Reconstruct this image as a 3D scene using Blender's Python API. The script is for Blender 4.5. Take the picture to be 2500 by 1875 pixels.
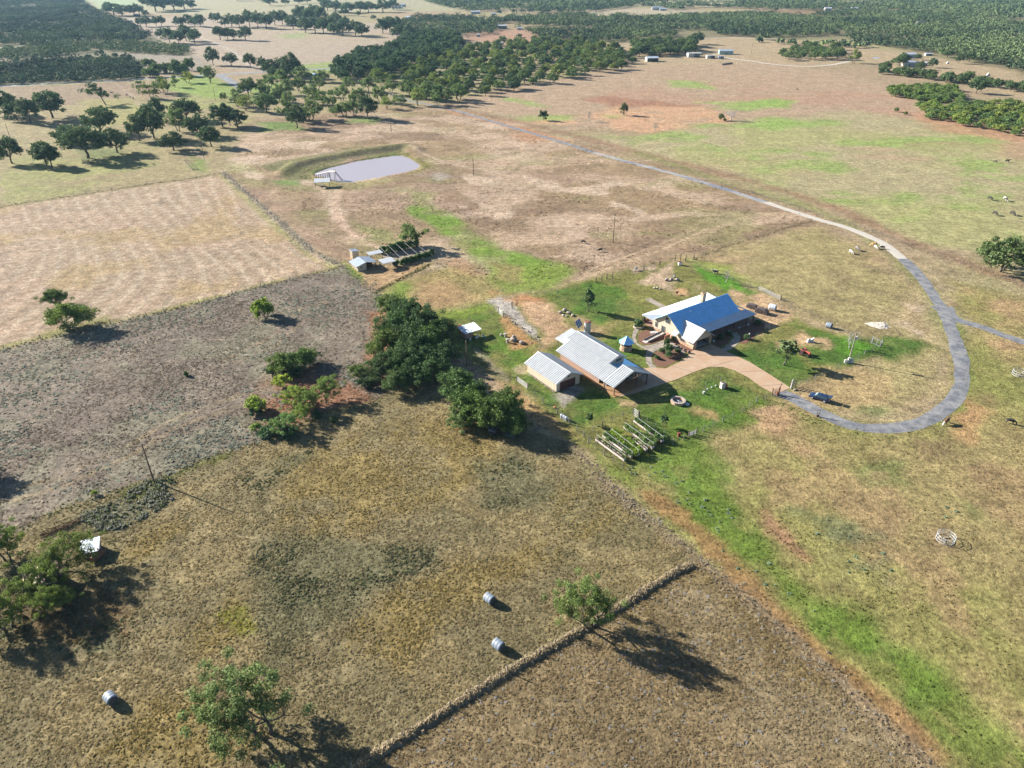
import bpy, math, random
import numpy as np
from mathutils import Vector, Matrix
R = math.radians
sc = bpy.context.scene
for o in list(bpy.data.objects):
    bpy.data.objects.remove(o)
col = sc.collection

# ------------------------------------------------------------------ camera, sky, sun, exposure
CAM_H, PITCH, FPX = 90.0, R(30.8), 1735.0          # height in metres, tilt below the horizon, focal length for a 2500 px wide frame
cd = bpy.data.cameras.new('camera'); cam = bpy.data.objects.new('camera', cd); col.objects.link(cam)
cam.location = (0, 0, CAM_H); cam.rotation_euler = (R(90) - PITCH, 0, 0)
cd.sensor_width = 36.0; cd.lens = FPX / 2500 * 36.0; cd.clip_start = 0.5; cd.clip_end = 30000
sc.camera = cam
SUN_AZ, SUN_EL = R(154.0), R(23.5)                  # direction TO the sun, measured from +X
w = bpy.data.worlds.new('World'); sc.world = w; w.use_nodes = True
wn = w.node_tree.nodes; wl = w.node_tree.links
bg = wn['Background']; sky = wn.new('ShaderNodeTexSky'); sky.sky_type = 'NISHITA'; sky.sun_disc = False
sky.sun_elevation = SUN_EL; sky.sun_rotation = R(90) - SUN_AZ; sky.air_density = 1.0; sky.dust_density = 0.6; sky.ozone_density = 4.0
wl.new(sky.outputs[0], bg.inputs[0]); bg.inputs[1].default_value = 0.05
sd = bpy.data.lights.new('sun', 'SUN'); sd.energy = 5.0; sd.angle = R(0.53); sd.color = (1.0, 0.945, 0.865)
sun = bpy.data.objects.new('sun', sd); col.objects.link(sun)
sdir = Vector((math.cos(SUN_EL) * math.cos(SUN_AZ), math.cos(SUN_EL) * math.sin(SUN_AZ), math.sin(SUN_EL)))
sun.rotation_euler = sdir.to_track_quat('Z', 'Y').to_euler()
sc.view_settings.view_transform = 'Standard'; sc.view_settings.look = 'None'; sc.view_settings.gamma = 1
sc.view_settings.use_curve_mapping = False
sc.view_settings.exposure = 1.9
sc.cycles.max_bounces = 6; sc.cycles.diffuse_bounces = 3; sc.cycles.glossy_bounces = 2; sc.cycles.transmission_bounces = 3
sc.cycles.transparent_max_bounces = 8; sc.cycles.volume_bounces = 0
sc.cycles.use_denoising = True; sc.cycles.denoiser = 'OPENIMAGEDENOISE'; sc.cycles.denoising_input_passes = 'RGB_ALBEDO_NORMAL'

# ------------------------------------------------------------------ photo pixel (2500 x 1875) -> point of the flat ground
def G(px, py, z=0.0):
    dx = (px - 1250) / FPX; dy = -(py - 937.5) / FPX
    vy = math.cos(PITCH) + dy * math.sin(PITCH); vz = -math.sin(PITCH) + dy * math.cos(PITCH)
    t = (z - CAM_H) / vz
    return Vector((dx * t, vy * t, z))
def DEP(px, py):                                     # depth along the lens axis of that ground point
    p = G(px, py); return p.y * math.cos(PITCH) + CAM_H * math.sin(PITCH)
def MPP(px, py): return DEP(px, py) / FPX            # metres per photo pixel there
def VH(px, py, h):                                   # height in metres of an upright thing h photo pixels tall
    p = G(px, py); a = math.atan2(CAM_H, p.y); return h * MPP(px, py) / math.cos(a)
def WP(pts): return np.array([G(*p)[:2] for p in pts], dtype=np.float64)
def FC(pts): return [(x * 1.1302, y * 1.1302) for x, y in pts]

# ------------------------------------------------------------------ helpers
def lin(c):
    c = np.asarray(c, dtype=np.float64) / 255.0
    return np.where(c <= 0.04045, c / 12.92, ((c + 0.055) / 1.055) ** 2.4)
KALB = 0.40                                          # sunlit display colour -> surface albedo
def alb(r, g, b, k=KALB): return tuple(float(v) for v in lin((r, g, b)) * k)

def nd(nt, t, **kw):
    n = nt.nodes.new(t)
    for k, v in kw.items():
        if k.startswith('i_'): n.inputs[k[2:].replace('_', ' ')].default_value = v
        else: setattr(n, k, v)
    return n
MATS = {}
def mat(name, c, rough=0.8, metal=0.0, var=0.25, scale=1.5, bump=0.0, c2=None, kind='noise', stretch=None, spec=0.3, trans=0.0):
    if name in MATS: return MATS[name]
    m = bpy.data.materials.new(name); m.use_nodes = True; nt = m.node_tree; L = nt.links
    b = nt.nodes['Principled BSDF']; b.inputs['Roughness'].default_value = rough; b.inputs['Metallic'].default_value = metal
    b.inputs['Specular IOR Level'].default_value = spec
    tc = nd(nt, 'ShaderNodeTexCoord'); src = tc.outputs['Object']
    if stretch:
        mp = nd(nt, 'ShaderNodeMapping'); mp.inputs['Scale'].default_value = stretch; L.new(src, mp.inputs[0]); src = mp.outputs[0]
    if kind == 'noise':
        t = nd(nt, 'ShaderNodeTexNoise', i_Scale=scale, i_Detail=5.0, i_Roughness=0.65); fac = t.outputs[0]
    else:
        t = nd(nt, 'ShaderNodeTexVoronoi', i_Scale=scale); fac = t.outputs['Color']
    L.new(src, t.inputs['Vector'])
    rp = nd(nt, 'ShaderNodeValToRGB'); L.new(fac, rp.inputs[0])
    c = np.array(c[:3]); a = c * (1 - var); d = np.minimum(c * (1 + var), 0.95) if c2 is None else np.array(c2[:3])
    rp.color_ramp.elements[0].position = 0.3 if kind == 'noise' else 0.1; rp.color_ramp.elements[1].position = 0.7 if kind == 'noise' else 0.9
    rp.color_ramp.elements[0].color = (*a, 1); rp.color_ramp.elements[1].color = (*d, 1)
    L.new(rp.outputs[0], b.inputs['Base Color'])
    if bump:
        bp = nd(nt, 'ShaderNodeBump'); bp.inputs['Strength'].default_value = 0.6; bp.inputs['Distance'].default_value = bump
        L.new(t.outputs[0], bp.inputs['Height']); L.new(bp.outputs[0], b.inputs['Normal'])
    MATS[name] = m
    return m

class MB:
    """collects shapes and links them as one mesh object"""
    def __init__(s): s.v = []; s.f = []
    def poly(s, pts, flip=False):
        n = len(s.v); s.v += [tuple(p) for p in pts]; f = list(range(n, n + len(pts)))
        s.f.append(f[::-1] if flip else f); return s
    def prism(s, pts, h):                            # extrude polygon pts (3D) by vector h
        n = len(pts); h = Vector(h); a = [Vector(p) for p in pts]; b = [p + h for p in a]
        k = len(s.v); s.v += [tuple(p) for p in a + b]
        s.f.append(list(range(k + n - 1, k - 1, -1))); s.f.append(list(range(k + n, k + 2 * n)))
        for i in range(n):
            j = (i + 1) % n; s.f.append([k + i, k + j, k + n + j, k + n + i])
        return s
    def box(s, cx, cy, cz, sx, sy, sz, rz=0.0, tilt=0.0):   # centre and full size
        c, q = math.cos(rz), math.sin(rz); k = len(s.v); ct, st = math.cos(tilt), math.sin(tilt)
        for x in (-.5, .5):
            for y in (-.5, .5):
                for z in (-.5, .5):
                    X, Y, Z = x * sx, y * sy, z * sz
                    Y, Z = Y * ct - Z * st, Y * st + Z * ct
                    s.v.append((cx + X * c - Y * q, cy + X * q + Y * c, cz + Z))
        for f in ((0, 1, 3, 2), (4, 6, 7, 5), (0, 4, 5, 1), (2, 3, 7, 6), (0, 2, 6, 4), (1, 5, 7, 3)): s.f.append([k + i for i in f])
        return s
    def tube(s, p0, p1, r0, r1=None, n=8, cap=True):
        r1 = r0 if r1 is None else r1; p0 = Vector(p0); p1 = Vector(p1); d = (p1 - p0)
        if d.length < 1e-6: return s
        q = d.to_track_quat('Z', 'Y'); k = len(s.v)
        for p, r in ((p0, r0), (p1, r1)):
            for i in range(n):
                a = 2 * math.pi * i / n; s.v.append(tuple(p + q @ Vector((r * math.cos(a), r * math.sin(a), 0))))
        for i in range(n):
            j = (i + 1) % n; s.f.append([k + i, k + j, k + n + j, k + n + i])
        if cap: s.f.append([k + i for i in range(n)][::-1]); s.f.append([k + n + i for i in range(n)])
        return s
    def lathe(s, prof, n=16, c=(0, 0, 0), axis='Z', closed_ends=True):   # prof [(r,z)]
        k = len(s.v); m = len(prof)
        for r, z in prof:
            for i in range(n):
                a = 2 * math.pi * i / n; x, y = r * math.cos(a), r * math.sin(a)
                p = (x, y, z) if axis == 'Z' else ((z, x, y) if axis == 'X' else (x, z, y))
                s.v.append((c[0] + p[0], c[1] + p[1], c[2] + p[2]))
        for q in range(m - 1):
            for i in range(n):
                j = (i + 1) % n; s.f.append([k + q * n + i, k + q * n + j, k + (q + 1) * n + j, k + (q + 1) * n + i])
        if closed_ends:
            s.f.append([k + i for i in range(n)][::-1]); s.f.append([k + (m - 1) * n + i for i in range(n)])
        return s
    def rock(s, c, sx, sy, sz, rnd, n=9):
        k = len(s.v); rows = 5
        for q in range(rows + 1):
            th = math.pi * q / rows
            for i in range(n):
                a = 2 * math.pi * i / n; j = 1 + rnd.uniform(-.22, .22)
                s.v.append((c[0] + sx * .5 * j * math.sin(th) * math.cos(a), c[1] + sy * .5 * j * math.sin(th) * math.sin(a), c[2] + sz * (.5 + .5 * math.cos(th) * (1 + rnd.uniform(-.1, .1)))))
        for q in range(rows):
            for i in range(n):
                j = (i + 1) % n; s.f.append([k + q * n + i, k + (q + 1) * n + i, k + (q + 1) * n + j, k + q * n + j])
        return s
    def build(s, name, m, parent=None, smooth=False, bevel=0.0, loc=None):
        me = bpy.data.meshes.new(name); me.from_pydata(s.v, [], s.f); me.update()
        if smooth:
            for p in me.polygons: p.use_smooth = True
        ms = m if isinstance(m, (list, tuple)) else [m]
        for q in ms: me.materials.append(q)
        o = bpy.data.objects.new(name, me); col.objects.link(o)
        if parent: o.parent = parent
        if loc is not None: o.location = loc
        if bevel:
            b = o.modifiers.new('bevel', 'BEVEL'); b.width = bevel; b.segments = 2; b.limit_method = 'ANGLE'
        return o
def empty(name, loc, rz=0.0):
    o = bpy.data.objects.new(name, None); col.objects.link(o); o.location = loc; o.rotation_euler = (0, 0, rz); o.empty_display_size = .3
    return o
def tag(o, label, cat, group=None, kind=None):
    o['label'] = label
    if cat: o['category'] = cat
    if group: o['group'] = group
    if kind: o['kind'] = kind
    return o
def struct(o, label=None):
    o['kind'] = 'structure'
    if label: o['label'] = label
    return o
def copy_tree(o, parent=None):
    c = o.copy(); col.objects.link(c)
    if parent: c.parent = parent; c.matrix_parent_inverse = Matrix()
    for ch in list(o.children): copy_tree(ch, c)
    return c
def np_mesh(name, verts, faces_flat, loop_n, m, attr=None, parent=None):
    """fast mesh from arrays; all faces have loop_n corners; attr = (name, domain, rgba float array)"""
    me = bpy.data.meshes.new(name); nv = len(verts); nf = len(faces_flat) // loop_n
    me.vertices.add(nv); me.vertices.foreach_set('co', np.asarray(verts, dtype=np.float32).ravel())
    me.loops.add(nf * loop_n); me.loops.foreach_set('vertex_index', np.asarray(faces_flat, dtype=np.int32))
    me.polygons.add(nf); me.polygons.foreach_set('loop_start', np.arange(nf, dtype=np.int32) * loop_n)
    me.polygons.foreach_set('loop_total', np.full(nf, loop_n, dtype=np.int32))
    me.update(calc_edges=True)
    if attr:
        a = me.attributes.new(attr[0], 'FLOAT_COLOR', attr[1]); a.data.foreach_set('color', np.asarray(attr[2], dtype=np.float32).ravel())
    me.materials.append(m)
    o = bpy.data.objects.new(name, me); col.objects.link(o)
    if parent: o.parent = parent
    return o

# numpy noise
def _h(ix, iy, s):
    n = (ix.astype(np.int64) * 374761393 + iy.astype(np.int64) * 668265263 + s * 1274126177) & 0xFFFFFFFF
    n = ((n ^ (n >> 13)) * 1274126177) & 0xFFFFFFFF
    return ((n ^ (n >> 16)) & 0xFFFF) / 65535.0
def vn(x, y, s=0):
    ix = np.floor(x); iy = np.floor(y); fx = x - ix; fy = y - iy
    fx = fx * fx * (3 - 2 * fx); fy = fy * fy * (3 - 2 * fy)
    a = _h(ix, iy, s); b = _h(ix + 1, iy, s); c = _h(ix, iy + 1, s); d = _h(ix + 1, iy + 1, s)
    return (a + (b - a) * fx) * (1 - fy) + (c + (d - c) * fx) * fy
def fbm(x, y, sc_, o=4, s=0, gain=0.55):             # about 0..1
    t = 0; a = 1; n = 0
    for i in range(o):
        f = 2 ** i / sc_; c, q = math.cos(i * 1.1), math.sin(i * 1.1)
        t = t + a * vn((x * c - y * q) * f + 17.3 * i, (x * q + y * c) * f - 9.1 * i, s + i); n += a; a *= gain
    return t / n
def sm(e0, e1, x):
    t = np.clip((x - e0) / (e1 - e0), 0, 1); return t * t * (3 - 2 * t)
def sdf_poly(P, x, y):                               # >0 inside
    d = np.full(x.shape, 1e18); ins = np.zeros(x.shape, bool); n = len(P)
    for i in range(n):
        ax, ay = P[i]; bx, by = P[(i + 1) % n]; ex, ey = bx - ax, by - ay
        t = np.clip(((x - ax) * ex + (y - ay) * ey) / (ex * ex + ey * ey + 1e-12), 0, 1)
        d = np.minimum(d, (x - ax - t * ex) ** 2 + (y - ay - t * ey) ** 2)
        c = ((ay > y) != (by > y)) & (x < (bx - ax) * (y - ay) / (by - ay + 1e-12) + ax); ins ^= c
    d = np.sqrt(d); return np.where(ins, d, -d)
def d_line(P, x, y):
    d = np.full(x.shape, 1e18)
    for i in range(len(P) - 1):
        ax, ay = P[i]; bx, by = P[i + 1]; ex, ey = bx - ax, by - ay
        t = np.clip(((x - ax) * ex + (y - ay) * ey) / (ex * ex + ey * ey + 1e-12), 0, 1)
        d = np.minimum(d, (x - ax - t * ex) ** 2 + (y - ay - t * ey) ** 2)
    return np.sqrt(d)
# ------------------------------------------------------------------ what grows where (albedo of the ground, in world metres)
HEDGE = [(860, 1882), (1100, 1727), (1239, 1641), (1318, 1597), (1400, 1550), (1470, 1508), (1560, 1452), (1654, 1394), (1688, 1381)]
DIAG = [(1375, 1075), (1469, 1166), (1521, 1215), (1610, 1285), (1711, 1372), (1796, 1439), (2000, 1620), (2290, 1890)]
MIDF = [(0, 1325), (136, 1247), (226, 1221), (396, 1166), (547, 1105), (622, 1085), (814, 1001), (904, 987), (960, 960)]
HAYS = [(-30, 862), (10, 852), (100, 829), (270, 791), (400, 761), (568, 719), (636, 699), (742, 676), (836, 652)]
HAYN = [(-30, 512), (0, 505), (180, 478), (360, 450), (480, 434), (545, 421)]
HAYE = [(545, 421), (600, 470), (680, 540), (760, 612), (836, 652)]
def paint(x, y):
    C = np.empty((len(x), 3)); MK = {}
    n1 = fbm(x, y, 55, 5, 1); n2 = fbm(x, y, 14, 4, 7); n3 = fbm(x, y, 140, 4, 13); n4 = fbm(x, y, 4.0, 3, 23)
    n5 = fbm(x * 0.5, y * 1.0, 26, 5, 31)
    def mixc(m, c):
        C[:] = C * (1 - m[:, None]) + lin(c)[None] * m[:, None]
    C[:] = lin((190, 168, 132)); mixc(sm(.42, .62, n3) * .8, (186, 176, 128)); mixc(sm(.5, .7, n1) * .7, (200, 172, 142))
    def area(pts, c, soft=3., amp=4., k=1.0, mod=None, name=None, ns=None, add=False, paintit=True):
        P = WP(pts); pad = soft + amp * 1.5 + 2
        b = (x > P[:, 0].min() - pad) & (x < P[:, 0].max() + pad) & (y > P[:, 1].min() - pad) & (y < P[:, 1].max() + pad)
        m = np.zeros(len(x)); 
        if b.any():
            xs, ys = x[b], y[b]; nz = fbm(xs, ys, ns or max(amp * 2.5, 3), 4, 51) - .5
            m[b] = sm(-soft, soft, sdf_poly(P, xs, ys) + nz * 2.6 * amp)
        m = m * k
        if mod is not None: mm = m * mod
        else: mm = m
        if paintit: mixc(mm, c)
        if name: MK[name] = np.maximum(MK[name], m) if name in MK else m
        return m
    def stroke(pts, c, wd, soft=.8, amp=.6, k=1.0, mod=None, name=None):
        P = WP(pts); pad = wd + soft + amp * 2 + 1
        b = (x > P[:, 0].min() - pad) & (x < P[:, 0].max() + pad) & (y > P[:, 1].min() - pad) & (y < P[:, 1].max() + pad)
        m = np.zeros(len(x))
        if b.any():
            xs, ys = x[b], y[b]; nz = fbm(xs, ys, max(amp * 3, 2.5), 3, 77) - .5
            m[b] = sm(-soft, soft, wd * .5 - d_line(P, xs, ys) + nz * 2.6 * amp)
        m = m * k
        if mod is not None: m = m * mod
        mixc(m, c)
        if name: MK[name] = np.maximum(MK[name], m) if name in MK else m
        return m
    DIRT = (222, 186, 150); PALE = (226, 200, 170); ORNG = (218, 160, 112); GRN = (128, 160, 70); LAWN = (100, 132, 54); BRN = (176, 150, 120); RED = (180, 132, 100)
    # --- far country
    area([(190, -40), (335, -40), (345, 22), (230, 24)], (185, 200, 150), 20, 20)
    area([(330, -30), (2600, -30), (2600, 12), (1500, 18), (900, 30), (560, 40), (340, 30)], (196, 190, 150), 20, 20, .7)
    area([(270, 45), (560, 40), (1000, 60), (1000, 120), (820, 170), (600, 178), (420, 120), (370, 90)], (202, 182, 158), 12, 12, .9)
    area([(560, 70), (720, 60), (960, 85), (960, 120), (700, 110)], (202, 184, 150), 10, 12, .8, sm(.4, .6, n5))
    area([(680, 84), (745, 80), (740, 95), (690, 95)], (170, 185, 120), 8, 8, .7)
    area([(700, 160), (820, 150), (830, 172), (700, 182)], (165, 185, 100), 6, 8, .8)
    area([(0, -20), (190, -20), (250, 40), (370, 90), (460, 130), (345, 190), (0, 208)], (130, 128, 92), 10, 8, .8)
    area([(0, 130), (60, 128), (130, 165), (40, 172), (0, 165)], (186, 170, 148), 8, 8, .9)
    area([(300, 128), (500, 140), (520, 165), (430, 182), (350, 178), (310, 150)], (182, 168, 148), 8, 8, .9)
    area([(1130, 75), (1260, 72), (1480, 95), (1400, 112), (1250, 108), (1150, 100)], (200, 160, 130), 8, 8, .95)
    area([(1400, 25), (1640, 20), (1740, 30), (1700, 40), (1480, 40), (1380, 32)], (205, 188, 156), 8, 10)
    area([(1880, 25), (2040, 22), (2040, 42), (1890, 38)], (202, 155, 120), 8, 8)
    area([(1130, 140), (1550, 40), (2500, 0), (2500, 190), (2080, 95), (1500, 105)], (125, 125, 88), 12, 12, .55)
    area([(1480, 112), (1800, 90), (2120, 115), (2500, 175), (2500, 240), (2100, 150), (1830, 170), (1500, 165)], (204, 180, 142), 8, 10)
    # --- pasture between wood and drive
    area([(690, 285), (900, 262), (1080, 262), (1400, 340), (1750, 430), (2020, 540), (1990, 570), (1800, 600), (1640, 640), (1400, 690), (1200, 700), (1000, 690), (880, 640), (780, 560), (550, 430), (520, 330)], (186, 160, 124), 10, 8)
    m = area([(540, 300), (1080, 262), (1400, 340), (1750, 430), (2020, 540), (1640, 640), (1200, 680), (880, 640), (540, 430)], BRN, 10, 8, .75, sm(.46, .62, n5))
    mixc(m * sm(.52, .64, fbm(x * .6, y, 20, 5, 61)) * .85, (228, 198, 166))
    mixc(m * sm(.5, .66, fbm(x * .6, y, 34, 5, 71)) * .6, (158, 130, 110))
    mixc(m * sm(.58, .70, fbm(x * .6, y, 24, 4, 81)) * .55, (160, 165, 100))
    rdg = 1 - np.abs(2 * fbm(x * .55, y, 30, 5, 131) - 1); mixc(m * sm(.80, .93, rdg) * sm(.40, .58, fbm(x, y, 60, 3, 133)) * .85, (230, 202, 172))
    for pts in ([(500, 375), (560, 385), (640, 380), (720, 400), (700, 410), (620, 400), (640, 440), (600, 430), (520, 395)],
                [(700, 345), (800, 345), (760, 360), (700, 358)], [(690, 440), (760, 440), (830, 470), (830, 520), (800, 500), (760, 455)],
                [(1050, 485), (1120, 487), (1140, 508), (1100, 512), (1060, 500)], [(1180, 500), (1260, 512), (1240, 535), (1190, 530)],
                [(1280, 430), (1380, 450), (1500, 470), (1480, 482), (1360, 470), (1290, 445)], [(1400, 455), (1520, 445), (1540, 452), (1420, 470)],
                [(1470, 480), (1560, 505), (1600, 530), (1550, 525), (1480, 500)], [(880, 420), (960, 410), (960, 430), (900, 440)],
                [(1120, 425), (1180, 428), (1220, 450), (1160, 450)], [(1150, 300), (1250, 295), (1300, 305), (1200, 312)]):
        area(pts, PALE, 1.6, 5, 1, sm(.36, .5, n2))
    area([(1030, 425), (1080, 422), (1110, 430), (1070, 440)], (205, 195, 180), 3, 4, .8)
    stroke([(1000, 360), (1080, 395), (1150, 410), (1230, 420)], PALE, 2.2, 1.2, 1.2, .8)
    stroke([(885, 310), (940, 340), (985, 362), (990, 380)], PALE, .9, .5, .6, .8)
    stroke([(830, 465), (815, 500), (830, 540), (860, 570), (900, 592), (940, 612)], (228, 196, 166), 3.4, 1.2, 1.8, 1, sm(.25, .5, n2))
    area([(1390, 690), (1500, 645), (1620, 600), (1720, 560), (1790, 545), (1740, 575), (1640, 620), (1480, 672), (1420, 700)], (216, 188, 150), 3, 3, .55)
    stroke([(1395, 690), (1500, 650), (1610, 612), (1720, 562), (1790, 545)], (228, 200, 162), 1.1, .5, .5, .8)
    stroke([(1380, 680), (1490, 640), (1600, 602), (1705, 556)], (228, 200, 162), .9, .5, .5, .6)
    area([(545, 440), (640, 470), (720, 520), (800, 580), (900, 640), (850, 640), (760, 600), (640, 500)], (176, 140, 120), 6, 5, .6)
    area([(860, 545), (940, 560), (980, 590), (900, 585)], (150, 165, 90), 4, 5, .6)
    area([(520, 395), (600, 400), (640, 420), (560, 425)], (170, 178, 100), 5, 5, .5)
    # --- pink and orange ground beyond the drive, green pasture on the right
    area([(1080, 255), (1300, 200), (1550, 165), (1900, 150), (2300, 240), (2560, 330), (2300, 305), (2100, 280), (1800, 295), (1400, 315)], (204, 176, 144), 10, 8)
    area([(1500, 215), (1900, 195), (2150, 215), (2330, 290), (2500, 340), (2560, 350), (2300, 325), (2100, 265), (1850, 245), (1650, 270), (1450, 250)], (206, 166, 136), 10, 10, .7, sm(.36, .6, n5))
    area([(1400, 238), (1500, 236), (1620, 250), (1700, 258), (1640, 266), (1520, 262)], (186, 136, 106), 6, 6, .8, sm(.3, .55, n5))
    area([(1230, 295), (1340, 288), (1420, 285), (1500, 265), (1600, 258), (1740, 265), (1780, 290), (1760, 325), (1650, 330), (1560, 325), (1440, 300), (1330, 305)], (228, 184, 144), 6, 6, 1, sm(.25, .48, n2))
    area([(1240, 330), (1300, 320), (1360, 340), (1300, 350)], (214, 168, 130), 5, 5, .8)
    area([(1090, 262), (1240, 300), (1400, 345), (1380, 352), (1220, 310), (1090, 272)], (214, 160, 122), 4, 4, .7)
    gp = area([(1380, 330), (1560, 330), (1800, 295), (2100, 270), (2280, 300), (2420, 330), (2600, 380), (2600, 760), (2420, 640), (2250, 590), (2120, 530), (2000, 490), (1850, 430), (1650, 390)], (200, 186, 142), 8, 8)
    mixc(gp * sm(.4, .62, n1) * .8, (194, 190, 128)); mixc(gp * sm(.55, .7, fbm(x * .7, y, 28, 4, 91)) * .8, (168, 190, 104)); mixc(gp * sm(.6, .74, n5) * .5, (206, 172, 140))
    for pts in ([(1620, 195), (1720, 200), (1740, 218), (1640, 212)], [(1700, 250), (1940, 245), (1920, 262), (1840, 262)], [(1790, 310), (1880, 285), (1980, 300), (1900, 320)],
                [(1740, 265), (1800, 255), (1900, 240), (1940, 250), (1830, 270)], [(1250, 285), (1400, 280), (1380, 292), (1270, 296)], [(1220, 235), (1300, 250), (1330, 262), (1240, 246)],
                [(1480, 284), (1510, 282), (1505, 290), (1470, 290)]):
        area(pts, (166, 196, 100), 6, 6, .75)
    area([(2430, 330), (2560, 350), (2560, 410), (2440, 380)], (212, 172, 138), 8, 6, .7)
    area([(2180, 265), (2300, 320), (2480, 345), (2560, 350), (2560, 330), (2330, 290)], (212, 164, 128), 6, 5, .8)
    # verge along the drive
    stroke([(1090, 258), (1400, 330), (1700, 408), (1900, 462), (2050, 510), (2200, 580), (2350, 640), (2520, 700)], (176, 140, 112), 7, 3, 3, .75)
    stroke([(1560, 372), (1750, 440), (1900, 480), (2050, 535), (2130, 590), (2200, 650), (2280, 730), (2320, 840)], (152, 165, 90), 5, 3, 3, .5)
    # --- pasture inside the loop and down the right side
    rp = area([(1640, 640), (1990, 555), (2110, 600), (2230, 700), (2310, 860), (2300, 950), (2210, 1020), (2030, 1000), (1950, 960), (2150, 850), (1900, 740), (1830, 700), (1700, 660)], (202, 176, 134), 5, 4)
    mixc(rp * sm(.45, .65, n2) * .7, (202, 170, 132)); mixc(rp * sm(.52, .7, n1) * .45, (172, 172, 104)); mixc(rp * sm(.6, .72, fbm(x, y, 9, 4, 97)) * .45, (146, 128, 96))
    area([(1690, 640), (1780, 650), (1850, 700), (1780, 690)], (166, 180, 84), 4, 4, .8)
    area([(2210, 740), (2250, 745), (2280, 830), (2220, 815), (2200, 770)], PALE, 2, 3, .8, sm(.35, .55, n2))
    area([(2170, 790), (2270, 800), (2280, 820), (2200, 815)], PALE, 2, 3, .7, sm(.4, .6, n2))
    rr = area([(2330, 690), (2600, 740), (2600, 1950), (2300, 1890), (1711, 1372), (1560, 1240), (1480, 1140), (1620, 1090), (1780, 1010), (1900, 985), (2000, 1010), (2160, 1060), (2260, 1030), (2330, 960), (2360, 850)], (182, 164, 112), 5, 4)
    mixc(rr * sm(.42, .6, n1) * .75, (168, 164, 96)); mixc(rr * sm(.5, .66, n2) * .6, (196, 164, 122)); mixc(rr * sm(.55, .7, fbm(x, y, 7, 4, 99)) * .35, (150, 132, 90)); mixc(rr * sm(.58, .7, fbm(x, y, 20, 4, 103)) * .5, (150, 158, 84))
    area([(2330, 690), (2500, 740), (2520, 860), (2380, 860), (2340, 780)], (206, 170, 128), 6, 6, .7, sm(.35, .6, n2))
    area([(1830, 985), (1900, 1010), (1980, 1080), (1990, 1130), (1930, 1100), (1850, 1040)], (212, 174, 132), 3, 4, .8, sm(.3, .55, n2))
    area([(2330, 1020), (2360, 980), (2400, 1000), (2380, 1080), (2340, 1060)], (214, 168, 120), 2, 3, .7)
    area([(2230, 1070), (2310, 1080), (2310, 1110), (2250, 1110)], (164, 138, 104), 2, 3, .6)
    area([(2122, 1150), (2165, 1152), (2168, 1170), (2140, 1176), (2128, 1166)], (206, 160, 128), .8, .8, 1)
    area([(2100, 1125), (2200, 1130), (2210, 1180), (2130, 1190), (2095, 1160)], (132, 150, 84), 2, 2, .55)
    area([(2090, 985), (2170, 1000), (2160, 1018), (2100, 1008)], (130, 148, 86), 1.5, 1.5, .7)
    area([(1940, 1250), (2040, 1270), (2150, 1310), (2100, 1330), (1980, 1300)], (140, 148, 108), 2, 3, .7, sm(.3, .55, n2))
    area([(2030, 1350), (2180, 1350), (2180, 1420), (2060, 1420)], (142, 140, 110), 2, 3, .6, sm(.3, .55, n2))
    area([(2270, 1210), (2360, 1230), (2400, 1290), (2310, 1270)], (132, 148, 84), 2, 3, .6, sm(.3, .55, n2))
    area([(2250, 1290), (2310, 1275), (2330, 1340), (2270, 1340)], (182, 156, 116), 1.5, 2, .8)
    area([(2420, 1500), (2520, 1540), (2520, 1800), (2440, 1760), (2400, 1640)], (204, 168, 128), 3, 5, .7, sm(.35, .6, n2))
    area([(2310, 760), (2345, 800), (2375, 920), (2350, 1000), (2290, 1040), (2330, 960), (2345, 860)], (130, 148, 70), 1.5, 1.5, .7)
    # green swale and the bare strip beside it
    area(FC([(1320, 950), (1470, 920), (1560, 1000), (1600, 1090), (1720, 1215), (1840, 1330), (1960, 1435), (2080, 1540), (2230, 1665), (2120, 1665), (2040, 1590), (1900, 1480), (1760, 1375), (1660, 1285), (1580, 1200), (1480, 1110)]), (122, 150, 60), 3.0, 5.0, .9, None, 'swale')
    mixc(MK['swale'] * sm(.42, .62, n2) * .65, (150, 156, 84)); mixc(MK['swale'] * sm(.56, .7, fbm(x, y, 5, 4, 121)) * .6, (166, 152, 96)); mixc(MK['swale'] * sm(.5, .68, n4) * .35, (96, 130, 56))
    area(FC([(1380, 1060), (1450, 1070), (1560, 1180), (1680, 1300), (1800, 1410), (1930, 1520), (2060, 1640), (2000, 1640), (1860, 1530), (1700, 1370), (1540, 1220)]), (176, 136, 92), 1.5, 1.8, .8)
    area([(1870, 1250), (1930, 1310), (1990, 1370), (1960, 1370), (1880, 1300)], (196, 150, 116), 1.5, 2, .8)
    # --- hay field on the left
    hf = area(HAYN + HAYE[1:] + HAYS[::-1], (204, 179, 150), 2.0, 1.0, 1, None, 'hay')
    if hf.max() > 0:
        yy = y - 215; ph = (x + .46 * yy + .16 * np.sqrt(yy * yy + 400) + 5 * np.sin(yy / 21.0 + x / 55) + 16 * (fbm(x, y, 60, 2, 5) - .5)) / 6.6
        st = np.sin(ph * 2 * np.pi) * .5 + .5; st2 = np.sin(ph * 2 * np.pi * 1.5 + 1.2) * .5 + .5
        am = sm(.3, .6, fbm(x, y, 60, 3, 9))
        mixc(hf * sm(.72, .97, st) * (.35 + .35 * am), (224, 204, 174)); mixc(hf * sm(.6, .95, 1 - st) * (.25 + .3 * am), (188, 162, 132)); mixc(hf * sm(.6, 1, st2) * .35, (192, 166, 138)); mixc(hf * sm(.6, 1, np.sin(ph * 2 * np.pi * 4)) * .22, (216, 196, 168))
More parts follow.
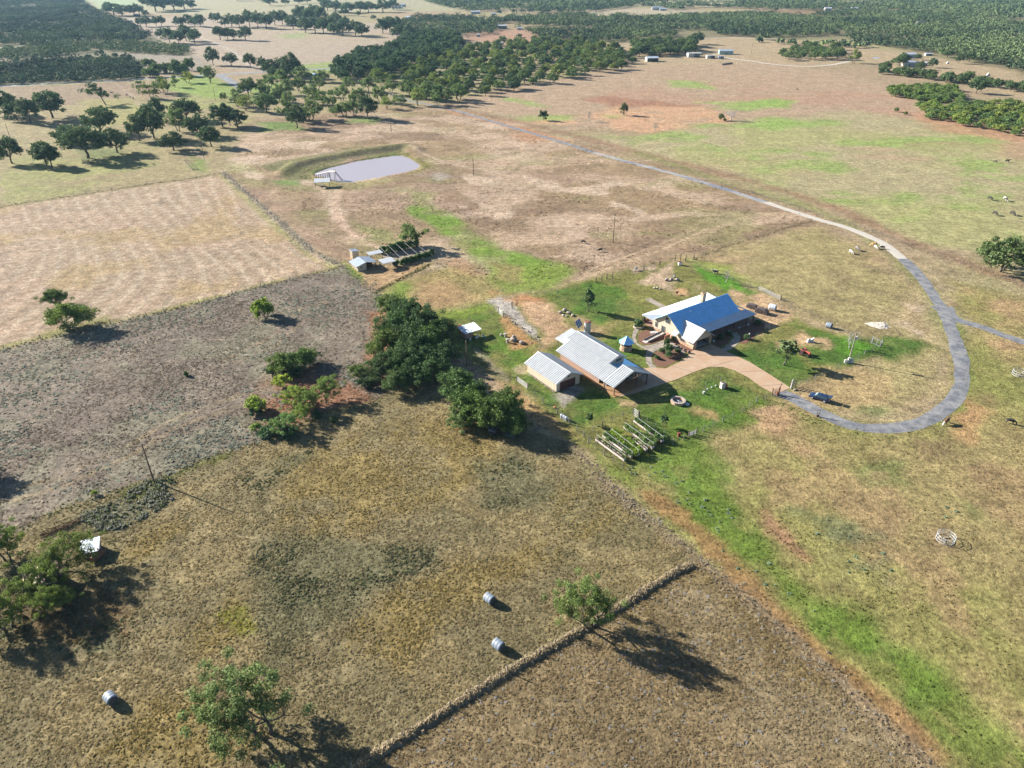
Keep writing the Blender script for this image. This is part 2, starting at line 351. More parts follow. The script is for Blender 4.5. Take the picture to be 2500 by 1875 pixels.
        mixc(hf * sm(.5, .7, n1) * .4, (208, 174, 146)); mixc(hf * sm(.56, .72, fbm(x, y, 24, 4, 15)) * .45, (196, 168, 104))
        dl = d_line(WP(HAYE), x, y); ds = d_line(WP(HAYS), x, y); dnn = d_line(WP(HAYN), x, y)
        for dd, k in ((dl, 1.), (ds, .8), (dnn, .6)):
            mixc(hf * (sm(.0, .9, np.sin(dd * 1.9)) * sm(26, 8, dd) * k * .5), (220, 186, 148))
        mixc(hf * sm(5.5, 2.5, dl + 3 * (n2 - .5)) * .8, (186, 180, 120)); mixc(hf * sm(3.6, 1.2, ds + 3 * (n2 - .5)) * .85, (172, 168, 92)); mixc(hf * sm(3.5, 1, dnn + 2 * (n2 - .5)) * .7, (160, 150, 100))
        stroke([(560, 432), (700, 560), (790, 640)], (222, 192, 158), 2.4, .5, .5, .9)
    area([(95, 815), (260, 770), (270, 792), (100, 830)], (150, 152, 76), 2, 2, .7)
    stroke(HAYE, (170, 162, 140), 2.4, 1.2, 1.2, .8)
    # pasture with oaks, upper left
    up = area([(0, 212), (500, 185), (560, 205), (620, 290), (540, 420), (360, 450), (0, 503)], (186, 170, 124), 5, 5)
    mixc(up * sm(.42, .62, n1) * .75, (176, 178, 108)); mixc(up * sm(.52, .7, n2) * .5, (176, 152, 120))
    area([(0, 212), (420, 200), (440, 240), (250, 262), (0, 240)], (176, 148, 122), 5, 5, .8)
    area([(180, 245), (340, 235), (360, 300), (220, 310)], (184, 178, 108), 6, 6, .7)
    area([(430, 185), (500, 182), (560, 205), (600, 235), (520, 240), (440, 225), (400, 215)], (158, 182, 88), 5, 5, .9)
    area([(600, 215), (700, 200), (680, 250), (610, 250)], (146, 176, 84), 5, 5, .8)
    area([(625, 300), (730, 297), (740, 318), (640, 318)], (132, 165, 80), 4, 4, .85)
    area([(860, 285), (930, 288), (920, 302), (850, 300)], (140, 168, 86), 4, 4, .8)
    area([(190, 366), (300, 360), (300, 382), (200, 392)], (118, 138, 78), 4, 4, .6)
    area([(470, 385), (510, 388), (500, 420), (470, 410)], (150, 172, 86), 3, 3, .8)
    stroke([(285, 205), (320, 232), (345, 262), (420, 320), (500, 388), (545, 421)], (206, 180, 148), 1.5, .6, .7, .8)
    stroke([(487, 90), (560, 120), (612, 160)], (222, 206, 186), 4, 1.5, 1.5, .9)
    # --- pond bank
    area([(640, 405), (720, 385), (980, 352), (1000, 362), (960, 378), (860, 385), (760, 418), (760, 440), (700, 440)], (128, 132, 78), 3, 3, .8)
    stroke([(725, 408), (770, 396), (850, 383), (980, 362)], (118, 108, 88), 5.0, 2.0, 1.5, .75)
    stroke([(770, 420), (840, 402), (960, 378), (990, 376)], (126, 148, 66), 5.0, 2.0, 2, .9)
    stroke([(985, 376), (1020, 394), (1040, 404)], (146, 140, 74), 6, 2, 2, .8)
    area([(760, 420), (790, 440), (830, 452), (1000, 425), (1030, 405), (1040, 415), (900, 455), (820, 462), (760, 440)], (176, 168, 104), 2, 2, .6)
    area([(660, 440), (730, 440), (730, 452), (670, 450)], (130, 165, 80), 2, 2, .8)
    # --- brush field on the left
    br = area([(-30, 862), *HAYS[1:], (880, 680), (925, 720), (935, 790), (915, 870), (930, 930), (960, 960), *MIDF[::-1][1:], (-30, 1345)], (160, 146, 128), 2, 2, 1, None, 'brush')
    mixc(br * sm(.48, .62, n2) * .65, (168, 154, 134)); mixc(br * sm(.5, .64, fbm(x, y, 22, 4, 105)) * .55, (142, 127, 112)); mixc(br * sm(.52, .66, fbm(x, y, 12, 4, 107)) * .6, (160, 156, 130)); mixc(br * sm(.6, .72, n1) * .4, (176, 138, 106))
    for off in (0, 26):
        stroke([(0, 1230 - off), (150, 1190 - off), (330, 1105 - off), (420, 1050 - off), (600, 985 - off)], (186, 166, 132), 1.0, .5, .7, .7)
    stroke([(545, 880), (650, 830), (740, 750), (800, 735)], (180, 156, 128), 1.2, .5, .7, .6); stroke([(565, 890), (670, 845), (760, 765)], (180, 156, 128), 1.0, .5, .7, .5)
    area([(640, 930), (760, 900), (880, 950), (900, 985), (800, 1000), (700, 1050), (640, 1060), (610, 1000)], (178, 128, 96), 2.5, 2.5, .8, sm(.25, .5, n2))
    area([(900, 760), (950, 760), (960, 900), (930, 930), (890, 860)], (190, 132, 90), 2.5, 2.5, .75)
    # --- tall grass fields at the bottom
    go = area([*MIDF, (1000, 930), (1100, 990), (1200, 1020), (1375, 1075), *DIAG[1:5], *HEDGE[::-1], (700, 1960), (-80, 1960), (-80, 1330)], (158, 144, 106), 1.5, 1.5, 1, None, 'gold')
    mixc(go * sm(.45, .6, n1) * .8, (152, 140, 100)); mixc(go * sm(.48, .62, fbm(x, y, 9, 4, 109)) * .55, (182, 162, 116))
    for pts in ([(480, 1610), (600, 1580), (640, 1480), (570, 1450), (440, 1580)], [(640, 1290), (680, 1120), (900, 1010), (1200, 1030), (1250, 1130), (1000, 1250), (760, 1320)],
                [(190, 1870), (330, 1720), (480, 1700), (650, 1760), (700, 1880)], [(860, 1560), (1000, 1430), (1280, 1330), (1400, 1200), (1500, 1260), (1200, 1460), (980, 1620)], [(240, 1380), (330, 1290), (450, 1250), (480, 1300), (330, 1380)]):
        area(pts, (166, 144, 88), 3, 4, .7, sm(.28, .55, fbm(x, y, 8, 4, 111)), 'amber')
    area([(520, 1500), (600, 1480), (620, 1530), (560, 1560)], (150, 148, 60), 1.5, 2, .8)
    for pts in ([(640, 1330), (780, 1290), (900, 1320), (1060, 1330), (1060, 1380), (900, 1470), (760, 1600), (640, 1650), (620, 1500)], [(1140, 1130), (1250, 1140), (1290, 1230), (1180, 1230)], [(1230, 1090), (1300, 1140), (1380, 1220), (1280, 1230)], [(640, 1210), (560, 1180), (620, 1140), (760, 1100)],
                [(0, 1380), (120, 1420), (330, 1480), (300, 1620), (100, 1600), (0, 1560)]):
        area(pts, (134, 130, 96), 2.5, 3, .8, sm(.25, .5, n2), 'dark')
    ht = area(HEDGE + [(1711, 1372), *DIAG[5:], (2300, 1960), (700, 1960)], (160, 140, 104), 1, 1, 1, None, 'weed')
    mixc(ht * sm(.45, .62, n2) * .6, (176, 154, 116)); mixc(ht * sm(.5, .65, n1) * .5, (156, 136, 90))
    area([(1640, 1440), (1760, 1440), (2000, 1660), (2200, 1840), (1900, 1860), (1800, 1700), (1640, 1560)], (178, 160, 126), 3, 4, .6, sm(.25, .5, n2), 'flower')
    stroke(DIAG[1:], (170, 148, 118), 2.4, 1, 1, .6)
    area([(0, 1440), (120, 1430), (330, 1480), (300, 1560), (60, 1560)], (136, 106, 70), 2, 3, .6)
    for pts in ([(190, 1265), (280, 1225), (370, 1170), (420, 1180), (400, 1240), (300, 1290), (220, 1300)],):
        area(pts, (140, 138, 110), 1.5, 2, .8, None, 'sage')
    stroke([(330, 1200), (400, 1172), (480, 1135), (560, 1110)], (134, 138, 72), 3, 1.5, 1.5, .8)
    # --- the yard
    yd = area([(985, 790), (1070, 765), (1215, 745), (1350, 705), (1480, 670), (1650, 632), (1770, 690), (1850, 720), (1980, 790), (2100, 830), (2150, 850), (1930, 955), (1890, 985), (1620, 1090), (1510, 1140), (1380, 1090), (1265, 950), (1210, 920), (1140, 880), (1050, 850)], (150, 148, 84), 2, 2)
    area([(1160, 755), (1215, 745), (1350, 700), (1300, 720), (1420, 700), (1480, 760), (1560, 800), (1520, 900), (1400, 830), (1330, 800)], (140, 146, 76), 3, 3, .7)
    area([(930, 720), (960, 690), (1010, 672), (1110, 655), (1250, 690), (1210, 735), (1080, 770), (960, 770)], (176, 164, 96), 4, 4, .7)
    area([(940, 720), (970, 685), (1020, 690), (1000, 740), (960, 760)], (140, 166, 66), 2.5, 2.5, .8); area([(1060, 765), (1190, 738), (1220, 748), (1100, 790)], (140, 164, 62), 2.5, 2, .8)
    area([(1020, 690), (1090, 670), (1150, 730), (1090, 760), (1010, 750)], (196, 162, 118), 3, 3, .9, sm(.25, .5, n2)); area([(1080, 640), (1120, 630), (1180, 670), (1120, 670)], (206, 164, 124), 3, 3, .7)
    # green tongues north of the yard
    area([(990, 500), (1060, 505), (1130, 545), (1190, 585), (1280, 620), (1380, 650), (1370, 700), (1240, 720), (1200, 660), (1140, 620), (1110, 580), (1040, 540)], (130, 168, 58), 3.5, 5, .88, .55 + .45 * sm(.38, .55, n2))
    area([(1180, 660), (1370, 640), (1420, 660), (1340, 700), (1230, 720)], (150, 170, 74), 3, 3, .8); area([(1010, 470), (1060, 470), (1040, 500), (1000, 495)], (160, 172, 92), 3, 3, .5)
    area([(1200, 640), (1280, 650), (1260, 690), (1210, 680)], (190, 158, 116), 3, 3, .6)
    stroke([(915, 715), (960, 690), (1010, 665), (1050, 645)], (128, 122, 74), 1.8, .7, .6, .9)
    area([(838, 640), (880, 660), (890, 690), (850, 665)], (142, 166, 54), 1, 1, .9)
    area([(880, 660), (1000, 640), (1050, 640), (960, 690), (915, 710), (890, 690)], (206, 170, 126), 1.5, 1.5, .8)
    for pts in ([(1345, 715), (1440, 690), (1520, 705), (1560, 750), (1470, 790), (1400, 770), (1370, 740)], [(1150, 800), (1190, 770), (1220, 790), (1300, 880), (1400, 830), (1340, 870), (1300, 905), (1230, 860)],
                [(1100, 780), (1215, 762), (1225, 790), (1215, 830), (1180, 870), (1120, 850)], [(1230, 880), (1290, 900), (1370, 960), (1480, 960), (1600, 990), (1760, 905), (1880, 985), (1850, 1010), (1730, 1070), (1640, 1085), (1560, 1010), (1530, 1000), (1420, 1050), (1330, 1000), (1262, 930)],
                [(1500, 820), (1560, 850), (1590, 890), (1530, 900), (1440, 850)], [(1780, 860), (1900, 830), (1990, 900), (2010, 920), (1930, 955), (1850, 910)], [(1930, 790), (2060, 820), (2150, 850), (2040, 900), (1970, 880), (1980, 830)],
                [(1700, 650), (1790, 680), (1850, 720), (1770, 712), (1720, 680)], [(2060, 820), (2250, 830), (2280, 850), (2180, 880), (2110, 860)]):
        mm = area(pts, LAWN, 2, 2.5, .92, None, 'lawn')
    MK.setdefault('lawn', np.zeros(len(x)))
    mixc(MK['lawn'] * sm(.42, .6, n2) * .6, (122, 152, 52)); mixc(MK['lawn'] * sm(.52, .66, fbm(x, y, 6, 4, 113)) * .45, (150, 144, 84)); mixc(MK['lawn'] * sm(.50, .62, fbm(x, y, 11, 4, 117)) * .55, (156, 146, 88)); mixc(MK['lawn'] * sm(.5, .7, n1) * .3, (70, 116, 52))
    mixc(MK['lawn'] * np.clip(np.sin((x * .82 + y * .57) * 3.9), 0, 1) * .22, (112, 150, 62))
    area([(1700, 655), (1780, 680), (1840, 715), (1780, 712), (1730, 685)], (110, 174, 48), 1.5, 1.5, .8)
    area([(2060, 825), (2150, 845), (2080, 870), (2040, 860)], (110, 170, 48), 1.5, 1.5, .7)
    # dirt in the yard
    area([(1200, 712), (1290, 715), (1330, 735), (1300, 760), (1250, 740), (1210, 735)], ORNG, 1.5, 2.5, 1, sm(.2, .45, n2))
    area([(1280, 735), (1340, 740), (1400, 800), (1420, 812), (1350, 830), (1320, 860), (1330, 820), (1300, 800), (1260, 760)], (222, 184, 144), 2, 2.5, 1, sm(.22, .45, n2))
    area([(1190, 735), (1220, 722), (1250, 740), (1300, 800), (1320, 830), (1295, 820), (1230, 770)], (206, 196, 182), 1, 1.2, 1, None)
    area([(1222, 772), (1240, 770), (1300, 830), (1318, 835), (1245, 858), (1240, 835), (1232, 800)], (208, 164, 112), 1, 1, 1, None)
    area([(1395, 775), (1440, 775), (1460, 810), (1420, 815)], (214, 180, 140), 2, 2, .7, sm(.3, .5, n2)); area([(1255, 900), (1290, 890), (1290, 915), (1265, 910)], (206, 184, 150), 1, 1.5, .8)
    area([(1355, 960), (1400, 935), (1420, 950), (1400, 975), (1375, 990)], (204, 192, 176), 1, 1.2, .95)
    area([(1400, 865), (1450, 840), (1460, 800), (1500, 790), (1490, 815), (1420, 835)], (196, 165, 120), 2, 2, .5)
    for pts in ([(1780, 690), (1820, 735), (1860, 720), (1940, 770), (1900, 800), (1850, 830), (1800, 780)],):
        area(pts, (228, 192, 150), 1.5, 2.5, .95, sm(.2, .42, n2))
    area([(1900, 830), (1960, 812), (2020, 830), (2030, 858), (1975, 850), (1900, 845)], (232, 196, 150), 1.2, 2.2, 1, sm(.22, .45, n2)); area([(1940, 960), (2020, 900), (2090, 895), (2180, 920), (2200, 960), (2130, 1000), (2010, 990)], (206, 176, 128), 2, 3, .7)
    area([(1560, 690), (1620, 650), (1645, 640), (1640, 680), (1700, 690), (1720, 712), (1660, 720), (1620, 700)], (226, 196, 164), 1.2, 2.2, .95, sm(.28, .5, n2)); area([(1545, 655), (1600, 645), (1600, 660), (1550, 665)], (214, 186, 158), 1, 1.5, .9)
    area([(1640, 708), (1672, 705), (1680, 720), (1650, 722)], (228, 184, 136), .7, 1, 1)
    area([(1665, 1000), (1700, 985), (1740, 1000), (1760, 1030), (1720, 1020), (1690, 1010)], (222, 184, 132), 1, 1.8, .95, sm(.25, .45, n2)); area([(1510, 975), (1560, 980), (1550, 992), (1515, 990)], (212, 180, 138), .8, 1, .8)
    area([(1670, 920), (1760, 905), (1770, 950), (1700, 950)], (160, 142, 90), 2, 2, .7, sm(.3, .55, n2)); area([(1830, 1005), (1890, 985), (1905, 1000), (1850, 1020)], (220, 182, 140), 1, 1.5, .8)
    area([(1262, 955), (1330, 1000), (1400, 1060), (1360, 1070), (1290, 1010), (1240, 960)], (196, 160, 112), 1.5, 1.5, .8)
    area([(1210, 925), (1262, 945), (1300, 985), (1250, 975)], (196, 158, 110), 1.5, 1.5, .7); area([(1150, 850), (1165, 850), (1250, 930), (1235, 935)], (176, 160, 138), 1, 1, .7)
    area([(1440, 1090), (1530, 1150), (1620, 1095), (1560, 1130), (1540, 1180), (1480, 1170)], (132, 150, 66), 2, 2, .8)
    # fine grain of the turf itself
    C *= (0.86 + 0.28 * n4)[:, None]
    return C * KALB, MK

# ------------------------------------------------------------------ the ground sheet
def pond_shape(): return [(768, 422), (800, 410), (870, 393), (950, 381), (980, 379), (1000, 386), (1024, 402), (1020, 410), (990, 418), (930, 430), (870, 441), (838, 443), (815, 439), (795, 430), (772, 428)]
def ground_z(x, y):
    z = np.zeros(len(x)); P = WP(pond_shape()); b = (x > -140) & (x < 60) & (y > 270) & (y < 420)
    if b.any():
        xs, ys = x[b], y[b]; s = sdf_poly(P, xs, ys)
        bank = d_line(WP([(690, 424), (725, 402), (780, 389), (870, 373), (985, 356), (1020, 366)]), xs, ys)
        z[b] += -1.5 * sm(-1.0, 1.5, s) + 1.5 * sm(7, 0, bank) * sm(-1, -5, s)
    return z
ny, nx = 760, 760
ys = 18 * np.exp(np.linspace(0, math.log(4200 / 18), ny)); ss = np.sinh(np.linspace(-1.6, 1.6, nx)) / math.sinh(1.6) * 1.35
ss = np.linspace(-1.0, 1.0, nx)
gy = np.repeat(ys, nx); gx = (gy * .92 + 40) * np.tile(ss, ny)
gc, _ = paint(gx, gy); gz = ground_z(gx, gy)
idx = np.arange(ny * nx).reshape(ny, nx)
fq = np.stack([idx[:-1, :-1], idx[:-1, 1:], idx[1:, 1:], idx[1:, :-1]], -1).reshape(-1)
# rim: carry the same sheet out to the horizon on every side
rim = np.array([(-26000, -9000, 0), (26000, -9000, 0), (26000, 26000, 0), (-26000, 26000, 0)], dtype=float)
gm = bpy.data.materials.new('turf_and_soil'); gm.use_nodes = True
def ground_nodes(m, rough=.95):
    nt = m.node_tree; L = nt.links; b = nt.nodes['Principled BSDF']; b.inputs['Roughness'].default_value = rough; b.inputs['Specular IOR Level'].default_value = .08
    at = nd(nt, 'ShaderNodeAttribute', attribute_name='soil'); ge = nd(nt, 'ShaderNodeNewGeometry')
    na = nd(nt, 'ShaderNodeTexNoise', i_Scale=1.25, i_Detail=5.0, i_Roughness=.75); prev = None
    for s_, lo, hi, d_ in ((1.25, .5, 1.5, 5.), (.42, .66, 1.34, 4.), (.11, .82, 1.18, 4.)):
        tx = na if s_ == 1.25 else nd(nt, 'ShaderNodeTexNoise', i_Scale=s_, i_Detail=d_, i_Roughness=.65); L.new(ge.outputs['Position'], tx.inputs['Vector'])
        mr = nd(nt, 'ShaderNodeMapRange'); mr.inputs[1].default_value = .32; mr.inputs[2].default_value = .68; mr.inputs[3].default_value = lo; mr.inputs[4].default_value = hi; L.new(tx.outputs[0], mr.inputs[0])
        if prev is None: prev = mr
        else: mu = nd(nt, 'ShaderNodeMath', operation='MULTIPLY'); L.new(prev.outputs[0], mu.inputs[0]); L.new(mr.outputs[0], mu.inputs[1]); prev = mu
    vm = nd(nt, 'ShaderNodeVectorMath', operation='SCALE'); L.new(at.outputs['Color'], vm.inputs[0]); L.new(prev.outputs[0], vm.inputs['Scale'])
    L.new(vm.outputs[0], b.inputs['Base Color'])
    bp = nd(nt, 'ShaderNodeBump'); bp.inputs['Strength'].default_value = .85; bp.inputs['Distance'].default_value = .4
    L.new(na.outputs[0], bp.inputs['Height']); L.new(bp.outputs[0], b.inputs['Normal'])
ground_nodes(gm)
gcol = np.concatenate([gc, np.ones((len(gc), 1))], 1)
ground = np_mesh('ground', np.stack([gx, gy, gz], 1), fq, 4, gm, ('soil', 'POINT', gcol)); struct(ground, 'grazed ranch ground of tan grass, bare soil and green patches')
def outer_ring():
    # the border loop of the dense sheet joined to the far rim
    me = ground.data; import bmesh
    bm = bmesh.new(); bm.from_mesh(me); bm.verts.ensure_lookup_table()
    lay = bm.verts.layers.float_color.get('soil')
    rv = [bm.verts.new(tuple(r)) for r in rim]
    for v in rv: v[lay] = (.25, .2, .13, 1)
    bm.verts.ensure_lookup_table()
    c = [idx[0, 0], idx[0, -1], idx[-1, -1], idx[-1, 0]]
    sides = [list(idx[0, :]), list(idx[:, -1]), list(idx[-1, ::-1]), list(idx[::-1, 0])]
    for k in range(4):
        a, b = rv[k], rv[(k + 1) % 4]; s = sides[k]; h = len(s) // 2
        for i in range(len(s) - 1):
            try: bm.faces.new((bm.verts[int(s[i])], a if i < h else b, bm.verts[int(s[i + 1])]))
            except ValueError: pass
        bm.faces.new((bm.verts[int(s[h])], a, b))
    bm.normal_update(); bm.to_mesh(me); bm.free()
outer_ring()

# ------------------------------------------------------------------ roads, drive, paths, pond water
def ribbon(name, pts, wd, m, z=.012, jit=.12, step=1.2, wfun=None, seed=1):
    P = WP(pts); out = [P[0]]
    # Catmull-Rom through the points
    Q = np.vstack([2 * P[0] - P[1], P, 2 * P[-1] - P[-2]]); L_ = []
    for i in range(1, len(Q) - 2):
        n = max(2, int(np.linalg.norm(Q[i + 1] - Q[i]) / step))
        for t in np.linspace(0, 1, n, endpoint=False):
            a, b, c, d = Q[i - 1], Q[i], Q[i + 1], Q[i + 2]
            L_.append(.5 * (2 * b + (c - a) * t + (2 * a - 5 * b + 4 * c - d) * t * t + (3 * b - a - 3 * c + d) * t ** 3))
    L_.append(P[-1]); L_ = np.array(L_); T = np.gradient(L_, axis=0); T /= np.linalg.norm(T, axis=1)[:, None] + 1e-9; N = np.stack([-T[:, 1], T[:, 0]], 1)
    s = np.linspace(0, 1, len(L_)); wv = np.array([wfun(v) if wfun else wd for v in s]) * .5
    ja = (vn(s * len(L_) * .45, s * 0, seed) - .5) * 2 * jit + (vn(s * len(L_) * .13, s * 0, seed + 5) - .5) * 2 * jit; jb = (vn(s * len(L_) * .45, s * 0 + 9, seed) - .5) * 2 * jit + (vn(s * len(L_) * .13, s * 0 + 4, seed + 5) - .5) * 2 * jit
    mb = MB()
    cols = (-1, -.5, 0, .5, 1)
    for i in range(len(L_)):
        for q in cols:
            ww = wv[i] + (ja[i] if q > 0 else jb[i]) * abs(q)
            p = L_[i] + N[i] * ww * q; mb.v.append((p[0], p[1], z + .03 * (1 - q * q)))
    for i in range(len(L_) - 1):
        for q in range(4):
            k = i * 5 + q; mb.f.append([k + 5, k + 6, k + 1, k])
    return mb.build(name, m)
def road_mat(name, c1, c2, sc_=.25, fine=6.):
    m = bpy.data.materials.new(name); m.use_nodes = True; nt = m.node_tree; L = nt.links; b = nt.nodes['Principled BSDF']; b.inputs['Roughness'].default_value = .9; b.inputs['Specular IOR Level'].default_value = .2
    ge = nd(nt, 'ShaderNodeNewGeometry'); a = nd(nt, 'ShaderNodeTexNoise', i_Scale=sc_, i_Detail=6.0, i_Roughness=.7); f = nd(nt, 'ShaderNodeTexNoise', i_Scale=fine, i_Detail=3.0)
    L.new(ge.outputs['Position'], a.inputs['Vector']); L.new(ge.outputs['Position'], f.inputs['Vector'])
    rp = nd(nt, 'ShaderNodeValToRGB'); rp.color_ramp.elements[0].position = .4; rp.color_ramp.elements[1].position = .68; rp.color_ramp.elements[0].color = (*c1, 1); rp.color_ramp.elements[1].color = (*c2, 1)
    L.new(a.outputs[0], rp.inputs[0]); mr = nd(nt, 'ShaderNodeMapRange'); mr.inputs[1].default_value = .3; mr.inputs[2].default_value = .7; mr.inputs[3].default_value = .8; mr.inputs[4].default_value = 1.2
    L.new(f.outputs[0], mr.inputs[0]); vm = nd(nt, 'ShaderNodeVectorMath', operation='SCALE'); L.new(rp.outputs[0], vm.inputs[0]); L.new(mr.outputs[0], vm.inputs['Scale']); L.new(vm.outputs[0], b.inputs['Base Color'])
    bp = nd(nt, 'ShaderNodeBump'); bp.inputs['Strength'].default_value = .4; bp.inputs['Distance'].default_value = .05; L.new(f.outputs[0], bp.inputs['Height']); L.new(bp.outputs[0], b.inputs['Normal'])
    return m
ASPH = road_mat('worn_asphalt', alb(130, 134, 142), alb(196, 194, 190), .35); GRAV = road_mat('pale_gravel', alb(232, 222, 204), alb(246, 238, 224), .6)
FARR = road_mat('county_asphalt', alb(150, 158, 168), alb(176, 180, 184))
LOOP = [(1893, 958), (1935, 972), (1990, 1002), (2060, 1032), (2130, 1045), (2200, 1043), (2262, 1028), (2318, 990), (2345, 945), (2350, 900), (2338, 850), (2318, 795), (2300, 752), (2270, 710), (2240, 668), (2205, 632)]
struct(ribbon('driveway_asphalt', LOOP, 3.7, ASPH, jit=.25), 'worn blue grey asphalt drive looping round the pasture')
struct(ribbon('driveway_gravel', [(2205, 632), (2165, 600), (2120, 577), (2060, 553), (1995, 535), (1930, 514), (1870, 494)], 3.6, GRAV, z=.016, jit=.25), 'pale gravel stretch of the drive')
struct(ribbon('driveway_patchy', [(1870, 494), (1790, 468), (1700, 440), (1600, 412), (1520, 392), (1450, 372)], 3.5, road_mat('patched_asphalt', alb(148, 156, 170), alb(226, 218, 204), .05), jit=.25), 'patched stretch of the drive')
struct(ribbon('driveway_far', [(1450, 372), (1380, 350), (1300, 326), (1200, 296), (1120, 272), (1080, 262), (1040, 254), (1000, 246), (960, 232), (930, 226)], 3.6, ASPH, jit=.25), 'far stretch of the drive reaching the wood')
struct(ribbon('side_road', [(2296, 748), (2330, 778), (2365, 790), (2410, 802), (2460, 822), (2530, 845), (2640, 880)], 3.4, ASPH, z=.02, jit=.25, wfun=lambda t: 7.0 - 3.6 * min(1, t * 7)), 'side road joining the loop')
struct(ribbon('county_road', [(-60, 216), (0, 211), (200, 200), (300, 196), (420, 188), (520, 183), (640, 176), (720, 172), (790, 168), (860, 160)], 7.5, FARR, jit=.2, step=4), 'county road along the brush')
struct(ribbon('entrance_road', [(534, 183), (556, 194), (578, 208), (600, 224)], 8, ASPH, z=.02, jit=.2, step=3), 'dark entrance apron off the county road')
struct(ribbon('farm_track', [(1300, 110), (1500, 112), (1660, 108), (1680, 98), (1760, 92), (1900, 95)], 5, road_mat('track', alb(206, 196, 182), alb(222, 212, 196)), jit=.3, step=5), 'pale lane behind the farmsteads')
struct(ribbon('ranch_track', [(1760, 140), (1840, 150), (1900, 158), (1970, 162), (2030, 158), (2072, 150)], 4.5, GRAV, jit=.4, step=4), 'white track to the far farmstead')
# concrete drive
CONC = road_mat('stained_concrete', alb(226, 188, 152), alb(236, 208, 178), .35, 8)
dp = [(1590, 897), (1625, 900), (1660, 884), (1680, 868), (1691, 856), (1736, 840), (1760, 852), (1830, 884), (1880, 915), (1929, 947), (1893, 963), (1860, 945), (1828, 922), (1795, 905), (1765, 896), (1730, 896), (1690, 910), (1655, 925), (1610, 940), (1577, 951), (1545, 962), (1500, 970), (1490, 930), (1540, 905)]
mb = MB(); mb.prism([G(*p) + Vector((0, 0, -.05)) for p in dp[::-1]], (0, 0, .10)); struct(mb.build('concrete_drive', CONC), 'pinkish stained concrete drive from gate to garage')
JNT = mat('drive_joint', alb(150, 122, 100), .95); mb = MB()
for a, b in (((1588, 905), (1633, 932)), ((1640, 893), (1692, 909)), ((1735, 895), (1790, 880)), ((1808, 908), (1868, 905)), ((1858, 942), (1915, 938)), ((1700, 868), (1775, 862))):
    p, q = G(*a, .055), G(*b, .055); d = (q - p).normalized() * 1; n = Vector((-d.y, d.x, 0)) * .07
    mb.poly([p - n, q - n, q + n, p + n])
struct(mb.build('drive_joints', JNT), 'dark joint lines in the concrete drive')
FLAG = mat('flagstone', alb(196, 182, 164), .9, var=.3, scale=1.1, kind='vor', bump=.02)
mb = MB()
def path_poly(pts, m, name, label, th=.08):
    k = MB(); k.prism([G(*p) + Vector((0, 0, -.04)) for p in pts[::-1]], (0, 0, th)); return struct(k.build(name, m), label)
path_poly([(1553, 800), (1562, 802), (1556, 812), (1551, 825), (1556, 838), (1568, 845), (1592, 842), (1622, 830), (1640, 832), (1660, 845), (1676, 858), (1668, 864), (1645, 850), (1632, 845), (1610, 852), (1596, 860), (1590, 872), (1593, 888), (1604, 898), (1590, 900), (1578, 886), (1576, 868), (1580, 856), (1562, 847), (1548, 836), (1543, 822), (1546, 808)], FLAG, 'stone_path', 'curving grey flagstone path round the planting beds')
path_poly([(1782, 838), (1765, 850), (1752, 855), (1764, 860), (1790, 850), (1805, 836), (1808, 822), (1800, 812), (1785, 812), (1792, 822)], FLAG, 'porch_path', 'curved flagstone path in the shade of the porch')
path_poly([(1575, 731), (1587, 727), (1628, 749), (1616, 754)], FLAG, 'walkway', 'straight pale slab walk behind the house')
MULCH = mat('bark_mulch', alb(150, 108, 84), .95, var=.5, scale=5, bump=.05)
path_poly([(1560, 812), (1580, 803), (1600, 806), (1640, 815), (1648, 826), (1622, 828), (1592, 840), (1570, 842), (1558, 832)], MULCH, 'front_bed', 'brown mulch bed by the ramp', .07)
path_poly([(1598, 862), (1612, 853), (1633, 847), (1648, 852), (1672, 866), (1655, 880), (1625, 896), (1606, 896), (1595, 884)], MULCH, 'round_bed', 'brown mulch bed with shrubs', .07)
path_poly([(1744, 852), (1742, 838), (1790, 800), (1840, 784), (1868, 790), (1866, 806), (1845, 814), (1838, 828), (1818, 840), (1806, 838), (1809, 820), (1800, 810), (1782, 812), (1778, 838)], MULCH, 'shade_bed', 'shaded mulch bed in front of the porch', .07)
path_poly([(1632, 838), (1645, 828), (1690, 852), (1692, 860), (1680, 862)], MULCH, 'garage_bed', 'narrow planting strip along the garage', .07)
# pond water
WAT = bpy.data.materials.new('muddy_water'); WAT.use_nodes = True; nt = WAT.node_tree; b = nt.nodes['Principled BSDF']; b.inputs['Base Color'].default_value = (*alb(206, 190, 188, .42), 1); b.inputs['Roughness'].default_value = .22; b.inputs['Specular IOR Level'].default_value = .35
t = nd(nt, 'ShaderNodeTexNoise', i_Scale=1.5, i_Detail=3.0); bp = nd(nt, 'ShaderNodeBump'); bp.inputs['Strength'].default_value = .01; bp.inputs['Distance'].default_value = .01; nt.links.new(t.outputs[0], bp.inputs['Height']); nt.links.new(bp.outputs[0], b.inputs['Normal'])
mb = MB(); c = WP(pond_shape()); cc = c.mean(0); mb.poly([(cc[0] + (p[0] - cc[0]) * 1.05, cc[1] + (p[1] - cc[1]) * 1.05, -.35) for p in c][::-1]); struct(mb.build('pond_water', WAT), 'milky brown pond water')
for nm, pts, lab in (('far_pond', [(988, 40), (1000, 38), (1010, 40), (1003, 43), (990, 43)], 'small pale pond far off by the brush'), ('stock_pond', [(2128, 141), (2140, 139), (2150, 141), (2140, 144)], 'small pale stock pond beyond the track')):
    k = MB(); k.poly([G(*p, .05) for p in pts][::-1]); struct(k.build(nm, WAT), lab)
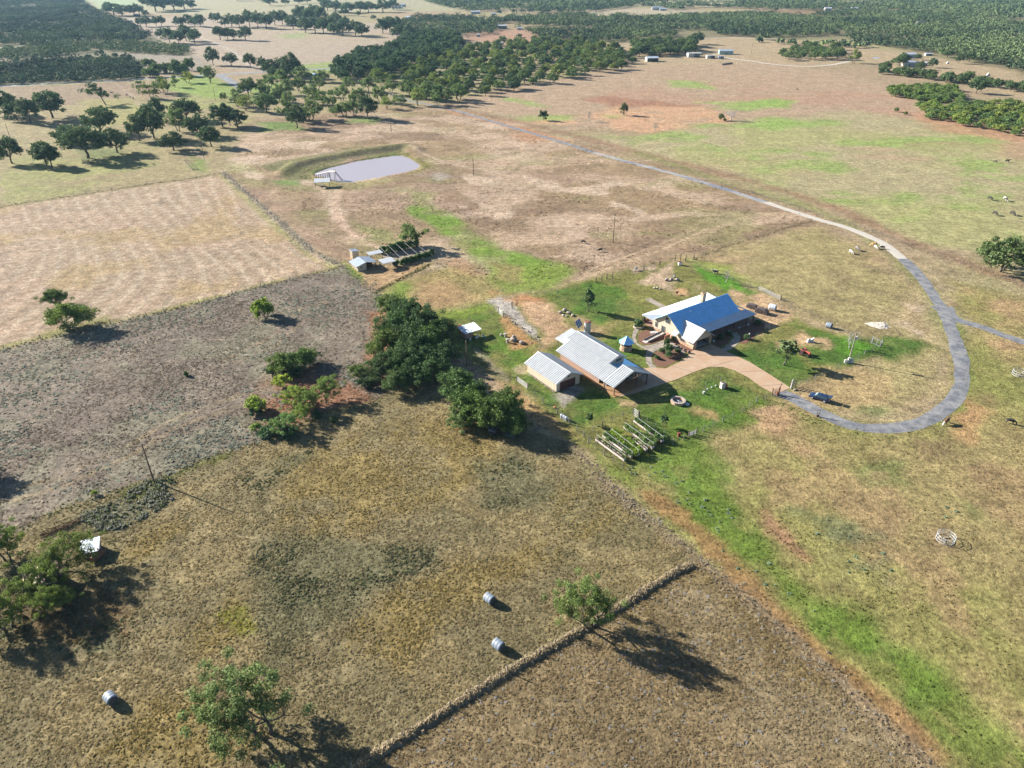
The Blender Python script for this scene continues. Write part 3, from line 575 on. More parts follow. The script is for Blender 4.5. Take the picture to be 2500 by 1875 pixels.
# ------------------------------------------------------------------ trees
def leaf_mat(name, c_dark, c_light, trans=.25):
    m = bpy.data.materials.new(name); m.use_nodes = True; nt = m.node_tree; L = nt.links; nt.nodes.remove(nt.nodes['Principled BSDF']); out = nt.nodes['Material Output']
    ge = nd(nt, 'ShaderNodeNewGeometry'); oi = nd(nt, 'ShaderNodeObjectInfo'); rp = nd(nt, 'ShaderNodeValToRGB')
    rp.color_ramp.elements[0].color = (*c_dark, 1); rp.color_ramp.elements[1].color = (*c_light, 1); L.new(ge.outputs['Random Per Island'], rp.inputs[0])
    mx = nd(nt, 'ShaderNodeMix', data_type='RGBA', blend_type='MULTIPLY'); mx.inputs[0].default_value = 1; L.new(rp.outputs[0], mx.inputs[6]); L.new(oi.outputs['Color'], mx.inputs[7])
    d = nd(nt, 'ShaderNodeBsdfDiffuse'); t = nd(nt, 'ShaderNodeBsdfTranslucent'); g = nd(nt, 'ShaderNodeBsdfGlossy'); g.inputs['Roughness'].default_value = .5; g.inputs['Color'].default_value = (.5, .55, .6, 1)
    s = nd(nt, 'ShaderNodeMixShader'); s.inputs[0].default_value = trans; s2 = nd(nt, 'ShaderNodeMixShader'); s2.inputs[0].default_value = .012
    L.new(mx.outputs[2], d.inputs[0]); L.new(mx.outputs[2], t.inputs[0]); L.new(d.outputs[0], s.inputs[1]); L.new(t.outputs[0], s.inputs[2]); L.new(s.outputs[0], s2.inputs[1]); L.new(g.outputs[0], s2.inputs[2]); L.new(s2.outputs[0], out.inputs[0])
    return m
LEAF = leaf_mat('foliage', (.058, .085, .032), (.165, .205, .078))
LEAFN = leaf_mat('feathery_foliage', (.075, .105, .038), (.20, .24, .09), .35)
BARK = mat('bark', (.10, .08, .065), .95, var=.4, scale=6, bump=.05, stretch=(1, 1, .2))
DEADW = mat('dead_wood', (.34, .31, .29), .9, var=.2, scale=4)
def leaf_quads(rg, cen, rad, n, size, up=.35, flat=.75):
    d = rg.normal(size=(n, 3)); d /= np.linalg.norm(d, axis=1)[:, None]; r = rg.random(n) ** .45
    p = cen + d * r[:, None] * rad * np.array([1, 1, flat])
    nrm = rg.normal(size=(n, 3)) + d * .7 + np.array([0, 0, up]); nrm /= np.linalg.norm(nrm, axis=1)[:, None]
    t = np.cross(nrm, rg.normal(size=(n, 3))); t /= np.linalg.norm(t, axis=1)[:, None] + 1e-9; b = np.cross(nrm, t)
    s = size * (.6 + .8 * rg.random(n))[:, None]; a = t * s; b = b * s * .62
    return np.stack([p - a, p - b * .9 + a * .1, p + a, p + b], 1).reshape(-1, 3)
def crown_and_trunk(seed, W, H, trunk_h, nclump, cr, nleaf, lsize, low=.25, stems=1, shape='dome', lean=0., wood_only=False, ragged=.25):
    rg = np.random.default_rng(seed); ctr = []
    hz = H - trunk_h * (1 - low)
    z0 = H - hz
    while len(ctr) < nclump:
        d = rg.normal(size=3); d[2] = abs(d[2]) * 1.1 - .35; d /= np.linalg.norm(d); r = rg.random() ** .33
        if r < .45 and rg.random() < .7: continue
        k = 1 + rg.normal() * ragged * .5
        p = np.array([d[0] * r * (W / 2 - cr * .6) * k, d[1] * r * (W / 2 - cr * .6) * k, z0 + hz * (.42 + .58 * d[2] * r * (1 + rg.normal() * ragged * .2)) - cr * .35])
        if shape == 'cone': p[:2] *= np.clip(1.25 - (p[2] - z0) / hz, .12, 1)
        if p[2] < cr * .5: p[2] = cr * .5 + rg.random() * .3
        p[0] += lean * p[2]; ctr.append(p)
    ctr = np.array(ctr)
    # every crown has one or two bites taken out so sky or ground shows through
    mb = MB(); tops = []
    for s in range(stems):
        a = 2 * math.pi * s / max(stems, 1) + rg.random(); off = np.array([math.cos(a), math.sin(a), 0]) * (0 if stems == 1 else W * .05)
        tr = max(.05, W * .026) / (stems ** .5) * (1.6 if wood_only else 1)
        top = off + np.array([off[0] * 2 + rg.normal() * .15 + lean * trunk_h, off[1] * 2 + rg.normal() * .15, trunk_h]); mid = off + (top - off) * .5 + rg.normal(size=3) * .08
        mb.tube(off - np.array([0, 0, .15]), mid, tr * 1.35, tr, 7); mb.tube(mid, top, tr, tr * .85, 7); tops.append((top, tr))
    nl = max(3, min(7, nclump // 6)); limbs = []
    ang = rg.random() * 6.28
    for i in range(nl):
        a = ang + i * 2 * math.pi / nl + rg.normal() * .25; top, tr = tops[i % stems]
        el = .35 + rg.random() * .6; ln = W * (.16 + .10 * rg.random())
        e = top + np.array([math.cos(a) * math.cos(el), math.sin(a) * math.cos(el), math.sin(el)]) * ln * np.array([1, 1, min(1.3, H / W * 1.3)])
        m_ = (top + e) / 2 + rg.normal(size=3) * ln * .07
        mb.tube(top, m_, tr * .6, tr * .45, 6); mb.tube(m_, e, tr * .45, tr * .35, 6); limbs.append((e, tr * .35))
    for p in ctr:
        e, tr = min(limbs + [(t, q * .5) for t, q in tops], key=lambda q: np.linalg.norm(q[0] - p))
        m_ = (e + p) / 2 + rg.normal(size=3) * np.linalg.norm(p - e) * .08 + np.array([0, 0, .06 * np.linalg.norm(p - e)])
        mb.tube(e, m_, tr * .7, tr * .42, 5, False); mb.tube(m_, p, tr * .42, tr * .15, 4, False)
        if wood_only:
            for k in range(7):
                q = p + rg.normal(size=3) * cr * np.array([1, 1, .8]); mb.tube(p + (m_ - p) * rg.random() * .5, q, tr * .45, tr * .18, 3, False)
    lv = np.concatenate([leaf_quads(rg, p, cr * (.7 + .6 * rg.random()), nleaf, lsize) for p in ctr]) if nleaf else None
    return mb, lv
TREE = {}
def proto(kind, leaf, **kw):
    mb, lv = crown_and_trunk(**kw)
    me = bpy.data.meshes.new('trunk'); me.from_pydata(mb.v, [], mb.f); me.update(); me.materials.append(DEADW if kind.startswith('bare') else BARK)
    for p in me.polygons: p.use_smooth = True
    cm = None
    if lv is not None:
        o = np_mesh('crown', lv, np.arange(len(lv)), 4, leaf); cm = o.data; bpy.data.objects.remove(o)
    TREE.setdefault(kind, []).append((me, cm, kw['W'], kw['H']))
for s in range(4): proto('oak', LEAF, seed=10 + s, W=11, H=9, trunk_h=2.2, nclump=46, cr=1.35, nleaf=44, lsize=.40, low=.3)
for s in range(3): proto('tall_oak', LEAF, seed=30 + s, W=8, H=10, trunk_h=2.6, nclump=40, cr=1.2, nleaf=42, lsize=.40, low=.3)
for s in range(4): proto('mesquite', LEAFN, seed=50 + s, W=8, H=6.4, trunk_h=1.7, nclump=34, cr=.95, nleaf=34, lsize=.30, low=.3, stems=2, ragged=.5)
for s in range(4): proto('shrub', LEAF, seed=70 + s, W=5, H=3.2, trunk_h=.5, nclump=34, cr=.75, nleaf=44, lsize=.24, low=.1, stems=3)
for s in range(3): proto('light_shrub', LEAFN, seed=80 + s, W=5, H=3.2, trunk_h=.5, nclump=34, cr=.75, nleaf=44, lsize=.22, low=.1, stems=3, ragged=.45)
for s in range(2): proto('sapling', LEAF, seed=90 + s, W=2.2, H=4, trunk_h=1.3, nclump=26, cr=.36, nleaf=34, lsize=.15, low=.6)
proto('slim', LEAF, seed=97, W=2.6, H=6.2, trunk_h=1.4, nclump=30, cr=.5, nleaf=36, lsize=.2, low=.6, shape='cone')
proto('near_mesquite', LEAFN, seed=101, W=9, H=7.2, trunk_h=1.6, nclump=100, cr=.66, nleaf=150, lsize=.105, low=.3, stems=2, ragged=.8, lean=-.45)
proto('near_mesquite', LEAFN, seed=105, W=9, H=7.2, trunk_h=1.6, nclump=90, cr=.72, nleaf=150, lsize=.105, low=.25, stems=2, ragged=.7, lean=-.15)
proto('near_brush', LEAF, seed=111, W=8, H=6, trunk_h=1.0, nclump=80, cr=.9, nleaf=95, lsize=.17, low=.1, stems=3, ragged=.4)
proto('near_brush', LEAF, seed=112, W=8, H=6, trunk_h=1.0, nclump=80, cr=.9, nleaf=95, lsize=.17, low=.1, stems=3, ragged=.5)
proto('bare', LEAFN, seed=121, W=7, H=8, trunk_h=2.4, nclump=26, cr=1.0, nleaf=0, lsize=.1, low=.5, wood_only=True)
proto('bare_thin', LEAFN, seed=122, W=4, H=7, trunk_h=1.8, nclump=26, cr=.6, nleaf=5, lsize=.16, low=.5, wood_only=True)
proto('spread_oak', LEAF, seed=131, W=13, H=8, trunk_h=2.4, nclump=90, cr=1.25, nleaf=80, lsize=.24, low=.45, stems=2)
proto('leaning_oak', LEAF, seed=135, W=9, H=9, trunk_h=3.2, nclump=22, cr=1.25, nleaf=50, lsize=.36, low=.6, lean=-.45, ragged=.6)
trnd = random.Random(4)
OAKC = (1, 1, 1.05); 
def tree(kind, x, y, W, H, name, label, group=None, tint=(1, 1, 1), cat='tree', rz=None, var=None, trunkname='trunk'):
    tr, cr, w0, h0 = TREE[kind][var if var is not None else trnd.randrange(len(TREE[kind]))]
    e = empty(name, (x, y, 0), trnd.random() * 6.28 if rz is None else rz); e.scale = (W / w0, W / w0, H / h0); tag(e, label, cat, group)
    t = bpy.data.objects.new(trunkname, tr); col.objects.link(t); t.parent = e
    if cr:
        c = bpy.data.objects.new('crown', cr); col.objects.link(c); c.parent = e; j = 1 + trnd.uniform(-.12, .12)
        c.color = (tint[0] * j, tint[1] * j * (1 + trnd.uniform(-.04, .04)), tint[2] * j, 1)
    return e
def ptree(kind, px, py, wpx, hpx, name, label, group=None, **kw):   # base pixel, crown width and full height in photo pixels
    p = G(px, py); m = MPP(px, py); W = wpx * m; a = math.atan2(CAM_H, p.y)
    H = max(.5 * W if 'shrub' in kind or 'brush' in kind else .62 * W, (hpx * m - .28 * W * math.sin(a)) / math.cos(a))
    return tree(kind, p.x, p.y, W, H, name, label, group, **kw)
DKO = (.62, .72, .80); MID = (.85, .95, .8); LGT = (1.25, 1.25, .8); OLV = (1.1, 1.1, .6); BLU = (.75, .9, .95); YEL = (1.55, 1.4, .55)
# --- oaks of the upper left pasture, each told apart
for px, py, w_, h_, lab in (
    (30, 399, 60, 64, 'dark oak cut by the left edge, nearest the hay field fence'),
    (114, 404, 56, 58, 'dark oak, left of the merged pair near the left edge'),
    (127, 408, 50, 55, 'smaller dark oak, right of the merged pair above the hay field'),
    (215, 386, 104, 80, 'very broad dark oak casting the widest shadow in the upper left pasture'),
    (170, 352, 64, 46, 'dark oak low behind the left shoulder of the very broad oak'),
    (248, 326, 84, 62, 'tall dark oak standing directly behind the very broad oak'),
    (287, 373, 62, 58, 'open branched oak right beside the very broad oak'),
    (341, 344, 54, 63, 'upright oak at the left end of the dark row of oaks'),
    (377, 338, 66, 76, 'tallest oak of the dark row in the upper left pasture'),
    (388, 296, 44, 60, 'dark oak rising behind the tallest oak of the row'),
    (424, 367, 62, 44, 'low spreading oak in front of the dark row, beside the power line'),
    (516, 358, 54, 50, 'single oak right of the pole at the fence corner'),
    (485, 332, 64, 54, 'round oak just behind the single oak near the pole'),
    (457, 294, 72, 50, 'wide oak at the back of the dark row, right half'),
    (544, 310, 46, 58, 'pale green oak right of the dark row, left of three'),
    (562, 306, 36, 48, 'narrow oak in the middle of the three right of the dark row'),
    (581, 311, 46, 44, 'rightmost of the three oaks beside the dark row, over its own long shadow'),
    (75, 300, 48, 60, 'slender oak between two bigger oaks near the left edge'),
    (129, 288, 80, 64, 'big round oak right of the group at the left edge'),
    (14, 282, 66, 56, 'big oak cut by the left edge in the group by the left edge'),
    (42, 294, 48, 46, 'low oak filling the front of the group at the left edge')):
    ptree('oak' if w_ > 50 else 'tall_oak', px, py, w_ * 1.12, h_ * 1.05, 'oak_tree', lab, 'oaks of the upper left pasture', tint=(.68, .78, .85))
tree('leaning_oak', *G(259, 256)[:2], 52 * MPP(259, 256), VH(259, 256, 50), 'leaning_tree', 'lone tree leaning left with a ragged split crown', tint=(.8, .9, .95), rz=0)
ptree('mesquite', 436, 321, 56, 62, 'mesquite_tree', 'lighter green tree in front of the gap in the dark oak row', 'light trees of the upper left pasture', tint=MID)
for px, py, w_, h_, lab, t in ((370, 241, 40, 34, 'pale green tree furthest left on the mown green by the county road', LGT), (346, 224, 26, 26, 'small tree behind the leftmost one on the mown green', MID), (396, 226, 38, 34, 'round tree in the middle of the mown green by the road', MID), (407, 231, 30, 32, 'two stemmed tree right of the middle of the mown green', LGT), (428, 213, 22, 28, 'thin tree near the road on the mown green', MID),
                              (459, 203, 34, 26, 'yellowish low tree close to the county road', YEL), (515, 203, 36, 42, 'taller tree beside the entrance apron of the road', MID), (548, 248, 20, 22, 'small leaning tree alone on the mown green', MID)):
    ptree('mesquite', px, py, w_ * 1.1, h_ * 1.1, 'mesquite_tree', lab, 'trees on the green by the county road', tint=t)
# open orchard like stand between pond and wood
ORCH = [(582, 260, 52, 42), (607, 234, 46, 40), (602, 270, 42, 36), (638, 232, 32, 36), (650, 236, 28, 30), (610, 226, 40, 30), (652, 274, 52, 42), (700, 290, 40, 44), (726, 312, 46, 50), (760, 292, 60, 48), (740, 300, 44, 38), (705, 262, 44, 38), (682, 250, 40, 34), (765, 255, 34, 30), (757, 240, 44, 32), (788, 256, 38, 34), (805, 262, 40, 30), (836, 245, 44, 34), (866, 283, 36, 52), (898, 291, 50, 54), (842, 283, 46, 34), (820, 283, 36, 24), (945, 266, 36, 28), (930, 250, 40, 40), (966, 256, 22, 24), (982, 260, 22, 26), (1021, 258, 42, 42), (1070, 256, 34, 34), (1090, 256, 34, 36), (880, 248, 36, 34), (812, 238, 24, 18), (700, 232, 40, 34), (660, 215, 40, 34), (730, 222, 44, 34), (775, 222, 44, 34), (850, 222, 40, 34), (900, 224, 40, 34), (955, 232, 38, 36), (1000, 238, 44, 40), (1040, 244, 44, 40), (1120, 248, 40, 40), (690, 205, 40, 34), (740, 200, 44, 34), (790, 200, 40, 30)]
OL = {8: 'dark compact tree standing in front of the light grove above the pond', 19: 'brownish crowned tree at the front of the grove, right of the pond bank pole', 26: 'bright green broad tree where the drive meets the grove', 22: 'low wide tree on the bare ground inside the grove', 18: 'tall thin tree with a see through crown in the grove', 20: 'sprawling low tree beside the thin see through one'}
for i, (px, py, w_, h_) in enumerate(ORCH):
    t = DKO if i in (8, 19) else (LGT if i in (26, 2, 22) else MID)
    ptree('oak' if i in (8, 19, 1, 6, 12) else 'mesquite', px, py, w_ * 1.1, h_ * 1.08, 'grove_tree', OL.get(i, 'green open crowned tree in the loose grove between pond and wood'), 'trees of the loose grove above the pond', tint=t)
for px, py, w_, h_, lab in ((521, 159, 36, 38, 'left one of three lone oaks by the far side of the county road'), (565, 161, 37, 29, 'middle one of three lone oaks by the far side of the county road'), (612, 166, 37, 32, 'right one of three lone oaks by the far side of the county road'), (642, 172, 30, 30, 'small oak hard against the dark roadside clump')):
    ptree('oak', px, py, w_, h_ * 1.1, 'oak_tree', lab, 'oaks across the county road', tint=DKO)
for px, py, w_, h_ in ((660, 185, 44, 38), (688, 183, 46, 42), (712, 188, 52, 56), (725, 190, 40, 44), (700, 196, 40, 40), (670, 196, 34, 34)):
    ptree('oak', px, py, w_, h_, 'oak_tree', 'dark oak of the tight roadside clump in front of the county road', 'dark roadside clump', tint=DKO)
for px, py, w_, h_ in ((365, 165, 40, 22), (385, 178, 40, 24), (410, 178, 36, 24), (432, 184, 36, 40), (465, 172, 32, 30), (372, 188, 46, 22), (448, 186, 36, 30), (490, 178, 20, 16)):
    ptree('shrub', px, py, w_, h_, 'roadside_shrub', 'rounded bush on the verge behind the county road', 'bushes behind the county road', tint=MID, cat='bush')
for px, py, w_, h_ in ((343, 65, 18, 22), (358, 66, 28, 24), (382, 64, 22, 22), (395, 63, 22, 22), (392, 94, 24, 22), (415, 105, 32, 34), (437, 108, 32, 32), (455, 100, 38, 38), (476, 106, 34, 32), (436, 65, 24, 22), (448, 64, 20, 20), (460, 58, 26, 20), (476, 64, 26, 20), (490, 66, 30, 28), (521, 54, 20, 20), (532, 56, 22, 22), (538, 97, 34, 30), (556, 96, 28, 26), (570, 97, 24, 24), (600, 99, 36, 32), (550, 66, 20, 20), (566, 66, 34, 30), (585, 68, 30, 28), (610, 65, 36, 38), (630, 69, 36, 38), (650, 70, 36, 36), (672, 62, 34, 32), (690, 60, 30, 30), (716, 71, 34, 30), (735, 52, 40, 34), (752, 60, 40, 36), (746, 80, 36, 34), (770, 80, 38, 36), (790, 82, 34, 34), (768, 50, 40, 34), (785, 56, 40, 36), (808, 78, 36, 32), (822, 60, 30, 26), (815, 86, 30, 28), (838, 87, 36, 34), (868, 86, 38, 34), (885, 90, 36, 30), (842, 66, 30, 24), (935, 82, 38, 34), (952, 80, 38, 34), (968, 75, 34, 30), (970, 93, 32, 30), (987, 92, 30, 30), (1000, 98, 36, 34), (912, 48, 14, 10), (330, 38, 40, 26), (300, 40, 34, 26), (278, 38, 44, 28), (265, 32, 22, 24), (340, 34, 26, 18), (357, 40, 18, 14)):
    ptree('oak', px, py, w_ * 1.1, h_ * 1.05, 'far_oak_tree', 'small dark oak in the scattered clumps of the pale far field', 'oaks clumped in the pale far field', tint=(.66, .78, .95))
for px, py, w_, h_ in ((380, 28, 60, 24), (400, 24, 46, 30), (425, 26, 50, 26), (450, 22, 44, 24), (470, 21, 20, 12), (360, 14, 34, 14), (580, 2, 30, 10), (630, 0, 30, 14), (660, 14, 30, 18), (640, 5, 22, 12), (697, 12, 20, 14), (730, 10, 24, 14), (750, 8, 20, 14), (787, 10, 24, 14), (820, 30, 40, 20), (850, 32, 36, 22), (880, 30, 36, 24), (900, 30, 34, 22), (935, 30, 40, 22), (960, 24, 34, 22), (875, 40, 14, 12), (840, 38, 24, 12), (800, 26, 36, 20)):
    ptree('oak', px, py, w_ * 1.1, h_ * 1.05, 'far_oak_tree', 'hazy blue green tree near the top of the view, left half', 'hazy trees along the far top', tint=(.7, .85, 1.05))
# single trees beyond the drive
for kind, px, py, w_, h_, lab, t in (('tall_oak', 1326, 294, 24, 27, 'dark compact tree beside the drive on the orange ground', DKO), ('bare_thin', 1439, 297, 13, 26, 'thin grey leafless tree, left one on the orange ground', (1, 1, 1)), ('tall_oak', 1523, 281, 22, 32, 'grey green tree highest up on the orange ground', (.95, .9, .9)), ('bare_thin', 1600, 320, 16, 22, 'small sparse tree in front of the orange ground', (1.2, 1.1, 1)), ('oak', 1760, 294, 16, 17, 'small round tree beside the bare tree', MID), ('shrub', 1769, 296, 9, 8, 'tiny bush between round tree and bare tree', MID), ('bare', 1784, 294, 30, 32, 'pale bare spreading tree right of the orange ground', (1, 1, 1))):
    ptree(kind, px, py, w_, h_, 'lone_tree' if 'bare' not in kind else 'bare_tree', lab, None, tint=t)
tree('spread_oak', *G(2443, 661)[:2], 135 * MPP(2443, 661), VH(2443, 661, 78), 'spreading_tree', 'broad umbrella shaped tree beside the right edge', tint=(.8, .9, .8))
# --- trees of the middle and front
ptree('mesquite', 1003, 603, 72, 62, 'mesquite_tree', 'forked tree with airy rounded crown behind the vine arbour', None, tint=(.95, 1.05, .85), rz=.6, var=0)
def near(kind, px, py, Wm, Hm, name, label, group=None, **kw): p = G(px, py); return tree(kind, p.x, p.y, Wm, Hm, name, label, group, **kw)
S = MPP(170, 800)
near('near_brush', 172, 800, 108 * S, 7.6, 'field_tree', 'big wind swept yellow green tree on the corner of the hay field', tint=(1.3, 1.35, .75), var=0)
near('near_brush', 140, 745, 60 * S, 5.6, 'field_tree', 'smaller tree behind the big one on the corner of the hay field', tint=(1.0, 1.15, .75), var=1)
near('shrub', 645, 772, 7.4, 5.4, 'field_bush', 'bright round bush alone on the grey brown brush field', cat='bush', tint=(1.7, 1.8, .75), var=0)
for dx, dy, W, H, t, lab in ((690, 905, 7.5, 5.0, (1.2, 1.3, .8), 'left crown of the wide thicket in the middle of the brush field'), (722, 905, 8.0, 5.4, (1.0, 1.15, .85), 'middle crown of the wide thicket in the brush field'), (752, 890, 6.5, 4.6, (1.1, 1.2, .85), 'right crown of the wide thicket in the brush field'), (668, 912, 4.5, 2.6, (.55, .7, .8), 'dark low bush at the left foot of the wide thicket'), (715, 918, 5, 2.2, (.5, .65, .75), 'dark low bush in front of the wide thicket')):
    near('near_brush' if W > 6 else 'shrub', dx, dy, W, H, 'thicket_tree' if W > 6 else 'thicket_bush', lab, 'wide thicket in the brush field', tint=t, cat='tree' if W > 6 else 'bush')
for dx, dy, W, H, t, lab, k in ((690, 943, 4.2, 3.4, (1.9, 1.85, .8), 'bright lime bush at the top of the lower thicket', 'light_shrub'), (632, 1003, 5.2, 4.0, (1.7, 1.75, .85), 'lime green bush at the left of the lower thicket', 'light_shrub'), (625, 1012, 3.6, 1.8, (.5, .68, .8), 'dark cactus like clump under the lime bush at left', 'shrub'), (705, 985, 6.5, 5.0, (1.55, 1.6, .8), 'yellow green tree in the middle of the lower thicket', 'near_mesquite'), (745, 995, 6.8, 5.2, (1.2, 1.35, .8), 'green tree just right of the middle of the lower thicket', 'near_mesquite'), (795, 985, 7.2, 6.0, (1.25, 1.45, .95), 'tallest tree at the right of the lower thicket', 'near_mesquite'), (685, 1050, 7.4, 4.6, (1.05, 1.3, 1.05), 'grey green tree at the front of the lower thicket', 'near_mesquite'), (738, 1022, 5, 4.2, (1.3, 1.4, .85), 'airy tree between the front and the middle of the lower thicket', 'near_mesquite'), (705, 1062, 5.2, 2.2, (.45, .62, .75), 'dark green bush at the foot of the front tree of the thicket', 'shrub'), (655, 1062, 4.6, 2.0, (.6, .8, .85), 'bluish low cactus clump at the lower left of the thicket', 'shrub'), (625, 1050, 2.8, 1.8, (1.4, 1.55, 1.0), 'pale small bush at the far lower left of the thicket', 'light_shrub'), (775, 1018, 3.0, 1.5, (.5, .66, .75), 'dark low cactus clump right of the thicket', 'shrub'), (815, 1030, 2.2, 1.4, (.6, .7, .6), 'small dry bush right of the lower thicket', 'shrub')):
    near(k, dx, dy, W, H, 'thicket_bush' if 'shrub' in k else 'thicket_tree', lab, 'lower thicket by the field fence', tint=t, cat='bush' if 'shrub' in k else 'tree')
near('shrub', 456, 918, 1.5, 1.3, 'small_bush', 'tiny dark bush alone in the middle of the brush field', cat='bush', tint=(.6, .8, .6))
near('light_shrub', 233, 1208, 1.5, 1.1, 'small_bush', 'tiny lime bush on the field fence above the tin shed', cat='bush', tint=(1.8, 1.8, .8))
# the dark thicket left of the barns
for px, py, W, H, t, lab in ((962, 770, 9.5, 6.8, (.9, .95, .7), 'olive tree at the far end of the big dark thicket'), (1000, 790, 10, 8.2, (.62, .8, .72), 'dark green tree at the upper right of the big thicket'), (1035, 812, 10, 8.0, (.62, .8, .72), 'dark tree on the right flank of the big thicket, by the goat shed'), (965, 825, 10.5, 8.4, (.66, .84, .7), 'tall dark tree in the heart of the big thicket'), (1005, 850, 10, 8.2, (.62, .8, .72), 'round dark tree right of the heart of the big thicket'), (945, 870, 9.5, 7.6, (.95, 1.0, .62), 'olive tinged tree on the left flank of the big thicket'), (1050, 862, 10, 8.0, (.75, .9, .62), 'tree with yellowish top on the right of the big thicket'), (985, 905, 10, 7.8, (.7, .86, .72), 'dark tree at the front of the big thicket'), (1040, 905, 10, 7.2, (.66, .84, .8), 'blue green tree at the front right of the big thicket'), (1085, 890, 8.0, 6.6, (.6, .78, .72), 'dark tree nearest the lamp pole beside the big thicket'), (925, 925, 6.6, 4.6, (.75, .86, .8), 'grey green tree at the front left of the big thicket'), (975, 952, 7.2, 5.2, (.8, .92, .8), 'feathery tree at the very front of the big thicket'), (895, 945, 4.4, 2.6, (.5, .64, .66), 'dark cactus clump left of the big thicket'), (880, 920, 5.5, 3.4, (1.0, 1.05, .72), 'thin olive bush at the left edge of the big thicket'), (1020, 880, 11, 8.6, (.6, .78, .68), 'broad dark tree filling the middle of the big thicket'), (1065, 930, 9.5, 6.8, (.62, .8, .7), 'dark tree between the thicket and the lamp pole, low crowned'), (955, 910, 9, 6.4, (.66, .82, .7), 'dark bushy tree on the front left of the thicket'), (1000, 935, 9, 6.2, (.62, .78, .68), 'shadowed bushy tree at the front middle of the thicket'), (1070, 830, 8.5, 6.6, (.62, .78, .66), 'dark tree hard against the goat shed corner'), (1150, 990, 9, 6.8, (.72, .88, .66), 'tree bridging the thicket and the large round tree'), (1120, 968, 10, 7.4, (.75, .92, .74), 'round tree between the big thicket and the corner fence'), (1160, 1025, 9.5, 7.6, (.85, 1.0, .62), 'tree with yellow green crown over the dark bale'), (1205, 1045, 10.5, 8.0, (.8, .96, .62), 'large round tree between the brown field and the yard fence'), (1235, 1010, 8.0, 7.0, (.8, .95, .66), 'tree behind the large round one by the yard fence'), (1255, 1055, 7.5, 6.0, (.78, .94, .66), 'tree over the long shadow at the yard fence'), (1125, 1040, 6.5, 4.2, (1.15, 1.2, 1.05), 'half bare greyish bush left of the dark bale')):
    near('near_brush', px, py, W, H, 'thicket_tree', lab, 'big dark thicket left of the barns', tint=t)
# front mesquites and the clump at the left edge
near('near_mesquite', 650, 1795, 13.5, 10.4, 'mesquite_tree', 'feathery pale mesquite nearest the bottom edge', tint=(1.12, 1.16, 1.1), var=0, rz=0)
near('near_mesquite', 1440, 1530, 9.4, 9.6, 'mesquite_tree', 'airy light green tree standing on the hedge line', tint=(.95, 1.08, .8), var=1, rz=0)
for px, py, W, H, lab in ((20, 1370, 8.5, 6.4, 'yellow green tree cut by the left edge, uppermost of the shed clump'), (160, 1400, 9.6, 6.8, 'bushy tree overhanging the tin roofed shed at left'), (70, 1455, 9, 6.2, 'yellow green tree between the two old sheds'), (20, 1530, 9, 7.0, 'pale leaved tree in the lower left clump, cut by the edge'), (150, 1475, 6.4, 5.2, 'darker low tree in front of the rusty roofed shed')):
    near('near_mesquite', px, py, W, H, 'clump_tree', lab, 'clump round the old sheds at the left edge', tint=(1.0, 1.05, .6))
near('near_brush', -75, 1165, 9, 6, 'edge_tree', 'tree just outside the left edge that throws its shadow into the brush field', tint=OLV)
# yard trees
near('sapling', 1911, 890, 6.0, 7.6, 'yard_tree', 'grey green tree with bent trunk on the lawn by the gate', tint=(1.15, 1.15, 1.2))
near('slim', 1436, 760, 4.2, 8.2, 'yard_tree', 'tall slim tree on the lawn between barn and house', tint=(.95, 1.05, 1.05))
near('bare_thin', 2073, 850, 2.8, 5.2, 'bare_sapling', 'bare whitish sapling beside the utility pole', tint=(1, 1, 1))
near('bare_thin', 1772, 690, 2.6, 4.8, 'bare_sapling', 'leafless sapling with white wrapped trunk behind the house')
near('sapling', 1439, 1034, 1.9, 3.2, 'young_tree', 'young tree with white trunk, left of the raised beds', tint=(.7, .85, .9), var=1)
near('sapling', 1618, 1042, 2.3, 3.4, 'young_tree', 'young round headed tree with white trunk, right of the raised beds', tint=(.7, .9, .85), var=1)
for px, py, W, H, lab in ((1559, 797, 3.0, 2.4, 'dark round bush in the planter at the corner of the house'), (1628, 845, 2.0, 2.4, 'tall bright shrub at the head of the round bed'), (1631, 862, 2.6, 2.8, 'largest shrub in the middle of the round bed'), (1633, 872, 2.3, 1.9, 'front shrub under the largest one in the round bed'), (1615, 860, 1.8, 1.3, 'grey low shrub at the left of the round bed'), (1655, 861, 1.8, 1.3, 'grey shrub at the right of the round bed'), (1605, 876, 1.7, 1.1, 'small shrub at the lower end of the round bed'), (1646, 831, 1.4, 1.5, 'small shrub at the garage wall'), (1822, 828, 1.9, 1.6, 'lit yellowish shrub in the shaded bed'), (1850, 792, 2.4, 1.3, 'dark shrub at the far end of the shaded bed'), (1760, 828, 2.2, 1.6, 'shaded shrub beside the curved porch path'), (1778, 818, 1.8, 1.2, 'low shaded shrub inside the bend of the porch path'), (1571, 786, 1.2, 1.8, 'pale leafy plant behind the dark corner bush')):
    near('shrub', px, py, W, H, 'garden_shrub', lab, 'shrubs round the house', cat='bush', tint=(.8, 1.0, .95) if 'shaded' not in lab or 'lit' in lab else (.6, .75, .75))  # shade put into the tint: shrubs labelled shaded get darker leaves
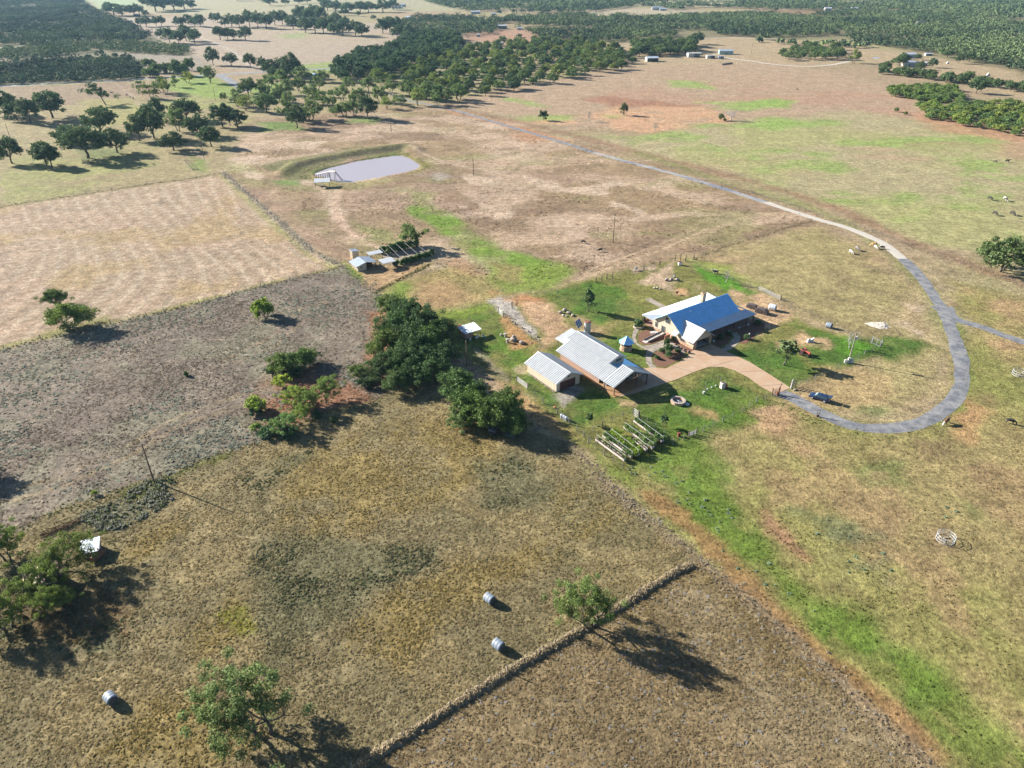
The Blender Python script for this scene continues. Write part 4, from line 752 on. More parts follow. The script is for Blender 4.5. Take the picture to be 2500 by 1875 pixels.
# --- woods: single trees while they can be told apart
def sample(pts, spacing, seed, n=9999, ymax=1e9):
    P = WP(pts); rg = np.random.default_rng(seed); out = []; cell = {}
    A = 0.5 * abs(np.dot(P[:, 0], np.roll(P[:, 1], 1)) - np.dot(P[:, 1], np.roll(P[:, 0], 1))); tries = int(A / spacing ** 2 * 12) + 50
    cx = rg.uniform(P[:, 0].min(), P[:, 0].max(), tries * 3); cy = rg.uniform(P[:, 1].min(), P[:, 1].max(), tries * 3); ins = sdf_poly(P, cx, cy) > 0
    for x, y in zip(cx[ins], cy[ins]):
        k = (int(x // spacing), int(y // spacing)); ok = True
        for i in (-1, 0, 1):
            for j in (-1, 0, 1):
                for q in cell.get((k[0] + i, k[1] + j), ()):
                    if (q[0] - x) ** 2 + (q[1] - y) ** 2 < spacing ** 2: ok = False
        if ok: cell.setdefault(k, []).append((x, y)); out.append((x, y))
        if len(out) >= n: break
    return out
def wood(pts, spacing, seed, kinds, W, H, name, label, group, tints, n=9999, cat='tree'):
    r = random.Random(seed)
    for x, y in sample(pts, spacing, seed, n):
        k = r.uniform(.75, 1.25); tree(r.choice(kinds), x, y, W * k, H * k * r.uniform(.9, 1.1), name, label, group, tint=r.choice(tints), cat=cat)
wood([(815, 205), (830, 175), (860, 140), (950, 132), (985, 104), (1030, 86), (1120, 96), (1124, 122), (1060, 150), (1000, 165), (960, 185), (900, 195)], 10.5, 11, ['oak', 'tall_oak'], 13, 11, 'dark_oak_tree', 'dark oak crowded into the black green core of the wood', 'dark core of the wood', [DKO, (.55, .68, .75), (.6, .74, .85)])
wood([(905, 200), (965, 187), (1010, 166), (1070, 150), (1128, 124), (1250, 104), (1340, 104), (1420, 106), (1545, 136), (1545, 166), (1440, 184), (1340, 206), (1240, 226), (1150, 244), (1080, 248), (1000, 236)], 10.2, 12, ['oak', 'oak', 'mesquite', 'tall_oak'], 11.5, 9, 'wood_tree', 'mid green tree packed into the broad wood that borders the drive', 'broad wood bordering the drive', [MID, (1.0, 1.08, .78), (.75, .88, .85), (.6, .74, .75), (1.15, 1.15, .7), (1.3, 1.25, .75)], 260)
wood([(1545, 112), (1690, 110), (1690, 130), (1620, 138), (1560, 138)], 10, 13, ['oak'], 12.5, 10, 'farm_tree', 'dark tree shading the sheds of the far farmstead', 'trees at the far farmstead', [DKO, MID])
ptree('oak', 1703, 108, 36, 30, 'lone_oak_tree', 'solitary round oak on the pale lane beyond the farmstead', tint=DKO)
wood([(1905, 135), (1950, 118), (2050, 122), (2060, 140), (2040, 147), (1915, 148)], 12, 14, ['mesquite', 'oak'], 12, 8, 'grove_tree', 'grey green tree of the island grove beside the white track', 'island grove by the white track', [MID, (.9, 1, .9)])
ptree('mesquite', 2083, 154, 32, 34, 'lone_tree', 'bright green tree at the right end of the island grove', tint=LGT)
wood([(2150, 182), (2230, 190), (2330, 206), (2400, 212), (2400, 200), (2300, 192), (2200, 176), (2152, 172)], 9, 15, ['oak', 'shrub'], 11, 7, 'hedgerow_tree', 'tree of the hedgerow below the far ranch house', 'hedgerow below the far ranch house', [MID, (.75, .85, .85)])
wood([(2405, 212), (2520, 232), (2520, 220), (2410, 204)], 9, 16, ['oak', 'shrub'], 11, 7, 'hedgerow_tree', 'tree of the hedgerow right of its gap, by the right edge', 'hedgerow by the right edge', [MID, (.75, .85, .85)])
ptree('oak', 2382, 228, 42, 36, 'lone_oak_tree', 'dense rounded tree standing forward of the hedgerow gap', tint=(.7, .82, .85))
wood([(2165, 222), (2240, 214), (2320, 218), (2350, 240), (2340, 258), (2250, 250), (2180, 236)], 6.5, 17, ['shrub', 'light_shrub'], 8, 4.6, 'mesquite_shrub', 'light green shrub of the brush patch, upper half', 'upper half of the brush patch at right', [(1.1, 1.2, .75), (.9, 1.05, .8)], cat='bush')
wood([(2230, 262), (2350, 262), (2440, 250), (2560, 258), (2560, 345), (2500, 335), (2420, 322), (2350, 306), (2270, 292)], 6.8, 18, ['shrub', 'light_shrub', 'light_shrub'], 8, 4.4, 'mesquite_shrub', 'yellow green shrub of the brush patch, lower half by the right edge', 'lower half of the brush patch at right', [(1.2, 1.3, .75), (1.45, 1.4, .8), (.95, 1.1, .85), (.8, .95, .8)], cat='bush')
for px, py, w_, h_, lab in ((2188, 273, 14, 11, 'small bush alone left of the brush patch'), (2210, 280, 12, 9, 'smaller bush near the lone one left of the brush patch'), (2340, 240, 26, 16, 'separate round bush above the lower brush')): ptree('shrub', px, py, w_, h_, 'lone_bush', lab, tint=LGT, cat='bush')
for px, py, w_, h_, lab in ((2195, 162, 34, 28, 'dark oak left of the far ranch house'), (2205, 158, 30, 26, 'round dark oak touching the far ranch house'), (2180, 158, 18, 16, 'small oak at the left of the far ranch group'), (2245, 170, 24, 20, 'bush oak in front of the far ranch house'), (2275, 165, 24, 22, 'oak right of the far ranch house'), (2203, 145, 20, 16, 'oak behind the far ranch house roof'), (2340, 155, 22, 24, 'half bare tree beside the far corral'), (2365, 152, 34, 26, 'grey green tree over the far corral'), (2312, 140, 30, 16, 'dark oak left of the far corral'), (2240, 146, 20, 14, 'oak between the two roofs of the far ranch')):
    ptree('oak', px, py, w_, h_, 'ranch_tree', lab, 'trees round the far ranch house', tint=(.75, .85, .85))
# --- far woods that read as one mass
def far_wood(name, pts, spacing, W, H, label, seed, c0, c1, per=44, size=1.25, cat='forest', gapmin=.36):
    pt = np.array(sample(pts, spacing, seed)); rg = np.random.default_rng(seed); gap = fbm(pt[:, 0], pt[:, 1], spacing * 9, 4, seed); pt = pt[gap > gapmin]; n = len(pt); k = np.clip(rg.lognormal(0, .28, n), .55, 1.7)
    tot = n * per; ti = np.repeat(np.arange(n), per); d = rg.normal(size=(tot, 3)); d /= np.linalg.norm(d, axis=1)[:, None]; d[:, 2] = np.abs(d[:, 2]) * 1.0 - .22
    r = rg.uniform(.62, 1.05, tot)[:, None]; lump = (1 + .22 * np.sin(d[:, 0] * 5 + ti * 1.7) * np.cos(d[:, 1] * 5 + ti))[:, None]
    c = d * r * lump * np.stack([W * .5 * k[ti], W * .5 * k[ti], H * .62 * k[ti]], 1); c[:, 2] += H * .38 * k[ti]; c[:, 0] += pt[ti, 0]; c[:, 1] += pt[ti, 1]
    nrm = d + rg.normal(size=(tot, 3)) * .55; nrm /= np.linalg.norm(nrm, axis=1)[:, None]; t = np.cross(nrm, rg.normal(size=(tot, 3))); t /= np.linalg.norm(t, axis=1)[:, None]; b = np.cross(nrm, t)
    s = (size * W / 9 * rg.uniform(.6, 1.3, tot))[:, None]; v = np.stack([c - t * s, c - b * s * .8, c + t * s, c + b * s * .8], 1).reshape(-1, 3); v[:, 2] = np.maximum(v[:, 2], .05)
    tc = np.array(c0)[None] + (np.array(c1) - np.array(c0))[None] * np.clip(sm(.3, .7, fbm(pt[:, 0], pt[:, 1], spacing * 7, 3, seed + 50)) * .7 + rg.normal(0, .22, n) + .1, 0, 1)[:, None]; colr = np.concatenate([tc[ti] * rg.uniform(.7, 1.3, (tot, 1)), np.ones((tot, 1))], 1)
    o = np_mesh(name, v, np.arange(tot * 4), 4, FARLEAF, ('leafc', 'FACE', colr)); tag(o, label, cat, None, 'stuff'); return n
FARLEAF = bpy.data.materials.new('far_foliage'); FARLEAF.use_nodes = True; nt = FARLEAF.node_tree; b = nt.nodes['Principled BSDF']; b.inputs['Roughness'].default_value = .9; b.inputs['Specular IOR Level'].default_value = .1
a = nd(nt, 'ShaderNodeAttribute', attribute_name='leafc'); nt.links.new(a.outputs['Color'], b.inputs['Base Color'])
GD, GL, GO = (.036, .058, .03), (.125, .165, .066), (.165, .18, .065)
far_wood('mesquite_forest', [(-10, -6), (185, -6), (228, 24), (278, 46), (322, 62), (366, 88), (345, 103), (170, 108), (-10, 126)], 8.5, 11, 7.5, 'unbroken mesquite forest filling the upper left corner', 201, GD, GL, 110, .6)
far_wood('mesquite_brush', [(-10, 128), (180, 108), (300, 103), (458, 118), (452, 136), (330, 131), (250, 122), (120, 140), (-10, 146)], 7.5, 9, 5, 'yellow green brush along the front of the upper left forest', 202, GL, GO, 100, .7)
far_wood('open_brush', [(0, 148), (130, 140), (300, 138), (330, 150), (200, 160), (60, 162)], 14, 9, 5, 'scattered round brush on the open ground at upper left', 203, GD, GL, 60)
far_wood('roadside_thicket', [(-20, 163), (120, 152), (280, 148), (345, 158), (338, 194), (200, 200), (-20, 209)], 6.0, 8, 5.5, 'dense dark thicket standing along the far side of the county road', 204, GD, GL, 130, .65)
far_wood('middle_wood', [(1130, 62), (1240, 48), (1450, 36), (1560, 48), (1700, 40), (1840, 36), (1960, 46), (2050, 86), (1900, 92), (1700, 86), (1500, 102), (1340, 101), (1300, 84), (1260, 72), (1150, 74)], 9.5, 13, 9, 'belt of green wood across the middle distance behind the farmsteads', 205, GD, GL, 130, .55)
far_wood('orchard_wood', [(960, 68), (1000, 48), (1060, 44), (1130, 44), (1210, 56), (1205, 84), (1110, 90), (1060, 82)], 11, 13, 9, 'looser wood with red soil showing, right of the pale far field', 206, GD, GL, 130, .55)
far_wood('right_forest', [(1960, 44), (2060, 30), (2260, 30), (2520, 60), (2520, 182), (2420, 160), (2380, 150), (2290, 132), (2160, 116), (2080, 98), (2052, 88)], 9.5, 13, 9, 'wide forest falling away to the right edge', 207, GD, GL, 130, .55)
far_wood('horizon_forest', [(1030, 2), (1120, -8), (2520, -14), (2520, 58), (2250, 28), (2060, 26), (1880, 24), (1700, 18), (1640, 26), (1560, 14), (1440, 30), (1200, 34), (1130, 26), (1080, 16)], 15, 19, 11, 'hazy forest along the whole upper right edge', 208, (.055, .082, .038), (.11, .145, .06), 90, .6)
far_wood('distant_wood', [(-20, -22), (340, -20), (340, -9), (-20, -8)], 22, 26, 12, 'blue hazy wood on the far rim, left', 209, GD, GL, 30, 1.2)
far_wood('rim_wood', [(300, -40), (2700, -42), (2700, -18), (1100, -16), (900, -12), (600, -20), (320, -22)], 40, 46, 15, 'blue hazy wood on the far rim beyond everything', 210, GD, GL, 24, 1.2)
far_wood('track_brush', [(1850, 92), (1960, 98), (2060, 100), (2140, 122), (2040, 116), (1950, 112), (1850, 104)], 13, 12, 7, 'loose brush between the forest and the island grove', 211, GD, GL, 70, 1.1)
# ------------------------------------------------------------------ buildings
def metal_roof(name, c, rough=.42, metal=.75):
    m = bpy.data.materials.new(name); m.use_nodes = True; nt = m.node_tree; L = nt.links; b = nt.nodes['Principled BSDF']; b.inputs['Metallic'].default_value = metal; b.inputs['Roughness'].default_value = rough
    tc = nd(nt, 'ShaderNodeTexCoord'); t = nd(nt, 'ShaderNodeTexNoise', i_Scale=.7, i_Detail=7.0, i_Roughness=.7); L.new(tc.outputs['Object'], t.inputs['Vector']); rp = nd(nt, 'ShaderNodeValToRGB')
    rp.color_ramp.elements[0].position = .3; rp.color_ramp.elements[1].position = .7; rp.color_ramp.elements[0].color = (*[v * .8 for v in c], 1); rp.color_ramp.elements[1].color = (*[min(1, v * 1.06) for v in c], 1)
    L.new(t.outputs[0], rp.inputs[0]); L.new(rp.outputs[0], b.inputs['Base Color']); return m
ROOF = metal_roof('sky_tinted_galvanised_roof', (.38, .68, .90), .3, .92); ROOFW = metal_roof('white_metal_roof', (.40, .41, .41), .5, .15)  # ROOF base is tinted blue to carry the sky's reflection on shaded slopes
SID = mat('cream_siding', alb(226, 206, 180, .62), .8, var=.06, scale=.8); STN = mat('ashlar_stone', alb(214, 178, 148, .5), .9, var=.35, scale=2.2, kind='vor', bump=.03)
DKR = mat('dark_red_door', (.09, .035, .028), .6); GLS = mat('dark_glass', (.03, .045, .05), .12, spec=.6, var=.1); TRIM = mat('white_trim', (.42, .41, .39), .6, var=.05); BRW = mat('dark_post', (.10, .07, .055), .8); INT = mat('dark_interior', (.10, .09, .085), .9)
RUST = mat('rust', (.17, .075, .045), .9, var=.55, scale=4); WOODG = mat('grey_wood', (.17, .15, .135), .9, var=.3, scale=5, stretch=(1, 1, .3)); WOODR = mat('red_wood', (.30, .13, .075), .8, var=.25, scale=4); GALV = mat('galvanised_tank', (.45, .47, .50), .45, metal=.4, var=.15, scale=2)
ROCK = mat('pale_rock', (.28, .24, .20), .95, var=.25, scale=1.8, bump=.05); CONG = mat('grey_concrete', (.34, .32, .29), .9, var=.2, scale=1.2); TIN = mat('weathered_tin', (.36, .40, .44), .45, metal=.5, var=.2, scale=1.5); PINK = mat('pinkish_boards', alb(200, 168, 150, .5), .9, var=.15, scale=2)
def V(*p): return Vector(p)
def ribbed(mb, a, b, c, d, pitch=.6, rh=.05, rw=.13, th=.12):
    """sheet a-b along the eave, d-c along the ridge, raised ribs running up the slope"""
    a, b, c, d = map(Vector, (a, b, c, d)); n = (b - a).cross(d - a).normalized()
    if n.z < 0: n = -n
    mb.prism([a, b, c, d] if (b - a).cross(c - a).z < 0 else [d, c, b, a], -n * th) if False else None
    k = len(mb.v); lo = -n * th
    mb.v += [tuple(p) for p in (a, b, c, d, a + lo, b + lo, c + lo, d + lo)]
    for f in ((0, 1, 2, 3), (7, 6, 5, 4), (0, 4, 5, 1), (1, 5, 6, 2), (2, 6, 7, 3), (3, 7, 4, 0)): mb.f.append([k + i for i in f])
    ln = (b - a).length; nr = max(2, int(ln / pitch)); e = (b - a).normalized()
    for i in range(nr + 1):
        t = min(max((i) / nr, .004), .996); p = a.lerp(b, t); q = d.lerp(c, t); h = e * rw * .5; up = n * rh; k = len(mb.v); z = n * .002
        mb.v += [tuple(w_) for w_ in (p - h * 1.5 + z, p - h * .7 + up, p + h * .7 + up, p + h * 1.5 + z, q - h * 1.5 + z, q - h * .7 + up, q + h * .7 + up, q + h * 1.5 + z)]
        for f in ((0, 4, 5, 1), (1, 5, 6, 2), (2, 6, 7, 3), (0, 1, 2, 3), (7, 6, 5, 4)): mb.f.append([k + j for j in f])
def clip_sheet(mb, pts, e0, pitch=.6, rh=.05, rw=.13, th=.12):
    """ribbed sheet over any planar polygon; ribs run square to the eave direction e0"""
    P = [Vector(p) for p in pts]; n = (P[1] - P[0]).cross(P[2] - P[0]).normalized()
    if n.z < 0: n = -n; P = P[::-1]
    k = len(mb.v); m = len(P); mb.v += [tuple(p) for p in P] + [tuple(p - n * th) for p in P]; mb.f.append([k + i for i in range(m)]); mb.f.append([k + m + i for i in range(m)][::-1])
    for i in range(m): j = (i + 1) % m; mb.f.append([k + i, k + m + i, k + m + j, k + j])
    e = Vector(e0).normalized(); g = n.cross(e).normalized(); s = [(p - P[0]).dot(e) for p in P]; u = [(p - P[0]).dot(g) for p in P]
    x = min(s) + pitch * .5
    while x < max(s):
        ys_ = []
        for i in range(m):
            j = (i + 1) % m
            if (s[i] - x) * (s[j] - x) < 0: t = (x - s[i]) / (s[j] - s[i]); ys_.append(u[i] + t * (u[j] - u[i]))
        if len(ys_) >= 2 and max(ys_) - min(ys_) > .3:
            p = P[0] + e * x + g * min(ys_); q = P[0] + e * x + g * max(ys_); h = e * rw * .5; up = n * rh; z = n * .002; k = len(mb.v)
            mb.v += [tuple(w_) for w_ in (p - h * 1.5 + z, p - h * .7 + up, p + h * .7 + up, p + h * 1.5 + z, q - h * 1.5 + z, q - h * .7 + up, q + h * .7 + up, q + h * 1.5 + z)]
            for f in ((0, 4, 5, 1), (1, 5, 6, 2), (2, 6, 7, 3), (0, 1, 2, 3), (7, 6, 5, 4)): mb.f.append([k + jj for jj in f])
        x += pitch
def wall(mb, pts, th, nrm, batten=.6):
    """vertical wall polygon, thickness th inward, battens proud on the outside"""
    P = [Vector(p) for p in pts]; nv = Vector(nrm).normalized(); mb.prism(P, -nv * th)
    if batten:
        e = Vector((-nv.y, nv.x, 0)); s = [(p - P[0]).dot(e) for p in P]; z = [p.z for p in P]; x = min(s) + batten * .5; m = len(P)
        while x < max(s):
            c = []
            for i in range(m):
                j = (i + 1) % m
                if (s[i] - x) * (s[j] - x) < 0: t = (x - s[i]) / (s[j] - s[i]); c.append(z[i] + t * (z[j] - z[i]))
            if len(c) >= 2:
                b = P[0] + e * x; lo, hi = min(c), max(c)
                q = [Vector((b.x, b.y, lo)) - e * .04, Vector((b.x, b.y, lo)) + e * .04, Vector((b.x, b.y, hi)) + e * .04, Vector((b.x, b.y, hi)) - e * .04]; mb.prism([p + nv * .045 for p in q], -nv * .04)
            x += batten
def window(parent, c, w_, h_, nrm, name='window'):
    nv = Vector(nrm).normalized(); e = Vector((-nv.y, nv.x, 0)); c = Vector(c); up = Vector((0, 0, 1)); fr = MB()
    for s in (-1, 1):
        fr.prism([c + e * s * w_ / 2 - e * .06 - up * h_ / 2, c + e * s * w_ / 2 + e * .06 - up * h_ / 2, c + e * s * w_ / 2 + e * .06 + up * h_ / 2, c + e * s * w_ / 2 - e * .06 + up * h_ / 2], nv * .09)
        fr.prism([c - e * (w_ / 2 - .06) + up * (s * h_ / 2 - .06), c + e * (w_ / 2 - .06) + up * (s * h_ / 2 - .06), c + e * (w_ / 2 - .06) + up * (s * h_ / 2 + .06), c - e * (w_ / 2 - .06) + up * (s * h_ / 2 + .06)], nv * .085)
    fr.prism([c - e * .03 - up * (h_ / 2 - .06), c + e * .03 - up * (h_ / 2 - .06), c + e * .03 + up * (h_ / 2 - .06), c - e * .03 + up * (h_ / 2 - .06)], nv * .08)
    f = fr.build(name, WOODG, parent); p = MB(); p.prism([c - e * (w_ / 2 - .05) - up * (h_ / 2 - .05), c + e * (w_ / 2 - .05) - up * (h_ / 2 - .05), c + e * (w_ / 2 - .05) + up * (h_ / 2 - .05), c - e * (w_ / 2 - .05) + up * (h_ / 2 - .05)], nv * .05)
    p.build('pane', GLS, f); return f
def posts(parent, pts, r, m, name='post', z0=0, square=True):
    for x, y, z in pts:
        k = MB(); k.box(x, y, (z0 + z) / 2, r * 2, r * 2, z - z0) if square else k.tube((x, y, z0), (x, y, z), r); k.build(name, m, parent)
# ---- ranch house
H0 = empty('ranch_house', (48.66, 169.02, 0), R(35)); tag(H0, 'long ranch house with a steep blue shaded metal roof, stone chimney and garage wing', 'house')
k = MB()
wall(k, [(0, 3.9, .0), (0, 15.4, .0), (0, 15.4, 2.75), (0, 9.65, 6.75), (0, 3.9, 2.75)], .2, (-1, 0, 0))
wall(k, [(7.2, 4.7, 0), (23.5, 4.7, 0), (23.5, 4.7, 3.3), (7.2, 4.7, 3.3)], .2, (0, -1, 0)); wall(k, [(.2, 15.2, 0), (23.5, 15.2, 0), (23.5, 15.2, 3.1), (.2, 15.2, 3.1)], .2, (0, 1, 0)); wall(k, [(23.5, 4.9, 0), (23.5, 15.0, 0), (23.5, 15, 3.0), (23.5, 9.65, 6.6), (23.5, 4.9, 3.2)], .2, (1, 0, 0))
wl = k.build('wall', SID, H0)
k = MB(); k.prism([(-.05, 3.9, 0), (-.05, 15.45, 0), (-.05, 15.45, .9), (-.05, 3.9, .9)], (.05, 0, 0)); k.build('stone_base', STN, H0)
k = MB(); rs = dict(pitch=.62, rh=.035, rw=.08)
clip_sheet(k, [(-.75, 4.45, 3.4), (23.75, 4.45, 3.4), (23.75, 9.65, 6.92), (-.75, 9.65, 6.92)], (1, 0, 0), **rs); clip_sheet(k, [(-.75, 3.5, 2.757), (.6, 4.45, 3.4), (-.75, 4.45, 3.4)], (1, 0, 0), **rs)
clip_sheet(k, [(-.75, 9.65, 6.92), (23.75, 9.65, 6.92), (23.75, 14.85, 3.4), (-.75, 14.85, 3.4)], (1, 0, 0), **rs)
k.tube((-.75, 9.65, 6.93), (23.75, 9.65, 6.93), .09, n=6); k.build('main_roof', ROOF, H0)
k = MB(); rp = dict(pitch=.62, rh=.07, rw=.16)
clip_sheet(k, [(6.2, 1.45, 2.6), (27.7, 1.45, 2.6), (25.9, 4.45, 3.39), (6.2, 4.45, 3.39)], (1, 0, 0), **rp); clip_sheet(k, [(27.7, 1.45, 2.6), (27.7, 20.2, 2.6), (23.75, 14.6, 4.38), (23.75, 5.95, 4.38), (25.9, 4.45, 3.41)], (0, 1, 0), **rs)
clip_sheet(k, [(.3, 20.2, 2.5), (27.7, 20.2, 2.5), (25.9, 14.85, 3.39), (4.7, 14.85, 3.39)], (1, 0, 0), **rs); clip_sheet(k, [(.3, 20.2, 2.5), (4.7, 14.85, 3.39), (.2, 15.1, 2.5)], (0, 1, 0), **rp)
k.build('porch_roof', metal_roof('ribbed_porch_sheet', (.46, .50, .53), .45, .25), H0)
posts(H0, [(9, 1.9, 2.6), (14, 1.9, 2.6), (19, 1.9, 2.6), (24, 1.9, 2.6), (27.2, 2.0, 2.55), (27.2, 9, 2.6), (.6, 15.6, 2.5), (.7, 19.7, 2.45), (8, 19.7, 2.5)], .1, BRW)
k = MB(); k.box(17, 3.1, .06, 21.5, 3.6, .12); k.box(14, 17.6, .06, 27, 5.2, .118); k.build('porch_slab', mat('red_brown_slab', (.22, .13, .10), .9), H0)
ch = MB(); ch.box(15.6, 11.7, 6.3, 1.25, 1.0, 4.0); ch.box(15.6, 11.7, 8.34, 1.45, 1.2, .16); c_ = ch.build('chimney', STN, H0); f = MB(); f.tube((15.6, 11.7, 8.4), (15.6, 11.7, 8.7), .22, n=10); f.tube((15.6, 11.7, 8.7), (15.6, 11.7, 8.78), .34, .3, n=10); f.build('flue_cap', BRW, c_)
for x, y, z, h in ((7.5, 10.6, 6.28, .7), (7.0, 8.3, 6.0, .35), (17.5, 7.4, 5.4, .3)): k = MB(); k.tube((x, y, z - .2), (x, y, z + h), .06); k.tube((x, y, z + h), (x, y, z + h + .08), .11, n=8); k.build('vent_pipe', TRIM, H0)
window(H0, (-.0, 9.9, 4.7), 1.7, 1.5, (-1, 0, 0)); window(H0, (0, 13.9, 2.0), .9, 1.4, (-1, 0, 0)); window(H0, (0, 11.2, 1.55), 1.2, 1.9, (-1, 0, 0))
for x in (10, 13.5, 20): window(H0, (x, 4.72, 1.7), 1.4, 1.4, (0, -1, 0))
k = MB(); k.box(16.8, 4.76, 1.05, 1.1, .12, 2.1); d = k.build('front_door', DKR, H0); k = MB(); k.tube((17.2, 4.66, 1.0), (17.2, 4.6, 1.0), .05, n=6); k.build('handle', GALV, d)
k = MB(); clip_sheet(k, [(-1.5, 5.2, 2.25), (-1.5, 7.2, 2.25), (-.02, 7.2, 2.95), (-.02, 5.2, 2.95)], (0, 1, 0), .5); k.build('door_canopy', ROOFW, H0)
# garage wing
g = MB(); wall(g, [(0, 0, .8), (0, 3.9, .8), (0, 3.9, 2.75), (0, 0, 2.75)], .2, (-1, 0, 0)); wall(g, [(0.2, 0, 2.25), (6.8, 0, 2.25), (6.8, 0, 2.75), (3.1, 0, 5.1), (.2, 0, 2.75)], .2, (0, -1, 0), None); wall(g, [(7, .2, 0), (7, 4.6, 0), (7, 4.6, 2.75), (7, .2, 2.75)], .2, (1, 0, 0)); g.build('garage_wall', SID, H0)
k = MB(); k.prism([(-.08, 0, 0), (-.08, 3.9, 0), (-.08, 3.9, .8), (-.08, 0, .8)], (.3, 0, 0)); k.build('stone_base', STN, H0)
for x in (.5, 6.5): k = MB(); k.box(x, .05, 1.15, .9, .5, 2.3); k.build('garage_pier', STN, H0)
k = MB(); clip_sheet(k, [(-1.15, -.75, 2.42), (3.1, -.75, 5.3), (3.1, 7.3, 5.3), (-.8, 3.7, 2.66), (-1.15, 3.4, 2.42)], (0, 1, 0), .62, .05, .13); clip_sheet(k, [(7.4, -.75, 2.42), (7.4, 4.4, 2.42), (3.1, 7.3, 5.3), (3.1, -.75, 5.3)], (0, 1, 0), .62, .05, .13); k.tube((3.1, -.75, 5.32), (3.1, 7.2, 5.32), .08, n=6); k.build('garage_roof', ROOFW, H0)
k = MB(); k.box(3.5, 2.6, .07, 6.5, 4.9, .06); k.build('garage_floor', CONG, H0); k = MB(); k.box(3.5, 4.55, 1.3, 6.5, .1, 2.6); k.build('garage_back_wall', INT, H0)
k = MB(); k.box(2.0, 1.6, .5, .9, .7, 1.0); k.box(4.9, 3.6, .7, 1.2, .7, 1.4); k.build('garage_shelf', RUST, H0)
# ---- barn with raised centre
B0 = empty('barn', (28.99, 147.98, 0), R(34)); tag(B0, 'long cream barn with ribbed white metal roof and raised central clerestory', 'barn')
k = MB(); wall(k, [(-4.3, 7, 0), (-4.3, 22.6, 0), (-4.3, 22.6, 3.4), (-4.3, 7, 3.4)], .2, (-1, 0, 0), .55); wall(k, [(-4.1, 22.6, 0), (4.1, 22.6, 0), (4.1, 22.6, 3.3), (-1.5, 22.6, 4.6), (-4.1, 22.6, 3.5)], .2, (0, 1, 0)); wall(k, [(4.3, 7, 0), (4.3, 22.6, 0), (4.3, 22.6, 3.15), (4.3, 7, 3.15)], .2, (1, 0, 0)); k.build('wall', PINK, B0)
k = MB(); wall(k, [(-4.1, 7, 0), (4.1, 7, 0), (4.1, 7, 3.1), (-1.5, 7, 4.5), (-4.1, 7, 3.4)], .15, (0, -1, 0), .55); k.build('inner_wall', mat('barn_red', (.14, .06, .05), .8), B0)
for y in (20.2, 15.6, 11.0): window(B0, (-4.32, y, 1.9), 1.5, 1.15, (-1, 0, 0))
k = MB(); rb = dict(pitch=.62, rh=.12, rw=.16)
clip_sheet(k, [(-6.03, -.25, 2.8), (0, -.25, 5.42), (0, 3.7, 5.42), (-1.5, 3.7, 4.768), (-6.03, 3.7, 2.8)], (0, 1, 0), **rb); clip_sheet(k, [(-6.03, 3.7, 2.8), (-1.5, 3.7, 4.768), (-1.5, 22.6, 4.768), (-6.03, 22.6, 2.8)], (0, 1, 0), **rb)
clip_sheet(k, [(6.03, -.25, 2.8), (0, -.25, 5.42), (0, 3.7, 5.42), (6.03, 3.7, 2.8)], (0, 1, 0), **rb); k.tube((0, -.25, 5.44), (0, 3.7, 5.44), .08, n=6); k.build('lower_roof', ROOFW, B0)
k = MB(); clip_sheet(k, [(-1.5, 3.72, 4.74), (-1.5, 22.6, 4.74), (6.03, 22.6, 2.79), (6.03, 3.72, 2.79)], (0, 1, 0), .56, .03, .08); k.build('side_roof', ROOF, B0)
k = MB(); wall(k, [(-1.1, 6.9, 4.4), (3.3, 6.9, 3.2), (3.3, 6.9, 5.2), (1.1, 6.9, 6.15), (-1.1, 6.9, 5.2)], .15, (0, -1, 0), .5); wall(k, [(-1.12, 7.05, 4.3), (-1.12, 22.6, 4.3), (-1.12, 22.6, 5.2), (-1.12, 7.05, 5.2)], .15, (-1, 0, 0)); wall(k, [(3.3, 7.05, 3.2), (3.3, 22.6, 3.2), (3.3, 22.6, 5.2), (3.3, 7.05, 5.2)], .15, (1, 0, 0)); k.build('clerestory_wall', SID, B0)
k = MB(); clip_sheet(k, [(-1.75, 6.4, 5.15), (1.1, 6.4, 6.3), (1.1, 23, 6.3), (-1.75, 23, 5.15)], (0, 1, 0), **rb); clip_sheet(k, [(3.95, 6.4, 5.15), (1.1, 6.4, 6.3), (1.1, 23, 6.3), (3.95, 23, 5.15)], (0, 1, 0), **rb); k.tube((1.1, 6.4, 6.32), (1.1, 23, 6.32), .09, n=6); k.build('clerestory_roof', ROOFW, B0)
window(B0, (1.6, 6.88, 4.9), 1.6, .6, (0, -1, 0))
k = MB(); clip_sheet(k, [(-2.2, 23.0, 2.95), (3.4, 23.0, 4.45), (3.4, 28, 4.45), (-2.2, 28, 2.95)], (0, 1, 0), .56, .03, .08); k.build('awning', ROOFW, B0); posts(B0, [(-1.5, 27.2, 3.0), (3.0, 27.2, 4.3)], .08, BRW)
posts(B0, [(-5.1, .44, 3.0), (-5.1, 4, 3.0), (5.14, .14, 3.0), (5.14, 4, 3.0), (2.35, .6, 4.2), (-2.3, .6, 4.2)], .11, BRW)
k = MB(); k.box(0, .42, 2.9, 10.3, .16, .25); k.tube((-5, .42, 2.95), (0, .42, 5.2), .09, n=4); k.tube((5, .42, 2.95), (0, .42, 5.2), .09, n=4); k.tube((2.4, .42, 1.1), (5.0, .42, 2.8), .07, n=4); k.tube((0, .42, 2.9), (0, .42, 5.2), .08, n=4); k.build('truss', BRW, B0)
k = MB(); k.box(0, 11.2, .05, 11.0, 22.9, .10); k.build('slab', road_mat('barn_slab', alb(206, 158, 110), alb(226, 184, 140), .5), B0)
